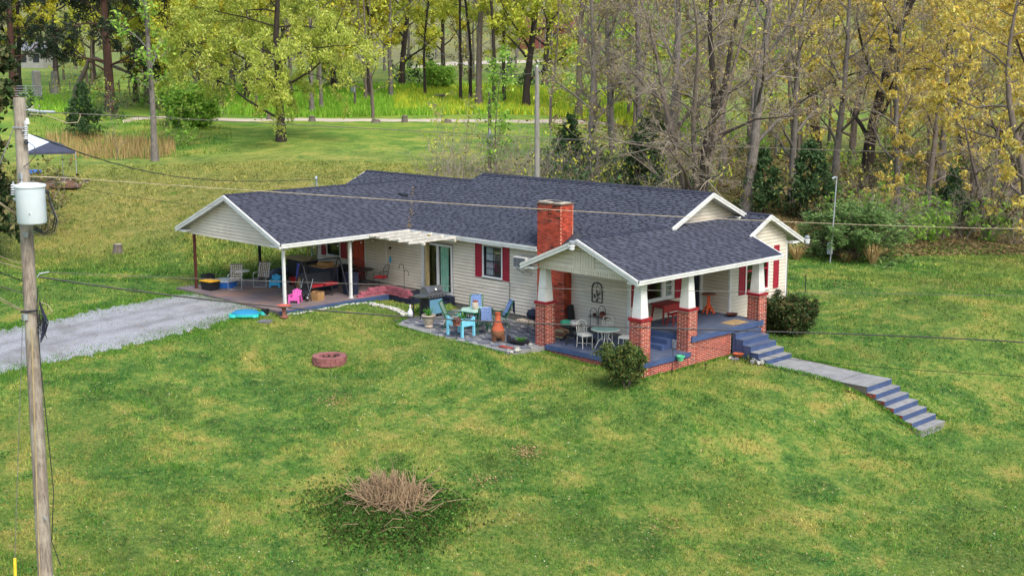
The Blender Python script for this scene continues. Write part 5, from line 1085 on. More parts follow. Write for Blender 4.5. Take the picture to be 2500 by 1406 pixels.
t = thing('grey_tarp', 'crumpled dark tarp over things at the carport back edge', 'tarp', (-7.3, -2.2, CF)); vs = [(-.5+.125*i, -.9+.2*j, .35+.3*math.sin(i*1.3)*math.cos(j*.9)*.4+(0 if 0 < i < 8 and 0 < j < 9 else -.34)) for i in range(9) for j in range(10)]
MB().add(vs, [(i*10+j, i*10+j+1, (i+1)*10+j+1, (i+1)*10+j) for i in range(8) for j in range(9)]).obj('tarp_sheet', 'tarp_dark', t, smooth=True); MB().tube([(-.4, -.5, .3), (.4, -.5, .3)], .03, 6).obj('rope', 'cable_tan', t)

# ================================================================== YARD THINGS
def on_ground(u, v): q = gpt(u, v); return (q[0], q[1], q[2])
p = on_ground(600, 772); t = thing('turtle_sandbox', 'turquoise turtle-shaped sandbox with a blue shell lid', 'sandbox', p, rad(45))
MB().lathe([(.42, 0), (.49, .05), (.49, .12), (.46, .14)], 24, sx=1.15).obj('base', 'teal', t, smooth=True); MB().lathe([(.47, .141), (.46, .17), (.36, .22), (.18, .25), (0, .26)], 24, cap=False, sx=1.15).obj('shell_lid', 'shell_blue', t, smooth=True)
for a in (40, 140, 220, 320): c, s = math.cos(rad(a)), math.sin(rad(a)); MB().lathe([(.14, 0), (.17, .04), (.15, .1), (.05, .12)], 12, (c*.55, s*.48)).obj('flipper', 'teal', t, smooth=True)
MB().lathe([(.1, 0), (.15, .08), (.13, .2), (.04, .24)], 12, (.72, 0)).obj('head', 'teal', t, smooth=True); MB().lathe([(.06, 0), (.05, .1), (.01, .12)], 8, (-.62, 0)).obj('tail', 'teal', t)
p = on_ground(648, 770); t = thing('plant_pot', 'black nursery pot of soil beside the turtle sandbox', 'pot', p); MB().lathe([(.12, 0), (.16, .24), (.175, .25), (.15, .25), (.14, .2), (0, .2)], 16, cap=False).obj('pot', 'black', t); MB().lathe([(.18, .0), (.2, .03)], 16).obj('saucer', 'cream_stone', t)
p = on_ground(694, 776); t = thing('birdbath', 'red concrete birdbath with scalloped bowl by the carport post', 'birdbath', p)
MB().lathe([(.15, 0), (.16, .05), (.09, .1), (.07, .3), (.1, .4)], 14).obj('pedestal', 'rust_top', t, smooth=True)
vs = []; n = 32
for r, z in ((.1, .4), (.24, .44), (.29, .5), (.26, .5), (.2, .465)):
    for k in range(n): rr = r*(1+.06*math.sin(k*math.pi/2) if r > .2 else 1); vs.append((rr*math.cos(2*math.pi*k/n), rr*math.sin(2*math.pi*k/n), z))
MB().add(vs, [(i*n+k, i*n+(k+1) % n, (i+1)*n+(k+1) % n, (i+1)*n+k) for i in range(4) for k in range(n)]+[tuple(4*n+k for k in range(n))]).obj('bowl', 'birdbath', t)
p = on_ground(648, 784); t = MB().b(-.25, .25, -.22, .22, -.03, .035).obj('stepping_stone', 'grey_stone', label='square grey stepping stone in the grass near the birdbath', category='stone'); t.location = p; t.rotation_euler = (0, 0, .5)
p = on_ground(672, 762); t = rock(None, 'clay_rock', 'terracotta', (p[0], p[1], p[2]+.04), (.14, .1, .07), 77); t['label'] = 'reddish clay lump beside the birdbath'; t['category'] = 'rock'
# fire pit
mat('soot', '#2c2422', '#3f302c', .95, 5, 1)
p = on_ground(805, 886); t = thing('fire_pit', 'round fire pit ring of reddish concrete blocks on the lawn', 'fire pit', p)
for c in range(2):
    for k in range(11):
        a0 = 2*math.pi*(k+.5*c)/11; a1 = a0+2*math.pi/11-.02; R0, R1 = .39, .63; z0 = .15*c-.01; z1 = z0+.147
        P = []
        for z in (z0, z1): P += [(R0*math.cos(a0), R0*math.sin(a0), z), (R1*math.cos(a0), R1*math.sin(a0), z), (R1*math.cos(a1), R1*math.sin(a1), z), (R0*math.cos(a1), R0*math.sin(a1), z)]
        MB().hexa(P).obj('block', 'pit_block', t)
MB().lathe([(.385, .02), (.0, .04)], 16, cap=False).obj('ash_bed', 'black', t); MB().lathe([(.383, .0), (.383, .22)], 22, cap=False).obj('soot_lining', 'soot', t); blades(30, .16, .15, 12, .012, base=.2).obj('weeds', 'leaf_fresh', t, loc=(0, 0, .04))
# hook with mint pot by the low porch
p = on_ground(1641, 905); t = thing('plant_hook', 'thin black garden hook leaning near the low porch', 'plant hook', p, rad(45))
MB().tube([(0, 0, -.1), (.02, 0, .95)]+[(.14-.13*math.cos(k*math.pi/7), 0, .95+.13*math.sin(k*math.pi/7)) for k in range(1, 8)]+[(.28, 0, .86)], .011, 6).obj('rod', 'black_metal', t)
q = Matrix.Rotation(rad(45), 3, 'Z') @ Vector((.28, 0, 0)); t = thing('hanging_pot', 'mint green pot hanging from the thin garden hook', 'pot', (p[0]+q.x, p[1]+q.y, p[2]+.35))
MB().lathe([(.09, 0), (.13, .14), (.15, .15), (.15, .19), (.12, .19), (.1, .1)], 16).obj('pot', 'mint', t); MB().tube([(-.13, 0, .18), (0, 0, .52), (.13, 0, .18)], .005, 4).obj('hanger', 'black_metal', t)
# rocks and pot beside the front steps
t = thing('step_planting', 'clutter of stones and a clay dish beside the front steps', 'rock garden', (15.1, 2.05, H(15.1, 2.05)))
for k in range(16): rock(t, 'stone', 'grey_stone' if k % 2 else 'white_stone', (random.uniform(-.6, .7), random.uniform(-.15, .25), .05), (random.uniform(.06, .12), random.uniform(.05, .1), random.uniform(.05, .1)), 300+k)
MB().lathe([(.1, .1), (.2, .22), (.21, .24), (.18, .24), (0, .2)], 14, cap=False).obj('clay_dish', 'terracotta', t, loc=(-.25, .1, 0)); blades(40, .3, .25, 22, .014, base=.3).obj('weeds', 'leaf_dark', t, loc=(.2, .1, 0))
for k, (u, v, lb) in enumerate(((1640, 920, 'small black solar path light before the low porch'), (1792, 888, 'small black solar path light nearest the front steps'), (1722, 905, 'small black solar path light in front of the brick skirt'))):
    p = on_ground(u, v); t = thing('path_light', lb, 'path light', p, 0, 'solar path lights'); MB().tube([(0, 0, -.05), (0, 0, .22)], .01, 5).obj('stake', 'black_metal', t); MB().lathe([(.03, .22), (.05, .25), (.02, .27)], 10).obj('cap', 'black', t)
# stumps
def stump(label, u, v, r, h, m='old_wood'):
    p = on_ground(u, v); t = thing('tree_stump', label, 'stump', p, random.random(), 'cut stumps and posts'); MB().tube([(0, 0, -.15), (0, 0, .1), (0, 0, h*.6), (.03, 0, h)], [r*1.35, r*1.1, r*.95, r*.9], 11).obj('bark', m, t); MB().lathe([(r*.8, 0), (r*.78, .012)], 11).obj('cut_face', 'cream_stone', t, loc=(.03, 0, h)); return t
stump('lone grey stump in the side yard', 288, 620, .24, .5); stump('short dark stump post right at the lane edge', 988, 299, .28, .6); stump('low stump left of the other lane-edge stumps', 918, 300, .4, .3); stump('low stump beyond the second lane-edge stump', 1093, 300, .35, .3); stump('squat stump in the tall field grass', 1057, 270, .5, .6)
stump('small stump at the lane under the drooping tree', 762, 297, .3, .5); stump('small stump at the far edge of the field', 657, 293, .25, .5)
p = on_ground(1075, 248); t = thing('log_heap', 'dark heap of cut logs in the flowering field', 'log heap', p)
for k in range(9): a = random.uniform(-.4, .4); MB().tube([(-1.1*math.cos(a)+.2*k-.9, -.2*(k % 3), .2+.18*(k//3)), (.7*math.cos(a)+.2*k-.9, math.sin(a)-.2*(k % 3), .25+.22*(k//3))], .14, 7).obj('log', 'old_wood', t)
# brush stump in the foreground
bp_ = gpt(955, 1235); t = thing('brush_stump', 'clump of cut tan shrub stalks in the front lawn', 'brush stump', tuple(bp_))
m = MB(); rg = random.Random(31)
for k in range(520):
    a = rg.random()*6.28; r = .72*math.sqrt(rg.random()); x, y = r*math.cos(a)*1.2, r*math.sin(a); L = rg.uniform(.6, .98)*(1.12-r*.45); b_ = rg.random()*6.28; ln = min(.95, rg.expovariate(2.8))+.2*r
    if k % 14 == 0: L *= 1.6; ln += .25
    ex, ey = x+math.cos(b_)*ln*L, y+math.sin(b_)*ln*L; hz = L*math.sqrt(max(.15, 1-ln*ln)); w = rg.uniform(.008, .022); kx, ky = rg.uniform(-.06, .06), rg.uniform(-.06, .06)
    m.tube([(x, y, -.05), (x+(ex-x)*.4+kx, y+(ey-y)*.4+ky, hz*.5), (ex, ey, hz)], [w, w*.85, w*.6], 4)
for k in range(230):
    a = rg.random()*6.28; r = .3+rg.expovariate(2.4); x, y = r*math.cos(a), r*math.sin(a); b_ = rg.random()*6.28; L = rg.uniform(.3, .9); z = .16+.2*max(0, 1.2-r)
    m.tube([(x, y, z), (x+math.cos(b_)*L*.5, y+math.sin(b_)*L*.5, z+rg.uniform(0, .18)), (x+math.cos(b_)*L, y+math.sin(b_)*L, z+rg.uniform(-.06, .22))], [.009, .007, .004], 4)
mat('stalk', '#9c8567', '#74614b', .9, 3, 1, piece=.3, dirt='#7a624e', dirt_amt=.5, dscale=3)
m.obj('stalks', 'stalk', t, kind='stuff')
mat('soil', '#5b4a35', '#463a2a', .95, 3, 1, bump=.5, bscale=20)

# ================================================================== FAR THINGS
def open_frame_tent():
    D = 77.0; a = pixD(68, 372, D); t = thing('canopy_tent', 'pop-up canopy tent with white and grey roof panels', 'canopy tent', (0, 0, 0))
    A = Vector(pixD(60, 374, 75)); B = Vector(pixD(184, 371, 76.5)); C_ = Vector(pixD(150, 352, 79.5)); Dd = Vector(pixD(38, 352, 78)); ap = Vector(pixD(121, 348, 76.6)); ap2 = Vector(pixD(70, 328, 78))
    for nm, P, m in (('roof_panel', [A, B, ap], 'tarp_dark'), ('roof_panel', [B, C_, ap2, ap], 'tarp_dark'), ('roof_panel', [Dd, A, ap, ap2], 'tarp_white'), ('roof_panel', [C_, Dd, ap2], 'tarp_white')):
        MB().prism(P, (0, 0, .02)).obj(nm, m, t)
    for P in (A, B, C_, Dd): g = H(P.x, P.y); MB().tube([(P.x, P.y, g), tuple(P)], .025, 6).obj('pole', 'galv', t)
    for P, Q in ((A, B), (B, C_), (C_, Dd), (Dd, A)): MB().prism([P, Q, Q-Vector((0, 0, .12)), P-Vector((0, 0, .12))], (0, .01, 0)).obj('valance', 'tarp_dark', t)
open_frame_tent()
p = on_ground(140, 448); t = thing('debris_pile', 'heap of red mulch, sticks and scraps under the canopy tent', 'debris pile', p)
vs = [(math.cos(k*.4488)*2.4*random.uniform(.8, 1.1), math.sin(k*.4488)*1.6*random.uniform(.8, 1.1), -.1) for k in range(14)]+[(math.cos(k*.4488)*1.2, math.sin(k*.4488)*.8, .22) for k in range(14)]+[(0, 0, .3)]
mat('mulch', '#6f5440', '#544032', .95, 5, 1, bump=.6, bscale=20, world=False)
MB().add(vs, [(k, (k+1) % 14, 14+(k+1) % 14, 14+k) for k in range(14)]+[(14+k, 14+(k+1) % 14, 28) for k in range(14)]).obj('mulch_mound', 'mulch', t)
for k in range(40): a = random.random()*3.14; x, y = random.uniform(-1.8, 2.6), random.uniform(-1.4, 1.2); MB().bar((x, y, .12), (x+math.cos(a)*random.uniform(.3, .9), y+math.sin(a)*.5, random.uniform(.15, .4)), random.uniform(.04, .12), .05).obj('scrap', random.choice(['old_wood', 'cream_stone', 'black', 'white_board']), t)
p = on_ground(84, 425); t = MB().tube(arc((0, 0, .1), .4, 0, 320, 18, 'xy')+arc((0, 0, .2), .38, 0, 300, 18, 'xy'), .05, 6).obj('coiled_hose', 'blue_plastic', label='coil of blue hose beside the mulch heap', category='hose'); t.location = p
# field gate and fence
p = on_ground(62, 247); t = thing('field_gate', 'grey tubular farm gate at the track', 'gate', p, rad(40))
for k in range(6): MB().tube([(-1.4, 0, .25+.22*k), (1.6, 0, .25+.22*k)], .03, 6).obj('rail', 'galv', t)
for x in (-1.4, .1, 1.6): MB().tube([(x, 0, .2), (x, 0, 1.4)], .035, 6).obj('upright', 'galv', t)
p = on_ground(92, 246); t = thing('gate_post', 'thick pale wooden post beside the farm gate', 'post', p); MB().b(-.3, .3, -.3, .3, -.3, 2.6).obj('post', 'wood_pole_grey', t); MB().prism([(-.3, -.3, 2.6), (.3, -.3, 2.6), (0, -.3, 2.75)], (0, .6, 0)).obj('post_cap', 'wood_pole_grey', t)
p = on_ground(135, 240); t = thing('gate_post', 'old tree-trunk post further along the field fence', 'post', p); MB().tube([(0, 0, -.3), (0, 0, 1), (.1, 0, 2.6)], [.45, .35, .3], 9).obj('post', 'wood_pole_grey', t); MB().tube([(.05, 0, 1.6), (.5, 0, 2.3)], [.12, .05], 6).obj('stub', 'wood_pole_grey', t)
t = thing('wire_fence', 'wire fence on thin dark posts along the far field', 'fence', (0, 0, 0))
prev = None
for k in range(12):
    q = gpt(100+k*24, 242-k*1.2); MB().tube([(q[0], q[1], q[2]-.3), (q[0]+random.uniform(-.1, .1), q[1], q[2]+1.6)], .06, 5).obj('fence_post', 'old_wood', t)
    if prev is not None:
        for z in (.5, .9, 1.3): MB().tube([(prev[0], prev[1], prev[2]+z), (q[0], q[1], q[2]+z)], .012, 4).obj('fence_wire', 'cable_grey', t)
    prev = q
def shed(label, u, v, D, L, Wd, h, rz, wallm, roofm, nm='shed', z=None):
    q = pixD(u, v, D); g = H(q[0], q[1]) if z is None else z; t = thing(nm, label, 'building', (q[0], q[1], g), rz)
    MB().b(-L/2, L/2, -Wd/2, Wd/2, -1, h).obj('wall', wallm, t); MB().prism([(-L/2-.3, -Wd/2-.4, h), (-L/2-.3, Wd/2+.4, h), (-L/2-.3, 0, h+Wd*.32)], (L+.6, 0, 0)).obj('roof', roofm, t)
    for k in range(3): w_ = MB().b(-.5, .5, -.03, .03, -.6, .6).obj('window', 'dark_frame', t, loc=(-L/3+k*L/3, -Wd/2-.02, h*.55)); MB().b(-.42, .42, -.045, -.031, -.5, .5).obj('pane', 'window_glass', w_)
    return t
shed('white farm building behind the cedar at the far left', 78, 150, 190, 6.5, 4, 2.4, rad(30), 'white_board', 'metal_roof'); shed('low brown barn with white doors up the hillside', 1350, 92, 260, 14, 8, 3.5, rad(50), 'barn_red', 'barn_red', 'barn'); shed('grey roofed house high behind the bare trees', 1770, 60, 300, 16, 9, 4, rad(40), 'white_board', 'metal_roof', 'far_house')
# birdhouse and box on posts across the lane
p = on_ground(867, 262); t = thing('utility_box', 'grey utility box on a dark post beyond the lane', 'utility box', p); MB().tube([(0, 0, -.2), (0, 0, 2.2)], .12, 8).obj('post', 'old_wood', t); MB().b(-.25, .25, -.3, -.12, 1.5, 2.1).obj('box', 'galv', t)

# ================================================================== TREES
mat('bark_grey', '#77706a', '#4f4a46', .95, 3, 1, bump=.7, bscale=10, stretch=(6, 6, 1.2), world=False, dirt='#8d8a80', dirt_amt=.6)
mat('bark_dark', '#3d3530', '#27221f', .95, 3, 1, bump=.7, bscale=10, stretch=(6, 6, 1.2), world=False)
mat('bark_red', '#5d4238', '#3d2c28', .95, 3, 1, bump=.7, bscale=10, stretch=(6, 6, 1.2), world=False)
mat('bark_brown', '#776c63', '#52483f', .95, 3, 1, bump=.7, bscale=10, stretch=(6, 6, 1.2), world=False)
mat('twig', '#9d9288', '#776c62', .95, 2, 1, world=False, piece=.25)
mat('twig_dark', '#4b4038', '#352d28', .95, 2, 1, world=False, piece=.25)
mat('twig_pale', '#a29684', '#7d7266', .95, 2, 1, world=False, piece=.2)
leaf_mat('leaf_lime', ['#b8c046', '#d0ce58', '#a0b240', '#dcd86c'], .5)
leaf_mat('leaf_yellow', ['#ccc044', '#dcd056', '#b0b040', '#cccc5c'], .5)
leaf_mat('leaf_gold', ['#d2be5a', '#e0d270', '#c4ae4c', '#dcd888', '#caa85a'], .5)
leaf_mat('leaf_willow', ['#b4c054', '#c8d068', '#9db04c', '#d6d67c'], .5)
leaf_mat('leaf_bud', ['#9c8b62', '#8a7a56', '#a9a05c'], .3)
leaf_mat('needle', ['#2c3d2c', '#394a36', '#46483a', '#2a3330'], .15)
leaf_mat('needle_green', ['#3a5434', '#4a6340', '#324a2e', '#5c734c'], .25)
leaf_mat('needle_fresh', ['#66874c', '#7d9a5a', '#557844', '#94a86c'], .35)
leaf_mat('leaf_magnolia', ['#26361f', '#334628', '#1c2a1a', '#5c6444', '#7a7450'], .1)
leaf_mat('leaf_spring', ['#80aa44', '#98be54', '#6c9a3c', '#aecb62'], .45)
leaf_mat('leaf_brush', ['#5c5a34', '#6f6a3c', '#4a5a30', '#7d6444', '#8a8a4a'], .25)
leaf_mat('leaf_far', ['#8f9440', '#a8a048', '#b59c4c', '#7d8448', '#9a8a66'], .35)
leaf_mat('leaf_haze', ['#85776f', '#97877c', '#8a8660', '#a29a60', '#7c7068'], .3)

def _norm(a): return a/np.maximum(np.linalg.norm(a, axis=-1, keepdims=True), 1e-9)
def tubes_np(paths, radii, n):
    """paths (T,S,3), radii (T,S) -> verts, quads"""
    P = np.asarray(paths, float); R = np.asarray(radii, float); T, S_, _ = P.shape
    d = np.empty_like(P); d[:, 1:-1] = P[:, 2:]-P[:, :-2]; d[:, 0] = P[:, 1]-P[:, 0]; d[:, -1] = P[:, -1]-P[:, -2]; d = _norm(d)
    ref = np.where(np.abs(d[:, :1, 2:3]) > .85, np.array([1., 0, 0]), np.array([0, 0, 1.])); a = _norm(np.cross(d, np.broadcast_to(ref, d.shape))); c = np.cross(a, d)
    t = 2*np.pi*np.arange(n)/n
    V = P[:, :, None]+(a[:, :, None]*np.cos(t)[None, None, :, None]+c[:, :, None]*np.sin(t)[None, None, :, None])*R[:, :, None, None]
    i = np.arange(T*S_*n).reshape(T, S_, n); q = np.stack([i[:, :-1], np.roll(i[:, :-1], -1, 2), np.roll(i[:, 1:], -1, 2), i[:, 1:]], -1).reshape(-1, 4)
    return V.reshape(-1, 3), q
def leaves_np(C, size, rg, aspect=.55, droop=0.0, flat=0.0):
    K = len(C); a = _norm(rg.normal(size=(K, 3))); 
    if droop: a = _norm(a+np.array([0, 0, -droop]))
    b = rg.normal(size=(K, 3))
    if flat: a[:, 2] *= 1-flat; a = _norm(a); b = b*(np.array([1, 1, 1-flat]))
    b = _norm(np.cross(a, b) if not flat else b-a*(a*b).sum(1, keepdims=True)); s = (np.asarray(size)*rg.uniform(.6, 1.35, K))[:, None]
    V = np.stack([C-a*s, C+b*s*aspect, C+a*s, C-b*s*aspect], 1).reshape(-1, 3); return V, np.arange(4*K).reshape(K, 4)
class TreeGeo:
    def __init__(s): s.lv = {}; s.leafpts = []
    def path(s, lvl, pts, rads): s.lv.setdefault((lvl, len(pts)), []).append((pts, rads))
def skeleton(seed, h, r0, levels, lean=(0, 0), clear=.25, trunk_wig=.03, stems=1, stem_spread=.0, top=.25):
    """levels: list of dicts n, len, ang, wig, trop, rr"""
    rg = np.random.default_rng(seed); G = TreeGeo(); G.rg = rg
    for st in range(stems):
        S0 = 12; p = np.array([0., 0, -.25]); a = rg.random()*6.28
        d = np.array([lean[0], lean[1], 1.0]) + (stem_spread*np.array([math.cos(st*6.28/stems+.6), math.sin(st*6.28/stems+.6), 0]) if stems > 1 else 0); d = d/np.linalg.norm(d)
        rs = r0*(1 if stems == 1 else rg.uniform(.6, .9)); pts = []; rad_ = []
        hh = h*rg.uniform(.85, 1.0) if stems > 1 else h
        for i in range(S0):
            pts.append(p.copy()); f = i/(S0-1); rad_.append(rs*((1-f)*(1-top)+top*.5+.0)*(1.35 if i == 0 else 1)); p = p+d*hh/(S0-1); d = _norm(d+rg.normal(0, trunk_wig, 3)*np.array([1, 1, .3]))
        G.path(0, pts, rad_); _branch(G, rg, np.array(pts), np.array(rad_), hh, levels, 1, clear)
    return G
def _branch(G, rg, pts, rads, L, levels, lvl, start):
    if lvl > len(levels): return
    P = levels[lvl-1]; n = max(1, int(round(P['n']*rg.uniform(.8, 1.2)))); fr = np.sort(rg.uniform(start, .99, n)) if lvl > 1 else np.linspace(start, .98, n)+rg.uniform(-.02, .02, n)
    for j, f in enumerate(np.clip(fr, 0, .99)):
        x = f*(len(pts)-1); i = int(x); k = x-i; p = pts[i]*(1-k)+pts[min(i+1, len(pts)-1)]*k; r = (rads[i]*(1-k)+rads[min(i+1, len(pts)-1)]*k)
        ax = _norm(pts[min(i+1, len(pts)-1)]-pts[max(i-1, 0)]+1e-9)
        az = (j*2.4+rg.uniform(-.6, .6)); u = _norm(np.cross(ax, [0.3, .5, .8])); v = np.cross(ax, u); ang = rad(P['ang'])*rg.uniform(.7, 1.25)
        d = ax*math.cos(ang)+(u*math.cos(az)+v*math.sin(az))*math.sin(ang)
        taper = (1-P.get('cone', .35)*f) if lvl == 1 else (1-.5*f)
        if 'bell' in P: taper = .35+.65*math.sin(math.pi*min(1, max(0, (f-start)/(1-start)*.9+.08)))
        bl = L*P['len']*taper*rg.uniform(.7, 1.2); S_ = P.get('seg', 5); q = p.copy(); bp = []; br = []; rb = min(r*P.get('rr', .55), r*.9)
        for s in range(S_):
            bp.append(q.copy()); br.append(max(rb*(1-.8*s/(S_-1)), P.get('rmin', .006))); q = q+d*bl/(S_-1); d = _norm(d+rg.normal(0, P.get('wig', .15), 3)+np.array([0, 0, P.get('trop', 0)]))
        G.path(lvl, bp, br)
        if lvl == len(levels): G.leafpts.append(np.array(bp))
        else: _branch(G, rg, np.array(bp), np.array(br), bl, levels, lvl+1, .25)
def tree_meshes(name, G, bark, twig, leafm, per, lsize, trunk_lv=1, jitter=.15, droop=0, sides=(9, 6, 4, 3, 3), aspect=.55, flat=0):
    V0, F0, V1, F1 = [], [], [], []; o0 = o1 = 0
    for (lv, ns), items in G.lv.items():
        v, q = tubes_np([i[0] for i in items], [i[1] for i in items], sides[min(lv, 4)])
        if lv <= trunk_lv: V0.append(v); F0.append(q+o0); o0 += len(v)
        else: V1.append(v); F1.append(q+o1); o1 += len(v)
    nt_ = sum(len(f) for f in F1)
    if per > 0 and leafm:
        C = []
        for bp in G.leafpts:
            k = G.rg.poisson(per)
            if k: t = G.rg.random(k)*(len(bp)-1); i = t.astype(int); f = (t-i)[:, None]; C.append(bp[i]*(1-f)+bp[np.minimum(i+1, len(bp)-1)]*f)
        C = np.concatenate(C); C = C+G.rg.normal(0, jitter, C.shape); v, q = leaves_np(C, lsize, G.rg, aspect, droop, flat); V1.append(v); F1.append(q+o1)
    m0 = np_mesh(name+'_trunk', np.concatenate(V0), np.concatenate(F0)); m0.materials.append(MATS[bark]); m0.polygons.foreach_set('use_smooth', [True]*len(m0.polygons))
    m1 = None
    if V1:
        F1 = np.concatenate(F1); m1 = np_mesh(name+'_crown', np.concatenate(V1), F1); m1.materials.append(MATS[twig])
        if leafm: m1.materials.append(MATS[leafm])
        mi = np.zeros(len(m1.polygons), np.int32); mi[nt_:] = 1 if leafm else 0; m1.polygons.foreach_set('material_index', mi)
    return m0, m1
def plant(proto, name, label, loc, rz=0.0, s=1.0, cat='tree', group=None, tilt=0.0):
    t = thing(name, label, cat, loc, rz, group, s)
    if tilt: t.rotation_euler = (Matrix.Rotation(tilt, 3, Vector((FW[0], FW[1], 0)).normalized()) @ Matrix.Rotation(rz, 3, 'Z')).to_euler()
    link('trunk', proto[0], None, t)
    if proto[1]: link('crown', proto[1], None, t)
    return t
def base(u, D, dz=0.0):
    """ground position under image column u at forward distance D"""
    q = CAM+ray(u, 400)*D; return (q[0], q[1], H(q[0], q[1])+dz)
L = dict
PR = {}
PR['slim'] = tree_meshes('slim_tree', skeleton(1, 27, .38, [L(n=15, len=.2, ang=55, wig=.12, trop=.08, rr=.35, cone=.3), L(n=6, len=.5, ang=45, wig=.2, rr=.5), L(n=5, len=.5, ang=45, wig=.25, rmin=.012)], clear=.3, trunk_wig=.02), 'bark_brown', 'twig', 'leaf_yellow', 6, .17)
PR['slim2'] = tree_meshes('slim_tree', skeleton(2, 26, .2, [L(n=14, len=.16, ang=55, wig=.14, trop=.08, rr=.4), L(n=6, len=.5, ang=45, wig=.2, rr=.5), L(n=4, len=.5, ang=45, wig=.25, rmin=.012)], clear=.25, trunk_wig=.045), 'bark_dark', 'twig_dark', 'leaf_lime', 8, .17)
PR['lime'] = tree_meshes('lime_tree', skeleton(3, 20, .36, [L(n=16, len=.3, ang=58, wig=.15, trop=.05, rr=.45), L(n=7, len=.5, ang=50, wig=.2, rr=.5), L(n=7, len=.45, ang=50, wig=.25, rmin=.012)], clear=.14, trunk_wig=.04), 'bark_dark', 'twig_dark', 'leaf_lime', 24, .135)
PR['greytree'] = tree_meshes('grey_tree', skeleton(4, 19, .27, [L(n=12, len=.22, ang=42, wig=.14, trop=.12, rr=.42), L(n=6, len=.5, ang=45, wig=.2, rr=.5), L(n=5, len=.45, ang=45, wig=.25, rmin=.01)], clear=.2, trunk_wig=.025), 'bark_grey', 'twig', 'leaf_spring', 4, .14)
PR['willow'] = tree_meshes('drooping_tree', skeleton(5, 16, .36, [L(n=30, len=.5, ang=68, wig=.16, trop=.03, rr=.34, cone=.25, seg=7), L(n=10, len=.42, ang=55, wig=.2, trop=-.08, rr=.45, seg=6), L(n=8, len=.5, ang=50, wig=.2, trop=-.28, rmin=.01, seg=5)], lean=(.02, .06), clear=.12, trunk_wig=.06), 'bark_dark', 'twig_dark', 'leaf_willow', 30, .11, jitter=.12, droop=.8, aspect=.4)
PR['gold'] = tree_meshes('golden_tree', skeleton(6, 19, .52, [L(n=15, len=.36, ang=60, wig=.18, trop=.04, rr=.42, seg=6), L(n=8, len=.48, ang=50, wig=.22, rr=.5), L(n=7, len=.45, ang=50, wig=.25, trop=-.05, rmin=.012)], clear=.2, trunk_wig=.05), 'bark_dark', 'twig_pale', 'leaf_gold', 11, .14, jitter=.07, droop=.5, aspect=.45)
PR['gold2'] = tree_meshes('golden_tree', skeleton(7, 14, .28, [L(n=14, len=.42, ang=62, wig=.2, trop=.02, rr=.45, seg=6), L(n=8, len=.48, ang=50, wig=.22, rr=.5), L(n=7, len=.45, ang=50, wig=.25, trop=-.05, rmin=.01)], clear=.15, trunk_wig=.07), 'bark_brown', 'twig_pale', 'leaf_gold', 10, .12, jitter=.06, droop=.6, aspect=.4)
PR['bare_multi'] = tree_meshes('bare_tree', skeleton(8, 16, .33, [L(n=16, len=.42, ang=58, wig=.15, trop=.0, rr=.5, seg=7), L(n=8, len=.5, ang=42, wig=.17, trop=-.02, rr=.55, seg=6), L(n=7, len=.48, ang=42, wig=.2, rr=.6, trop=-.03), L(n=3, len=.5, ang=42, wig=.22, rmin=.009, seg=3)], clear=.1, trunk_wig=.05, stems=3, stem_spread=.24), 'bark_brown', 'twig_pale', None, 0, .1, trunk_lv=1)
PR['bare'] = tree_meshes('bare_tree', skeleton(9, 21, .36, [L(n=15, len=.3, ang=50, wig=.14, trop=.04, rr=.48, seg=6), L(n=8, len=.5, ang=42, wig=.18, rr=.55), L(n=7, len=.48, ang=42, wig=.2, rr=.6, rmin=.012), L(n=3, len=.5, ang=42, wig=.22, rmin=.009, seg=4)], clear=.2, trunk_wig=.03), 'bark_grey', 'twig', 'leaf_bud', .8, .11)
PR['cedar'] = tree_meshes('cedar', skeleton(10, 22, .42, [L(n=40, len=.29, ang=82, wig=.1, trop=.0, rr=.26, cone=.45, seg=7), L(n=11, len=.34, ang=50, wig=.18, trop=-.04, rr=.5), L(n=6, len=.5, ang=45, wig=.22, trop=-.06, rmin=.012)], clear=.13, trunk_wig=.02), 'bark_red', 'twig_dark', 'needle', 8, .2, jitter=.15, aspect=.25, droop=.4)
PR['conifer'] = tree_meshes('young_conifer', skeleton(11, 4.6, .08, [L(n=46, len=.46, ang=70, wig=.08, trop=.06, rr=.3, cone=.9, seg=5), L(n=10, len=.45, ang=50, wig=.15, rmin=.006, seg=4)], clear=.04, trunk_wig=.02), 'bark_red', 'twig_dark', 'needle_green', 15, .13, jitter=.09, aspect=.35)
PR['fluffy'] = tree_meshes('spreading_evergreen', skeleton(12, 2.8, .14, [L(n=20, len=1.15, ang=64, wig=.12, trop=.0, rr=.5, cone=.45, seg=6), L(n=12, len=.32, ang=50, wig=.12, trop=-.03, rr=.5, seg=4), L(n=5, len=.5, ang=45, wig=.2, rmin=.006, seg=3)], clear=.06, stems=3, stem_spread=.35), 'bark_brown', 'twig_dark', 'needle_fresh', 7, .09, jitter=.06, aspect=.28, flat=.6)
PR['magnolia'] = tree_meshes('magnolia', skeleton(13, 12, .3, [L(n=50, len=.24, ang=72, wig=.12, trop=.05, rr=.35, cone=.35, seg=5), L(n=8, len=.5, ang=50, wig=.18, rr=.5), L(n=5, len=.5, ang=50, wig=.2, rmin=.01)], clear=.04), 'bark_dark', 'twig_dark', 'leaf_magnolia', 5, .16, jitter=.12)
PR['sapling'] = tree_meshes('sapling', skeleton(14, 8, .07, [L(n=22, len=.2, ang=48, wig=.14, trop=.1, rr=.5, seg=5), L(n=6, len=.5, ang=48, wig=.2, rmin=.006, seg=4)], clear=.12, trunk_wig=.03), 'bark_brown', 'twig', 'leaf_spring', 13, .11)
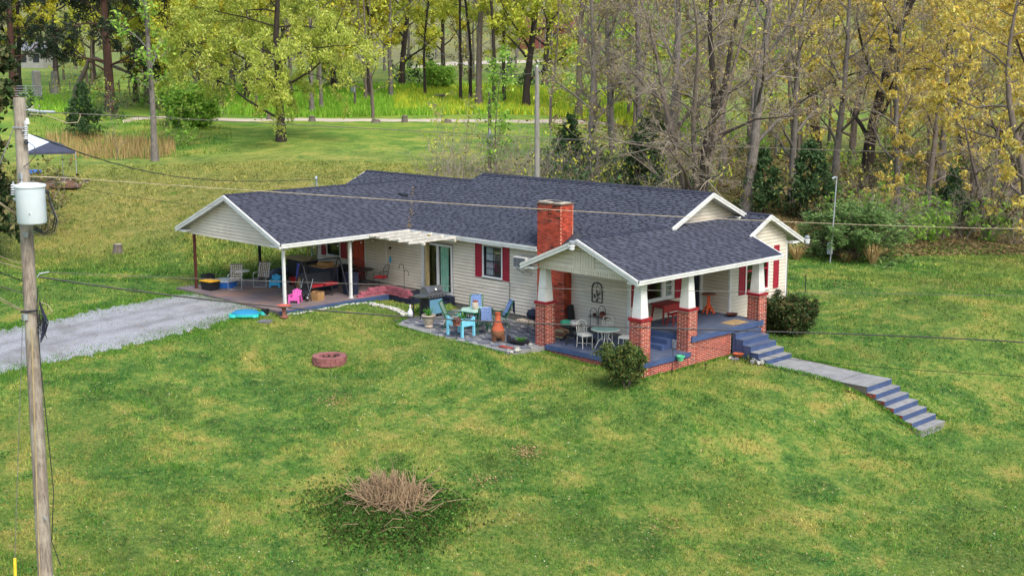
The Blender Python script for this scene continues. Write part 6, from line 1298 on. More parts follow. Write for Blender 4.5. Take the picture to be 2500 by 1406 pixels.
PR['sapling_bare'] = tree_meshes('sapling', skeleton(15, 6, .035, [L(n=14, len=.25, ang=32, wig=.12, trop=.08, rr=.6, seg=5), L(n=4, len=.5, ang=35, wig=.2, rmin=.006, seg=4)], clear=.15, trunk_wig=.05), 'bark_grey', 'twig', 'leaf_lime', .6, .09)
PR['bush'] = tree_meshes('bush', skeleton(16, 2.4, .05, [L(n=16, len=.5, ang=50, wig=.16, trop=.05, rr=.6, seg=5), L(n=8, len=.5, ang=50, wig=.2, rr=.6, seg=4), L(n=4, len=.5, ang=50, wig=.25, rmin=.005, seg=3)], clear=.05, stems=4, stem_spread=.5), 'bark_brown', 'twig', 'leaf_spring', 6, .1)
PR['boxbush'] = tree_meshes('shrub', skeleton(17, 1.6, .03, [L(n=9, len=.62, ang=34, wig=.26, trop=.05, rr=.6, seg=6), L(n=7, len=.45, ang=48, wig=.2, rr=.6, seg=4), L(n=4, len=.5, ang=50, wig=.25, rmin=.004, seg=3)], clear=.25, stems=6, stem_spread=.42, trunk_wig=.1), 'bark_brown', 'twig_dark', 'leaf_boxwood', 7, .05, jitter=.07)
PR['boxbush2'] = tree_meshes('shrub', skeleton(18, 1.7, .04, [L(n=15, len=.55, ang=52, wig=.18, trop=.03, rr=.6, seg=5), L(n=8, len=.5, ang=48, wig=.2, rr=.6, seg=4), L(n=4, len=.5, ang=50, wig=.25, rmin=.004, seg=3)], clear=.08, stems=6, stem_spread=.6), 'bark_brown', 'twig_dark', 'leaf_dark', 7, .058, jitter=.08)
PR['yellow'] = tree_meshes('yellow_tree', skeleton(19, 18, .3, [L(n=16, len=.3, ang=55, wig=.16, trop=.04, rr=.45), L(n=8, len=.5, ang=50, wig=.2, rr=.5), L(n=7, len=.45, ang=50, wig=.25, rmin=.012)], clear=.16, trunk_wig=.05), 'bark_dark', 'twig_dark', 'leaf_yellow', 23, .13)

BG = 'trees behind the house'
for args in [
 ('magnolia', 'magnolia', 'dark glossy-leaved magnolia cut off by the left edge', base(-95, 62), 0, 1.1, 'tree'),
 ('cedar', 'cedar', 'tall dark cedar with reddish trunk by the field fence', base(278, 110), 1.2, 1.15),
 ('cedar', 'cedar', 'dark cedar filling the top corner behind the farm gate', base(45, 126), 3.9, 1.05),
 ('greytree', 'grey_tree', 'slender pale-grey tree standing alone in tan grass', base(379, 88), .5, 1.0),
 ('lime', 'lime_tree', 'dark-trunked lime-leaved tree in the clump behind the pale-grey tree', base(437, 114), .2, 1.0),
 ('yellow', 'yellow_tree', 'yellow-leaved tree with leaning trunk, left in its clump', base(408, 118), 1.8, 1.0),
 ('yellow', 'yellow_tree', 'yellow-leaved tree with straight dark trunk over the green bush', base(500, 124), 3.0, 1.1),
 ('willow', 'drooping_tree', 'wide drooping yellow-green tree above the lane', base(688, 97), .9, 1.12),
 ('lime', 'lime_tree', 'forked lime-leaved tree beyond the bright field', base(575, 158), 2.4, 1.0),
 ('slim2', 'slim_tree', 'thin crooked dark tree at the left of the tall trunks', base(1040, 142), .3, .95),
 ('slim2', 'slim_tree', 'thin dark tree left of the thick grey trunk', base(1126, 136), 2.0, 1.0),
 ('slim2', 'slim_tree', 'thin dark tree touching the thick grey trunk', base(1150, 138), 3.6, 1.05),
 ('slim', 'slim_tree', 'thick straight grey trunk in the row beyond the field', base(1170, 130), 0, 1.05),
 ('slim2', 'slim_tree', 'dark straight tree right of the thick grey trunk', base(1207, 127), 4.4, 1.15),
 ('slim2', 'slim_tree', 'thinner dark tree second right of the thick grey trunk', base(1231, 134), 5.1, 1.1),
 ('lime', 'lime_tree', 'leaning dark tree behind the bare wooden pole', base(1285, 130), 4.0, 1.25),
 ('slim', 'slim_tree', 'stout-based tree at the right end of the flowering field', base(1412, 124), 1.0, 1.0),
 ('sapling', 'sapling', 'bright green leafy sapling by the small transformer pole', base(1212, 82), 0, 1.0),
 ('bare_multi', 'bare_tree', 'broad leafless tree with several stems just behind the roof', base(1700, 73), .6, 1.0),
 ('bare', 'bare_tree', 'grey leafless tree left of the many-stemmed bare tree', base(1632, 78), 2.2, 1.0),
 ('bare', 'bare_tree', 'leaning pale-barked tree right of the many-stemmed bare tree', base(1822, 79), 4.2, 1.12),
 ('bare', 'bare_tree', 'leafless tree leaning over the bare wooden pole', base(1500, 92), 1.1, .9),
 ('bare', 'bare_tree', 'slim bare tree first right of the wooden pole', base(1440, 84), 2.9, .8),
 ('bare', 'bare_tree', 'slim bare tree halfway between the wooden pole and the black-barked tree', base(1560, 86), 3.7, .85),
 ('bare', 'bare_tree', 'tall bare tree half hidden behind the leaning pale-barked tree', base(1765, 91), 5.5, 1.0),
 ('bare', 'bare_tree', 'bare tree above the peak of the right gable', base(1935, 83), .3, .8),
 ('bare', 'bare_tree', 'bare tree directly behind the slim pale pole', base(2040, 93), 1.6, .95),
 ('bare', 'bare_tree', 'bare tree right of the stout ivy-dark trunk', base(2195, 86), 4.9, .75),
 ('bare_multi', 'bare_tree', 'low many-stemmed bare tree before the black trunk near the right edge', base(2420, 76), 3.4, .62),
 ('gold', 'golden_tree', 'golden tree on a stout ivy-dark trunk behind the right gable', base(2116, 96), .4, 1.12),
 ('gold2', 'golden_tree', 'low golden tree spreading above the evergreen bush', base(2270, 84), 2.5, 1.0),
 ('gold', 'golden_tree', 'golden tree with black trunk near the right edge', base(2480, 88), 1.9, 1.0),
 ('gold2', 'golden_tree', 'gold-tasselled tree leaning in over the right lawn edge', base(2540, 69), 3.3, 1.15),
 ('gold', 'golden_tree', 'golden tree filling the sky between the two dark trunks', base(2350, 118), 3.9, 1.2),
 ('gold', 'golden_tree', 'golden tree high behind the leaning pale-barked tree', base(1990, 122), 5.2, 1.15),
 ('conifer', 'conifer', 'dense young conifer beside the gravel track', base(206, 98), 0, .95),
 ('conifer', 'conifer', 'scraggly young conifer behind the bare wooden pole', base(1392, 88), 2.0, .85),
 ('fluffy', 'evergreen_bush', 'wide feathery green evergreen at the edge of the right lawn', base(2095, 67.5), .3, 1.28, 'bush'),
 ('bush', 'bush', 'bright green bush at the foot of the clumped trees', base(468, 106), 0, 1.5, 'bush'),
 ('bush', 'bush', 'dark rounded bush beyond the field by the crooked tree', base(1078, 150), 1.0, 1.3, 'bush'),
 ('boxbush', 'shrub', 'rounded dark shrub at the near corner of the low porch', tuple(gpt(1530, 946)), 0, .88, 'shrub'),
 ('boxbush2', 'shrub', 'big dark shrub beside the farthest porch pier', tuple(gpt(1920, 812)), .5, .95, 'shrub'),
]:
    plant(PR[args[0]], *args[1:6], **({'cat': args[6]} if len(args) > 6 else {}), tilt={'leaning pale': .13, 'leaning dark ': .1, 'gold-tassell': -.2, 'leafless tre': -.1}.get(args[2][:12], 0))
for o_ in COL.objects:
    if o_.get('label', '').startswith('wide feathery'): o_.scale = (1.22, 1.22, .95)
for k, (u, D, pr, s_, lb) in enumerate([
 (340, 128, 'yellow', 1.0, 'yellow spring tree seen between the cedar and the pale-grey tree'), (455, 133, 'lime', 1.05, 'lime spring tree directly behind the clumped dark trunks'),
 (545, 128, 'yellow', 1.1, 'yellow spring tree over the bright field, left of the drooping tree'), (610, 138, 'lime', 1.1, 'lime spring tree half hidden by the drooping tree'),
 (820, 150, 'lime', 1.1, 'lime spring tree beyond the grey utility box'), (905, 142, 'yellow', 1.1, 'yellow spring tree next right of the drooping tree'),
 (985, 155, 'lime', 1.2, 'lime spring tree just left of the thin crooked dark tree'), (150, 150, 'lime', 1.1, 'lime spring tree above the old fence posts'),
 (60, 140, 'yellow', 1.1, 'yellow spring tree in the top corner behind the magnolia'), (1085, 168, 'yellow', 1.2, 'yellow spring tree behind the dark rounded bush'),
 (1330, 160, 'lime', 1.2, 'lime spring tree behind the top of the bare wooden pole'), (700, 165, 'yellow', 1.3, 'tall yellow spring tree straight behind the drooping tree'), (240, 165, 'yellow', 1.3, 'tall yellow spring tree straight behind the cedar')]):
    plant(PR[pr], 'spring_tree', lb, base(u, D), k*1.7, s_, 'tree', 'spring trees in the belt beyond the lane')
for k, (u, D, pr, s_, lb) in enumerate([
  (1700, 125, 'lime', 1.1, 'lime tree deep in the wood behind the black-barked tree'),
 (2080, 118, 'gold2', 1.5, 'spreading gold tree deep behind the stout ivy-dark trunk'), (2200, 125, 'gold', 1.1, 'gold tree deep in the wood, right of the ivy-dark trunk'),
 (2300, 104, 'bare', 1.0, 'bare grey tree rising through the golden foliage'), (2440, 112, 'gold2', 1.5, 'spreading gold tree deep behind the black trunk'), (2380, 92, 'gold2', 1.1, 'low gold tree just left of the black trunk'), (2560, 100, 'gold', 1.0, 'gold tree half cut off by the right edge')]):
    plant(PR[pr], 'woodland_tree', lb, base(u, D), k*2.1, s_, 'tree', 'trees deep in the wood')
for k, (u, D, s_, lb) in enumerate([(1555, 79, .95, 'dark young evergreen behind the roof, left of the bare trees'), (1590, 84, 1.2, 'taller dark evergreen next to the young evergreen behind the roof'), (1870, 79, .9, 'dark evergreen between the leaning trunk and the right gable'), (1985, 78, 1.1, 'dark evergreen beside the feathery bush'), (2330, 80, .9, 'dark evergreen in the brush beyond the right lawn')]):
    plant(PR['conifer'], 'evergreen', lb, base(u, D), k*1.3, s_, 'tree', 'dark evergreens in the wood edge')
q = base(1712, 72.6); t = thing('ivy_stem_tree', 'black-barked forked tree rising among the pale bare stems', 'tree', q)
e1, e2 = Vector(RT), Vector((-FW[0], -FW[1], 0)).normalized()
def _o(r, z, f=0.0): v = e1*r+e2*f; return (v.x, v.y, z)
MB().tube([_o(0, -.3), _o(.1, 2), _o(.25, 4.5), _o(.7, 6.6)], [.36, .3, .27, .22], 10).tube([_o(.7, 6.6), _o(.55, 8.5), _o(.3, 11), _o(.35, 14), _o(.1, 17)], [.22, .17, .13, .09, .04], 8).tube([_o(.7, 6.6), _o(1.3, 8.5), _o(1.6, 11), _o(2.4, 14)], [.18, .14, .1, .04], 8).tube([_o(.2, 4.2), _o(1.2, 5.4, .4), _o(2.8, 6.2, .8), _o(5.0, 6.4, 1.2)], [.14, .1, .06, .02], 7).obj('trunk', 'bark_dark', t, smooth=True)
link('crown', PR['bare'][1], None, t).scale = (.55, .55, .62)
p = base(192, 118); t = thing('dead_tree', 'snapped dead trunk bent over behind the conifer', 'dead tree', p)
MB().tube([(0, 0, -.2), (.15, .1, 1.2), (.9, .9, 3.2), (1.0, 1.0, 3.7)], [.3, .26, .2, .18], 8).tube([(1.0, 1.0, 3.7), (1.5, 1.5, 3.9), (3.0, 3.0, 3.0), (4.2, 4.2, 2.2)], [.2, .2, .14, .05], 8).obj('trunk', 'bark_brown', t)

# ---- wood behind: many trees that read as one mass
def pieces_of(me, share, rg, kind):
    n = len(me.vertices); V = np.empty(n*3, np.float32); me.vertices.foreach_get('co', V); V = V.reshape(-1, 3)
    F = np.empty(len(me.loops), np.int32); me.loops.foreach_get('vertex_index', F); F = F.reshape(-1, 4)
    mi = np.empty(len(me.polygons), np.int32); me.polygons.foreach_get('material_index', mi); return V, F, mi
def mass(name, label, plan, mats, seed):
    """plan: list of (geo key, x, y, z, rot, scale); geo: dict key -> (V, F, mat index per face)"""
    VV, FF, MM = [], [], []; o = 0
    for g, x, y, z, r, s in plan:
        V, F, m = g; c, sn = math.cos(r), math.sin(r); W_ = np.stack([V[:, 0]*c-V[:, 1]*sn, V[:, 0]*sn+V[:, 1]*c, V[:, 2]], 1)*s+np.array([x, y, z])
        VV.append(W_); FF.append(F+o); MM.append(m); o += len(V)
    me = np_mesh(name, np.concatenate(VV), np.concatenate(FF))
    for m in mats: me.materials.append(MATS[m])
    me.polygons.foreach_set('material_index', np.concatenate(MM).astype(np.int32)); return link(name, me, None, kind='stuff', label=label)
def simple_tree(seed, h, r0, limbs, nl, lsize, lm, clear=.14, spread=.27, bark=0):
    G = skeleton(seed, h, r0, [L(n=limbs, len=spread, ang=52, wig=.16, trop=.05, rr=.4, seg=4), L(n=6, len=.5, ang=48, wig=.22, rmin=.02, seg=3)], clear=clear, trunk_wig=.04)
    V, F, M_ = [], [], []; o = 0
    for (lv, ns), it in G.lv.items():
        v, q = tubes_np([i[0] for i in it], [i[1] for i in it], (5, 3, 3)[lv]); V.append(v); F.append(q+o); M_.append(np.full(len(q), bark)); o += len(v)
    C = np.concatenate([b[G.rg.integers(0, len(b), nl)] for b in G.leafpts]); C = C+G.rg.normal(0, .16, C.shape); v, q = leaves_np(C, lsize, G.rg, .5); V.append(v); F.append(q+o); M_.append(np.full(len(q), lm))
    return np.concatenate(V), np.concatenate(F), np.concatenate(M_)
def twiggy(seed, h, r0):
    G = skeleton(seed, h, r0, [L(n=16, len=.34, ang=48, wig=.15, trop=.05, rr=.45, seg=5), L(n=8, len=.5, ang=42, wig=.2, rr=.5, seg=4, rmin=.014), L(n=6, len=.5, ang=42, wig=.22, rmin=.012, seg=3)], clear=.1, trunk_wig=.05)
    V, F, M_ = [], [], []; o = 0
    for (lv, ns), it in G.lv.items():
        v, q = tubes_np([i[0] for i in it], [i[1] for i in it], (5, 4, 3, 3)[lv]); V.append(v); F.append(q+o); M_.append(np.full(len(q), 1 if lv < 1 else 7)); o += len(v)
    C = np.concatenate([b[-1:] for b in G.leafpts]); v, q = leaves_np(C, .12, G.rg, .5); V.append(v); F.append(q+o); M_.append(np.full(len(q), 3))
    return np.concatenate(V), np.concatenate(F), np.concatenate(M_)
WM = ['bark_brown', 'bark_grey', 'leaf_gold', 'leaf_lime', 'leaf_far', 'leaf_spring', 'leaf_brush', 'twig', 'needle_green', 'leaf_yellow', 'leaf_haze']
ST = [simple_tree(40+i, h, r, 13, nl, ls, lm, bark=b) for i, (h, r, nl, ls, lm, b) in enumerate([(19, .22, 6, .21, 2, 0), (21, .2, 5, .21, 4, 1), (18, .18, 7, .21, 3, 0), (22, .24, 6, .21, 9, 1), (20, .2, 3, .17, 4, 1), (16, .15, 6, .2, 5, 0)])]
ST += [twiggy(50, 17, .2), twiggy(51, 14, .16)]
rg = np.random.default_rng(77); plan = []
def add_wood(n, u0, u1, D0, D1, kinds, smin=.8, smax=1.2):
    for _ in range(n):
        u = rg.uniform(u0, u1); D = rg.uniform(D0, D1); x, y, z = base(u, D); plan.append((ST[kinds[rg.integers(len(kinds))]], x, y, z, rg.uniform(0, 6.28), rg.uniform(smin, smax)))
add_wood(13, 1850, 2700, 104, 130, [0, 0, 1, 2]); add_wood(24, 1500, 2700, 130, 175, [0, 1, 3, 0, 2]); add_wood(10, 1420, 2000, 98, 125, [5, 5, 2]); add_wood(2, 1380, 2050, 98, 118, [6, 7]); add_wood(3, 1950, 2650, 104, 135, [6, 7]); add_wood(9, 330, 700, 128, 165, [2, 3, 2]); add_wood(12, -150, 1000, 170, 215, [2, 3, 2, 1]); add_wood(6, 1340, 1640, 110, 140, [5, 2, 6])
add_wood(22, 1200, 2700, 180, 260, [0, 1, 3, 4]); add_wood(8, 1000, 1500, 205, 255, [1, 3, 4]); add_wood(12, -200, 560, 150, 190, [3, 2, 4, 1]); add_wood(22, 420, 1010, 160, 240, [2, 3, 1, 2]); add_wood(8, 1080, 1420, 150, 200, [3, 1, 4]); add_wood(22, -200, 1300, 250, 330, [1, 4, 3, 0]); add_wood(7, 700, 990, 120, 150, [2, 3])
mass('woodland', 'spring woodland of golden, lime and bare trees rising behind the yard', plan, WM, 1)
# far hillside
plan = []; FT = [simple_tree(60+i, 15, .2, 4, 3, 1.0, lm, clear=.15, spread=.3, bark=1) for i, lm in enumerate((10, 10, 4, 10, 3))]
for _ in range(360):
    u = rg.uniform(-400, 2900); D = rg.uniform(210 if u > 1350 else 330, 520); x, y, z = base(u, D); plan.append((FT[rg.integers(5)], x, y, z, rg.uniform(0, 6.28), rg.uniform(.8, 1.4)))
mass('hillside_woods', 'distant wooded hillside closing the view', plan, WM, 2)
# undergrowth along the wood edge
def simple_bush(seed, h, n, nl, ls, lm, stems=5):
    G = skeleton(seed, h, .03, [L(n=n, len=.5, ang=45, wig=.18, trop=.04, rr=.7, rmin=.008, seg=4), L(n=3, len=.5, ang=45, wig=.25, rmin=.006, seg=3)], clear=.1, stems=stems, stem_spread=.5, trunk_wig=.08)
    V, F, M_ = [], [], []; o = 0
    for (lv, ns), it in G.lv.items():
        v, q = tubes_np([i[0] for i in it], [i[1] for i in it], 3); V.append(v); F.append(q+o); M_.append(np.full(len(q), 7)); o += len(v)
    if nl:
        C = np.concatenate([b[G.rg.integers(0, len(b), nl)] for b in G.leafpts]); C = C+G.rg.normal(0, .1, C.shape); v, q = leaves_np(C, ls, G.rg, .5); V.append(v); F.append(q+o); M_.append(np.full(len(q), lm))
    return np.concatenate(V), np.concatenate(F), np.concatenate(M_)
SB = [simple_bush(80, 2.6, 6, 4, .11, 6, 4), simple_bush(81, 3.4, 6, 1, .1, 6, 4), simple_bush(82, 2.0, 5, 6, .12, 5, 4), simple_bush(83, 4.2, 7, 2, .12, 3, 3), simple_bush(84, 2.2, 5, 6, .12, 8, 4), simple_bush(85, 3.0, 7, 0, .1, 6, 4)]
plan = []
def add_brush(n, u0, u1, D0, D1, kinds, smin=.7, smax=1.3):
    for _ in range(n):
        u = rg.uniform(u0, u1); D = rg.uniform(D0, D1); x, y, z = base(u, D); plan.append((SB[kinds[rg.integers(len(kinds))]], x, y, z, rg.uniform(0, 6.28), rg.uniform(smin, smax)))
add_brush(44, 1930, 2700, 72, 81, [0, 1, 5, 2, 2, 5]); add_brush(56, 1350, 2700, 78, 95, [0, 2, 3, 4, 5, 2]); add_brush(40, 1500, 2700, 95, 130, [0, 2, 2, 3, 4]); add_brush(24, 1050, 1420, 74, 84, [3, 5, 1, 5]); add_brush(16, 1380, 1700, 72, 80, [3, 4, 5, 1])
add_brush(8, 60, 480, 96, 112, [4, 2, 3]); add_brush(14, 60, 560, 112, 135, [2, 3, 0]); add_brush(14, 560, 1450, 150, 170, [2, 0, 4], 1, 1.8); add_brush(6, 30, 110, 66, 72, [4, 0])
mass('undergrowth', 'tangled twiggy undergrowth along the wood edge', plan, WM, 3)
for k, (u, D, s, lb) in enumerate([(1068, 76, .8, 'thin bare sapling leftmost behind the roof ridge'), (1130, 78, .9, 'thin bare sapling second from the left behind the ridge'), (1335, 80, 1.2, 'thin bare sapling right beside the wooden pole'), (1462, 82, 1.3, 'thin bare sapling right of the scraggly conifer'), (288, 90, .9, 'thin bare sapling in the tan grass before the cedar')]):
    plant(PR['sapling_bare'], 'sapling', lb, base(u, D), k*1.3, s, 'sapling', 'thin bare saplings')

# ================================================================== GRASS
def in_poly(x, y, poly):
    inside = np.zeros(len(x), bool); n = len(poly)
    for i in range(n):
        x0, y0 = poly[i][0], poly[i][1]; x1, y1 = poly[(i+1) % n][0], poly[(i+1) % n][1]
        c = ((y0 > y) != (y1 > y)) & (x < (x1-x0)*(y-y0)/(y1-y0+1e-12)+x0); inside ^= c
    return inside
PATIO = [(1.9, -1.75), (2.9, -3.95), (6.4, -4.3), (9.5, -4.25), (9.85, -2.9), (9.85, 0), (2.05, 0)]
def free(x, y, drive=True):
    ok = ~((x > -8.35) & (x < -.35) & (y > -7.15) & (y < .2)) & ~((x > -7.8) & (x < 11.6) & (y > -.1) & (y < 8.2)) & ~((x > 9.8) & (x < 14.42) & (y > -2.8) & (y < 4.4)) & ~((x > 11) & (x < 12.9) & (y > 4) & (y < 8.2))
    ok &= ~((x > 14.3) & (x < 21.98) & (y > 2.38) & (y < 4.02)) & ~((x > -.5) & (x < 1.15) & (y > -1.65) & (y < 0)) & ~((x-PITC[0])**2+(y-PITC[1])**2 < .36)
    ok &= ~in_poly(x, y, PATIO)
    if drive: ok &= ~in_poly(x, y, DRIVE_POLY)
    return ok
PITC = gpt(805, 886)
def nz(x, y, s):  # cheap smooth pattern
    return .5+.25*np.sin(x*s+1.7*np.sin(y*s*.7+.3))+.25*np.sin(y*s*1.13+1.9*np.sin(x*s*.61+2.1))
def blades_mesh(name, x, y, h, w, rg, m, lean=.6, label=None, z=None, flat=False):
    n = len(x); z = Hs(x, y) if z is None else z; a = rg.uniform(0, 6.28, n); b = rg.uniform(0, 6.28, n)
    P = np.stack([x, y, z-.01], 1); s = np.stack([np.cos(a), np.sin(a), np.zeros(n)], 1)*(w/2)[:, None]; l = np.stack([np.cos(b), np.sin(b), np.zeros(n)], 1)*(h*lean*rg.uniform(.1, 1.2, n))[:, None]
    V = np.stack([P-s, P+s, P+l+np.stack([np.zeros(n), np.zeros(n), h], 1)], 1).reshape(-1, 3)
    return link(name, np_mesh(name, V, np.arange(3*n).reshape(n, 3)), m, kind='stuff', label=label)
rg = np.random.default_rng(5)
def sample(n, D0, D1, ang=28):
    D = D0*(D1/D0)**rg.random(n); t = np.tan(np.radians(ang))*rg.uniform(-1, 1, n)
    return CAM[0]+_a0[0]*D+_b0[0]*D*t, CAM[1]+_a0[1]*D+_b0[1]*D*t, D
x, y, D = sample(400000, 23, 86); ok = free(x, y); x, y, D = x[ok], y[ok], D[ok]
pat = nz(x, y, .9)*.5+nz(x, y, 2.7)*.5
h = (.035+.075*pat)*rg.uniform(.5, 1.6, len(x))*np.where(D > 58, 1.3, 1.0); w = .00085*D*rg.uniform(.7, 1.5, len(x))
blades_mesh('lawn_grass', x, y, h, w, rg, 'grass_blade', .9, 'short mown grass blades over the whole lawn')
# tufts of longer, darker grass
leaf_mat('tuft', ['#48782c', '#5a8c34', '#3c6a28', '#6f9a3c'], .3)
cx, cy, D = sample(520, 24, 75); ok = free(cx, cy); cx, cy, D = cx[ok], cy[ok], D[ok]
k = 46; R_ = rg.uniform(.12, .5, len(cx)); x = np.repeat(cx, k)+rg.normal(0, 1, len(cx)*k)*np.repeat(R_, k); y = np.repeat(cy, k)+rg.normal(0, 1, len(cx)*k)*np.repeat(R_, k)
ok = free(x, y); x, y = x[ok], y[ok]; blades_mesh('grass_tufts', x, y, rg.uniform(.05, .15, len(x)), rg.uniform(.02, .04, len(x)), rg, 'tuft', .7, 'darker tufts of longer grass dotted over the lawn')
# grass creeping over drive edges and along walls
P = np.array(DRIVE_POLY); seg = rg.integers(0, len(P), 16000); t = rg.random(16000)[:, None]; q = P[seg]*(1-t)+P[(seg+1) % len(P)]*t+rg.normal(0, .5, (16000, 2))
edges = [((9.9, -2.85), (14.4, -2.85)), ((14.45, -2.8), (14.45, 2.35)), ((1.9, -1.8), (2.9, -4.0)), ((2.9, -4.0), (9.5, -4.3)), ((15.9, 2.33), (18.8, 2.33)), ((15.9, 4.07), (18.8, 4.07)), ((18.8, 2.3), (21.9, 2.3)), ((18.8, 4.07), (21.9, 4.07)), ((-.3, -7.1), (-.3, -2.4))]
for a, b in edges: n = int(math.dist(a, b)*220); t = rg.random(n)[:, None]; q = np.concatenate([q, np.array(a)*(1-t)+np.array(b)*t+rg.normal(0, .07, (n, 2))])
ok = free(q[:, 0], q[:, 1], False); q = q[ok]; blades_mesh('edge_grass', q[:, 0], q[:, 1], rg.uniform(.05, .13, len(q)), rg.uniform(.02, .04, len(q)), rg, 'tuft', .6, 'unmown grass along walls, steps and drive edges')
# broadleaf weed patches and fallen leaves
leaf_mat('weed', ['#3c6a34', '#4a7c3c', '#2f5a30', '#5c8a48'], .2)
cx, cy, D = sample(420, 24, 62); k = 60; R_ = rg.uniform(.1, .45, len(cx)); x = np.repeat(cx, k)+rg.normal(0, 1, len(cx)*k)*np.repeat(R_, k)*1.6; y = np.repeat(cy, k)+rg.normal(0, 1, len(cx)*k)*np.repeat(R_, k); ok = free(x, y); x, y = x[ok], y[ok]
v, f = leaves_np(np.stack([x, y, Hs(x, y)+rg.uniform(.01, .06, len(x))], 1), .028, rg, .7, flat=.5); link('weed_patches', np_mesh('weed_patches', v, f), 'weed', kind='stuff', label='patches of darker broadleaf weeds in the lawn')
leaf_mat('fallen_leaf', ['#8d7450', '#a48a60', '#6e5840', '#b39a72'], .1)
x, y, D = sample(5200, 24, 75); e = [(820, 978, .35, 300), (1290, 1105, .3, 420), (1180, 1175, .3, 200), (2050, 690, 1.2, 300), (2320, 700, 1.0, 300), (1620, 1285, .4, 200)]
for u_, v_, s_, n_ in e: g_ = gpt(u_, v_); x = np.r_[x, rg.normal(g_[0], s_, n_)]; y = np.r_[y, rg.normal(g_[1], s_, n_)]
ok = free(x, y, False); x, y = x[ok], y[ok]; v, f = leaves_np(np.stack([x, y, Hs(x, y)+.05], 1), .028, rg, .6, flat=.6); link('fallen_leaves', np_mesh('fallen_leaves', v, f), 'fallen_leaf', kind='stuff', label='scattered brown fallen leaves and bare spots on the lawn')
# white clover heads
mat('clover_white', '#c9c9b8', '#b4b49c', .8)
x, y, D = sample(2600, 24, 45); ok = free(x, y) & (nz(x, y, .35) > .5); x, y = x[ok], y[ok]; v, f = leaves_np(np.stack([x, y, Hs(x, y)+.05], 1), .016, rg, .9); link('clover_flowers', np_mesh('clover_flowers', v, f), 'clover_white', kind='stuff', label='scattered white clover heads in the front lawn')
# leafy ground cover round the brush stump
leaf_mat('groundcover', ['#345424', '#44682c', '#587c38', '#2a4020', '#5c5634'], .25)
n = 20000; a = rg.uniform(0, 6.28, n); r = np.sqrt(rg.random(n))*(1+.12*np.sin(3*a)+.08*np.sin(5*a+1)); dx, dy = r*np.cos(a), r*np.sin(a); dth = YAW-math.pi/2
rr_ = np.sqrt(-np.log(rg.random(n)))*.62; dx, dy = rr_*np.cos(a)*(1+.15*np.sin(3*a)), rr_*np.sin(a); r = np.minimum(rr_, 1); ex, ey = dx*1.95, dy*2.3-.5; x = bp_[0]+_b0[0]*ex+_a0[0]*ey; y = bp_[1]+_b0[1]*ex+_a0[1]*ey; hgt = np.maximum(0, 1-r*r)*.12+.05
v, f = leaves_np(np.stack([x, y, Hs(x, y)+.02+hgt*rg.uniform(.25, 1, n)], 1), .045, rg, .6); link('ground_cover', np_mesh('ground_cover', v, f), 'groundcover', kind='stuff', label='dark leafy ground cover mounded round the cut stalks')
k = 40; vs = []; 
for j, (rr, zz) in enumerate(((1.0, -.05), (.7, .05), (.35, .12), (0.02, .15))):
    for i in range(k): t = 2*math.pi*i/k; e, g_ = rr*1.5*math.cos(t), rr*1.2*math.sin(t)-.2; xx, yy = bp_[0]+_b0[0]*e+_a0[0]*g_, bp_[1]+_b0[1]*e+_a0[1]*g_; vs.append((xx, yy, H(xx, yy)+zz))
MB().add(vs, [(j*k+i, j*k+(i+1) % k, (j+1)*k+(i+1) % k, (j+1)*k+i) for j in range(3) for i in range(k)]).obj('soil_mound', 'soil', kind='structure', smooth=True, label='low dark soil mound under the cut stalks')
# meadow beyond the lane, with yellow flowers
leaf_mat('meadow', ['#78aa38', '#90be46', '#649832', '#a8c850'], .35); leaf_mat('meadow_flower', ['#c6c83c', '#d4d048', '#b0bc3c'], .35)
def field(n, u0, u1, D0, D1, name, m, h0, h1, w, label, lean=.3):
    u = rg.uniform(u0, u1, n); D = rg.uniform(D0, D1, n); e = np.minimum((u-u0)/(u1-u0), (u1-u)/(u1-u0))*5+np.minimum((D-D0), (D1-D))/(D1-D0)*4; wob = nz(u*.02, D, 1.1)
    ok = rg.random(n) < np.clip(e*1.2-.5+(wob-.5)*1.6, 0, 1); u, D = u[ok], D[ok]; n = len(u); t = (u-1250)/FPX; d = CAM[:2][None]+_a0[None]*D[:, None]+_b0[None]*(D*t*math.cos(PITCH))[:, None]
    return blades_mesh(name, d[:, 0], d[:, 1], rg.uniform(h0, h1, n), rg.uniform(w*.6, w*1.4, n), rg, m, lean, label)
field(70000, 420, 1600, 123.5, 156, 'meadow_grass', 'meadow', .35, .8, .12, 'tall bright green field grass beyond the lane'); field(15000, 960, 1620, 123.5, 153, 'field_flowers', 'meadow_flower', .5, .95, .12, 'haze of yellow field flowers beyond the lane')
field(4000, 60, 230, 108, 132, 'track_grass', 'meadow', .3, .7, .12, 'bright grass beside the gravel track')
leaf_mat('broomsedge', ['#b59a66', '#a1865a', '#c4ad7c', '#8d7650'], .25)
field(2600, 100, 420, 90, 99, 'broomsedge', 'broomsedge', .35, 1.05, .05, 'tall tan broomsedge grass behind the canopy tent', .25); field(2600, 60, 560, 90, 108, 'rank_grass', 'grass_blade', .15, .4, .07, 'rank green grass among the tan stems')
def tan_clump(u, v, lb, h=1.1):
    p = gpt(u, v); t = thing('tan_grass_clump', lb, 'grass clump', tuple(p), 0, 'dry grass clumps'); blades(90, h, .8, u, .02, .5, .15).obj('stems', 'broomsedge', t, kind='stuff')
tan_clump(2130, 645, 'fan of dry tan grass before the feathery evergreen', 1.3); tan_clump(1945, 635, 'fan of dry tan grass beside the right gable wall', 1.1); tan_clump(2065, 640, 'thin dry grass clump under the feathery evergreen', .7)
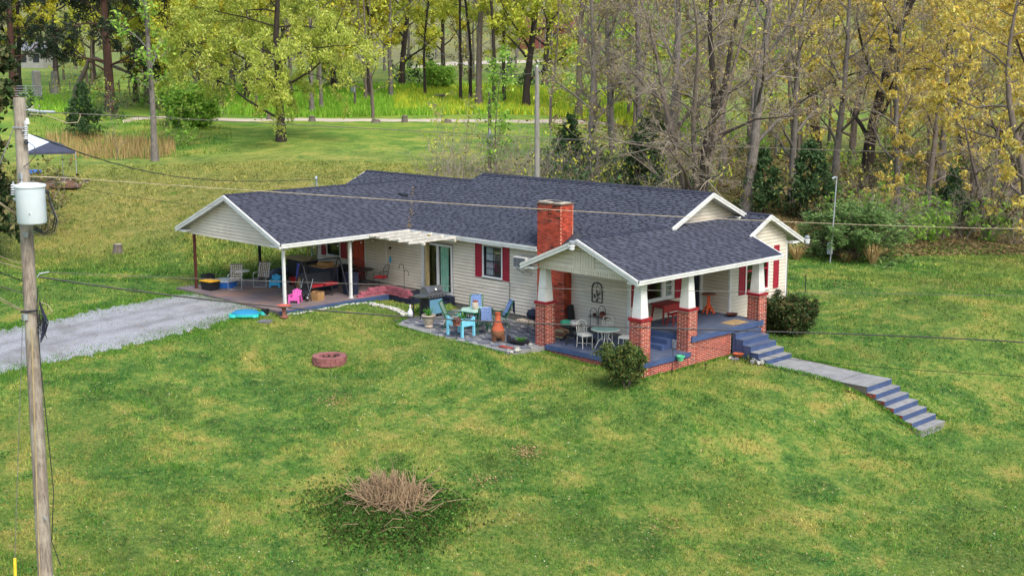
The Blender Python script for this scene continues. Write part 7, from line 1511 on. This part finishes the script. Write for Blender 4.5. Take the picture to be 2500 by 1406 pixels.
# leaf litter under the wood edge
leaf_mat('litter', ['#7a6448', '#8d7556', '#5f4d38', '#6e6a44'], .1)
n = 16000; u = rg.uniform(1900, 2700, n); D = rg.uniform(68.5, 84, n); q = CAM[:2][None]+_a0[None]*D[:, None]+_b0[None]*(D*(u-1250)/FPX)[:, None]; v, f = leaves_np(np.c_[q, Hs(q[:, 0], q[:, 1])+.04], .1, rg, .7, flat=.8); link('leaf_litter', np_mesh('leaf_litter', v, f), 'litter', kind='stuff', label='brown leaf litter under the wood edge')
n = 16000; u = rg.uniform(1350, 2700, n); D = rg.uniform(84, 130, n); q = CAM[:2][None]+_a0[None]*D[:, None]+_b0[None]*(D*(u-1250)/FPX)[:, None]; v, f = leaves_np(np.c_[q, Hs(q[:, 0], q[:, 1])+.05], .16, rg, .7, flat=.8); link('woodland_litter', np_mesh('woodland_litter', v, f), 'litter', kind='stuff', label='brown leaf litter deep inside the wood')

# rough weeds on the bank behind the carport
field(9000, 430, 860, 57.5, 69, 'bank_weeds', 'grass_blade', .08, .28, .06, 'rough green weeds on the bank behind the carport', .8); field(4000, 0, 480, 56, 64, 'side_weeds', 'grass_blade', .06, .2, .05, 'longer green grass along the far side of the drive', .7)

# blown leaves caught in the roof valley
n = 130; t_ = rg.random(n)**1.5; x = -.46+(-4.383+.46)*t_*.8+rg.normal(0, .05, n); y = -.38+3.6*t_*.8+rg.normal(0, .05, n); z = np.array([max(z_car(a), z_main(b)) for a, b in zip(x, y)])+.05
v, f = leaves_np(np.stack([x, y, z], 1), .03, rg, .6, flat=.5); link('valley_leaves', np_mesh('valley_leaves', v, f), 'fallen_leaf', house, kind='stuff')

# ================================================================== POLES AND WIRES
PD = 25.0
_pt = Vector(pixD(47, 240, PD)); _pb = Vector(pixD(111, 1406, PD)); _dir = (_pt-_pb).normalized(); _gz = H(_pb.x, _pb.y)
_pbase = _pb+_dir*((_gz-.3-_pb.z)/_dir.z)
POLE = thing('utility_pole', 'tall weathered wooden utility pole cropping the left side', 'utility pole', tuple(_pbase))
Lp = (_pt-_pbase).length
def pole_at(z): return _pbase+_dir*((z-_pbase.z)/_dir.z)
def pl(z, off=0): q = pole_at(z)-_pbase; return q
m = MB(); n = 16; m.tube([tuple(_dir*(Lp*k/12)) for k in range(13)], [.15-.035*k/12 for k in range(13)], n); m.obj('shaft', 'wood_pole', POLE, smooth=True)
RTv = Vector(RT); TOC = (-Vector(FW)); TOC.z = 0; TOC.normalize()
def P3(u, v, dD=0.0): return Vector(pixD(u, v, PD+dD))
def rel(v): return tuple(Vector(v)-_pbase)
def wire(name, label, pts, r, m, group=None, n=40, cat='cable', sides=5, twist=0):
    """smooth curve through 3D points"""
    P = [np.array(p, float) for p in pts]; t = np.r_[0, np.cumsum([np.linalg.norm(b-a) for a, b in zip(P[:-1], P[1:])])]; t /= t[-1]
    if len(P) == 2: P = [P[0], (P[0]+P[1])/2-np.array([0, 0, .012*np.linalg.norm(P[1]-P[0])]), P[1]]; t = np.array([0, .5, 1.])
    A = np.array(P); s = np.linspace(0, 1, n); deg = min(len(P)-1, 3)
    out = np.stack([np.polyval(np.polyfit(t, A[:, k], deg), s) for k in range(3)], 1)
    o = MB().tube([tuple(q) for q in out], r, sides).obj(name, m, label=label, category=cat)
    if group: o['group'] = group
    if twist:
        ps = [tuple(q+np.array([0, 0, r*1.2*math.sin(i*1.1)])+RT*r*1.2*math.cos(i*1.1)) for i, q in enumerate(out)]; MB().tube(ps, r*.7, 4).obj('strand', m, o)
    return o
def thru(pp, D0, D1, ):
    """pixel points along a span, depth varying linearly with column"""
    u0, u1 = pp[0][0], pp[-1][0]; return [pixD(u, v, D0+(D1-D0)*(u-u0)/(u1-u0)) for u, v in pp]
# hardware at the top
ins = MB()
for k in range(9): a = P3(70+k*3.0, 268.5+k*.5); b = P3(71.6+k*3.0, 268.8+k*.5); ins.tube([rel(a), rel(b)], .034 if k % 2 else .022, 8)
ins.obj('strain_insulator', 'porcelain', POLE)
MB().tube([rel(P3(58, 268)), rel(P3(72, 269))], .014, 6).tube([rel(P3(98, 273)), rel(P3(134, 274))], .028, 6).obj('clamp', 'galv', POLE)
MB().tube([rel(P3(72, 279)), rel(P3(110, 281)), rel(P3(165, 301)), rel(P3(190, 299)), rel(P3(196, 285)), rel(P3(195, 279))], .008, 5).obj('jumper_lead', 'cable_tan', POLE)
cut = MB()
for k in range(10): q = P3(63.5, 296+k*4.6, -.18); q2 = P3(63.5, 298.6+k*4.6, -.18); cut.tube([rel(q), rel(q2)], .045 if k % 2 else .03, 8)
cut.obj('fuse_cutout', 'porcelain', POLE); MB().tube([rel(P3(66, 290, -.18)), rel(P3(69, 304, -.2))], .03, 6).obj('cutout_top', 'white_plastic', POLE); MB().tube([rel(P3(62, 345, -.18)), rel(P3(66, 352, -.18))], .035, 6).obj('cutout_base', 'black', POLE)
MB().tube([rel(P3(30, 311.5, -.13)), rel(P3(64, 313, -.16))], .012, 6).obj('bracket', 'galv', POLE)
MB().tube([rel(P3(69, 347, -.15)), rel(P3(84, 358, -.15)), rel(P3(87, 378, -.15)), rel(P3(72, 398, -.14)), rel(P3(57, 408, -.13))], .008, 5).obj('fuse_lead', 'cable_black', POLE)
MB().lathe([(.02, 0), (.028, .01), (.02, .02)], 8).obj('bolt', 'galv', POLE, loc=rel(P3(56, 321, -.14)))
MB().b(-.05, .05, -.02, .02, -.06, .06).obj('mount_plate', 'galv', POLE, loc=rel(P3(50, 430, -.16)))
# transformer
tc = P3(79, 545, -.42); t = thing('transformer', 'pale blue-grey cylindrical transformer hung on the utility pole', 'transformer', tuple(tc))
TR, TH = .272, .68
MB().lathe([(TR*.93, 0), (TR, .03), (TR, TH), (TR*1.01, TH+.01)], 30).obj('tank', 'transformer', t, smooth=True); MB().lathe([(TR*1.07, TH+.011), (TR*1.09, TH+.03), (TR*1.05, TH+.055), (TR*.6, TH+.085), (0, TH+.09)], 30, cap=False).obj('lid', 'transformer', t, smooth=True)
for du, dv in ((-12, 488), (6, 488), (8, 518)):
    q = P3(79+du, dv, -.42)+TOC*TR*.98-tc; MB().b(-.035, .035, -.03, .03, -.045, .045).obj('lug', 'transformer', t, loc=tuple(q), rot=(0, 0, rad(45)))
    MB().lathe([(.015, 0), (.015, .02)], 8).obj('lug_bolt', 'galv', t, loc=tuple(q+TOC*.03), rot=(0, rad(90), rad(-45)))
for uu, vv in ((33, 464), (54, 460)):
    b_ = MB(); q0 = P3(uu, vv, -.42)-tc
    for k in range(5): b_.lathe([(.03, -.1+k*.045), (.062-.003*k, -.09+k*.045), (.03, -.07+k*.045)], 12, (q0.x, q0.y))
    o = b_.obj('bushing', 'porcelain', t, loc=(0, 0, q0.z), smooth=True); MB().lathe([(.02, .1), (.015, .16)], 8, (q0.x, q0.y)).obj('terminal', 'galv', o, loc=(0, 0, 0))
MB().tube([tuple(P3(33, 486, -.42)-tc), tuple(P3(50, 492, -.42)-tc)], .03, 6).obj('arrester_arm', 'galv', t)
MB().tube([tuple(P3(113, 466, -.42)-tc), tuple(P3(119, 472, -.42)-tc)], .035, 8).obj('side_bushing', 'black', t)
for k, (o1, o2, m_) in enumerate(((0, 0, 'cable_black'), (5, 4, 'cable_black'), (8, 9, 'cable_grey'))):
    MB().tube([tuple(P3(117, 470+k*3, -.4)-tc), tuple(P3(124+o1*.4, 500, -.4)-tc), tuple(P3(134+o1, 530+o2, -.4)-tc), tuple(P3(128+o1, 560+o2, -.35)-tc), tuple(P3(108, 569+o2*1.2, -.25)-tc), tuple(P3(82, 553+o2*1.6, -.16)-tc)], .014 if k < 2 else .008, 6).obj('secondary_lead', m_, t)
# lower hardware
lo = MB()
for k in range(26):
    rgk = random.Random(k); u, v = 98+rgk.uniform(-6, 10), 725+rgk.uniform(0, 60); lo.tube([rel(P3(u, v, -.15)), rel(P3(u+rgk.uniform(-8, 10), v+rgk.uniform(8, 24), -.2)), rel(P3(u+rgk.uniform(-6, 10), v+rgk.uniform(30, 50), -.15))], .006, 5)
lo.obj('cable_coils', 'cable_black', POLE, kind='stuff')
for k in range(5): rgk = random.Random(90+k); MB().tube([rel(P3(95+k*2, 735+k*4, -.18)), rel(P3(106+k*3, 775+k*3, -.24)), rel(P3(103+k*2, 812, -.18)), rel(P3(99, 828+k*2, -.16))], .01, 5).obj('hanging_loop', 'loop_blue' if k % 2 else 'cable_black', POLE)
MB().tube([rel(P3(101, 738, -.16)), rel(P3(118, 745, -.2)), rel(P3(128, 760, -.2)), rel(P3(113, 770, -.18))], .007, 5).obj('drop_loop', 'cable_tan', POLE)
MB().tube([rel(P3(92, 700, -.15)), rel(P3(90, 760, -.17)), rel(P3(100, 900, -.17)), rel(P3(115, 1040, -.19)), rel(P3(131, 1200, -.2)), rel(P3(126, 1320, -.18)), rel(P3(148, 1380, -.2))], .009, 5).obj('ground_cable', 'cable_black', POLE)
MB().tube([rel(P3(77, 800, -.2)), rel(P3(80, 900, -.19)), rel(P3(92, 1250, -.19)), rel(P3(97, 1406, -.2))], .012, 5).obj('wire_moulding', 'lumber', POLE)
MB().tube([rel(P3(50, 762, -.15)), rel(P3(90, 758, -.16))], .02, 6).obj('strap', 'black_metal', POLE); MB().b(-.05, .05, -.04, .04, -.06, .06).obj('meter_can', 'galv', POLE, loc=rel(P3(60, 774, -.14)))
MB().tube([rel(P3(91, 676, -.13)), rel(P3(97, 668, -.13)), rel(P3(120, 664, -.1))], .014, 6).obj('drop_clamp', 'galv', POLE); MB().b(-.035, .035, -.03, .03, -.05, .05).obj('lug_plate', 'galv', POLE, loc=rel(P3(63, 573, -.17)))
MB().b(-.03, .03, -.02, .02, -.015, .015).obj('number_tag', 'galv', POLE, loc=rel(P3(110, 1264, -.2)))
# wires to the right
wire('power_line', 'pale top power line running right from the pole top', thru([(134, 276), (700, 303), (1300, 336), (1900, 362), (2600, 376)], 25, 48), .009, 'cable_grey')
wire('neutral_line', 'pale lower power line crossing in front of the roof', thru([(185, 436), (560, 462), (1250, 506), (1900, 541), (2600, 560)], 25.6, 31), .0065, 'cable_tan')
wire('neutral_tail', 'short pale wire end tied to the pole above the transformer', [P3(66, 431), P3(120, 433), P3(185, 436, .6)], .012, 'cable_tan')
wire('phone_cable', 'thick black cable sagging across in front of the patio', thru([(92, 668), (300, 716), (640, 745), (1250, 781), (1850, 812), (2600, 842)], 25, 31), .0155, 'cable_black', n=60)
wire('phone_strand', 'thin brown wire above the thick black cable', thru([(120, 664), (420, 679), (860, 692), (1400, 705), (2000, 715), (2600, 724)], 25, 31), .0055, 'cable_grey', n=60)
mast = np.array([-5.78, -1.32, 4.62]); wire('service_drop', 'twisted black service wire from the pole to the roof mast', [P3(80, 330), pixD(190, 371, 29), pixD(470, 436, 43), mast], .011, 'cable_black', n=70, twist=1)
wire('dark_line', 'thin dark wire dipping behind the carport roof', thru([(92, 440), (250, 470), (400, 492), (540, 506)], 25, 44), .006, 'cable_black')
wire('guy_line', 'thin dark wire low over the right-hand steps', [pixD(1705, 845, 45), pixD(1930, 876, 43), pixD(2300, 907, 38), pixD(2600, 925, 34)], .008, 'cable_black')
wire('ivy_line', 'faint wire crossing the woods behind the roof', thru([(1050, 330), (1400, 343), (1900, 362), (2180, 371)], 85, 85), .012, 'cable_grey')
# wires to the left
for k, (a, b_, r, m_, lb) in enumerate((((-60, 450), (50, 531), .022, 'cable_tan', 'thick twisted wire leaving left below the transformer'), ((-60, 600), (55, 645), .009, 'cable_tan', 'upper pale wire leaving left at mid pole'), ((-60, 618), (57, 656), .009, 'cable_tan', 'second pale wire leaving left at mid pole'), ((-60, 640), (58, 686), .01, 'cable_black', 'dark wire leaving left at mid pole'),
        ((-60, 676), (60, 716), .011, 'cable_grey', 'grey wire leaving left below the dark one'), ((-60, 690), (58, 758), .011, 'cable_tan', 'steep pale wire reaching the lower strap'), ((-60, 700), (57, 760), .009, 'cable_tan', 'lowest pale wire reaching the lower strap'), ((-60, 540), (37, 305), .012, 'cable_grey', 'grey guy wire climbing from the left edge to the bracket'))):
    wire('side_wire', lb, [pixD(a[0], a[1], 23.5), P3(*b_, -.05)], r, m_, 'wires leaving the pole on its left', 24)
wire('ground_guy', 'thin guy wire dropping to the yellow guard', [P3(56, 760, -.1), P3(44, 1120, -.6), P3(36, 1370, -.9)], .006, 'cable_grey')
g0 = P3(36, 1362, -.9); g1 = Vector((g0.x, g0.y, 0))+RTv*(-.1); t = MB().tube([tuple(g0), (g1.x+.02, g1.y-.02, H(g1.x, g1.y)-.05)], .03, 8).obj('guy_guard', 'yellow_plastic', label='yellow plastic guy-wire guard at the bottom left', category='guy guard')
# bare pole behind the house, small transformer pole, thin yard pole
q = base(1311, 68); zt = float(pixD(1311, 165, 68)[2]); t = thing('wooden_pole', 'bare grey wooden pole rising behind the roof ridge', 'utility pole', q)
MB().tube([(0, 0, -.3), (0, 0, (zt-q[2])*.5), (0, 0, zt-q[2])], [.17, .14, .11], 12).obj('shaft', 'wood_pole_grey', t); MB().tube([(-.25, 0, zt-q[2]-.12), (.25, 0, zt-q[2]-.2)], .03, 6).obj('pole_top_clamp', 'galv', t); MB().lathe([(.04, 0), (.05, .06), (.02, .12)], 8).obj('pin_insulator', 'porcelain', t, loc=(0, 0, zt-q[2]))
wire('branch_wire', 'wire sagging from the bare pole into the drooping tree', [pixD(1311, 178, 68), pixD(1150, 165, 80), pixD(1005, 82, 92)], .02, 'cable_grey')
q = base(1196, 84); zt = float(pixD(1196, 225, 84)[2]); t = thing('small_pole', 'thin dark pole with a small transformer among the saplings', 'utility pole', q)
MB().tube([(0, 0, -.3), (0, 0, zt-q[2])], [.12, .09], 10).obj('shaft', 'bark_brown', t); zc = float(pixD(1196, 345, 84)[2])-q[2]; MB().lathe([(.22, zc-.45), (.23, zc+.45), (.1, zc+.5)], 14, (.22, -.2)).obj('small_transformer', 'galv', t); MB().lathe([(.06, zc+.5), (.08, zc+.6), (.03, zc+.85)], 8, (.22, -.2)).obj('bushing', 'porcelain', t); MB().tube([(.1, -.1, zt-q[2]-.3), (.25, -.2, zc+.8)], .02, 5).obj('lead', 'cable_black', t)
q = np.array(base(2036, 65.8)); zt = float(pixD(2047, 432, depth(q))[2])-q[2]; t = thing('thin_pole', 'slim pale pole with meter box in the feathery evergreen', 'pole', tuple(q))
MB().tube([(0, 0, -.2), (.08, .08, zt*.6), (.12, .12, zt)], .036, 7).obj('shaft', 'galv', t); MB().tube([(.12, .12, zt), (.1, .0, zt+.06), (.0, -.1, zt-.02)], .06, 6).obj('weatherhead', 'galv', t); MB().b(-.1, .14, -.16, -.02, .5, 1.1).obj('meter_box', 'galv', t)
p = gpt(1966, 715); t = thing('marker_stake', 'short black stake in the grass beyond the big shrub', 'stake', tuple(p)); MB().tube([(0, 0, -.1), (0, 0, .8)], .02, 6).obj('stake', 'black_metal', t); MB().lathe([(.03, .8), (.03, .84)], 8).obj('cap', 'rusty', t)
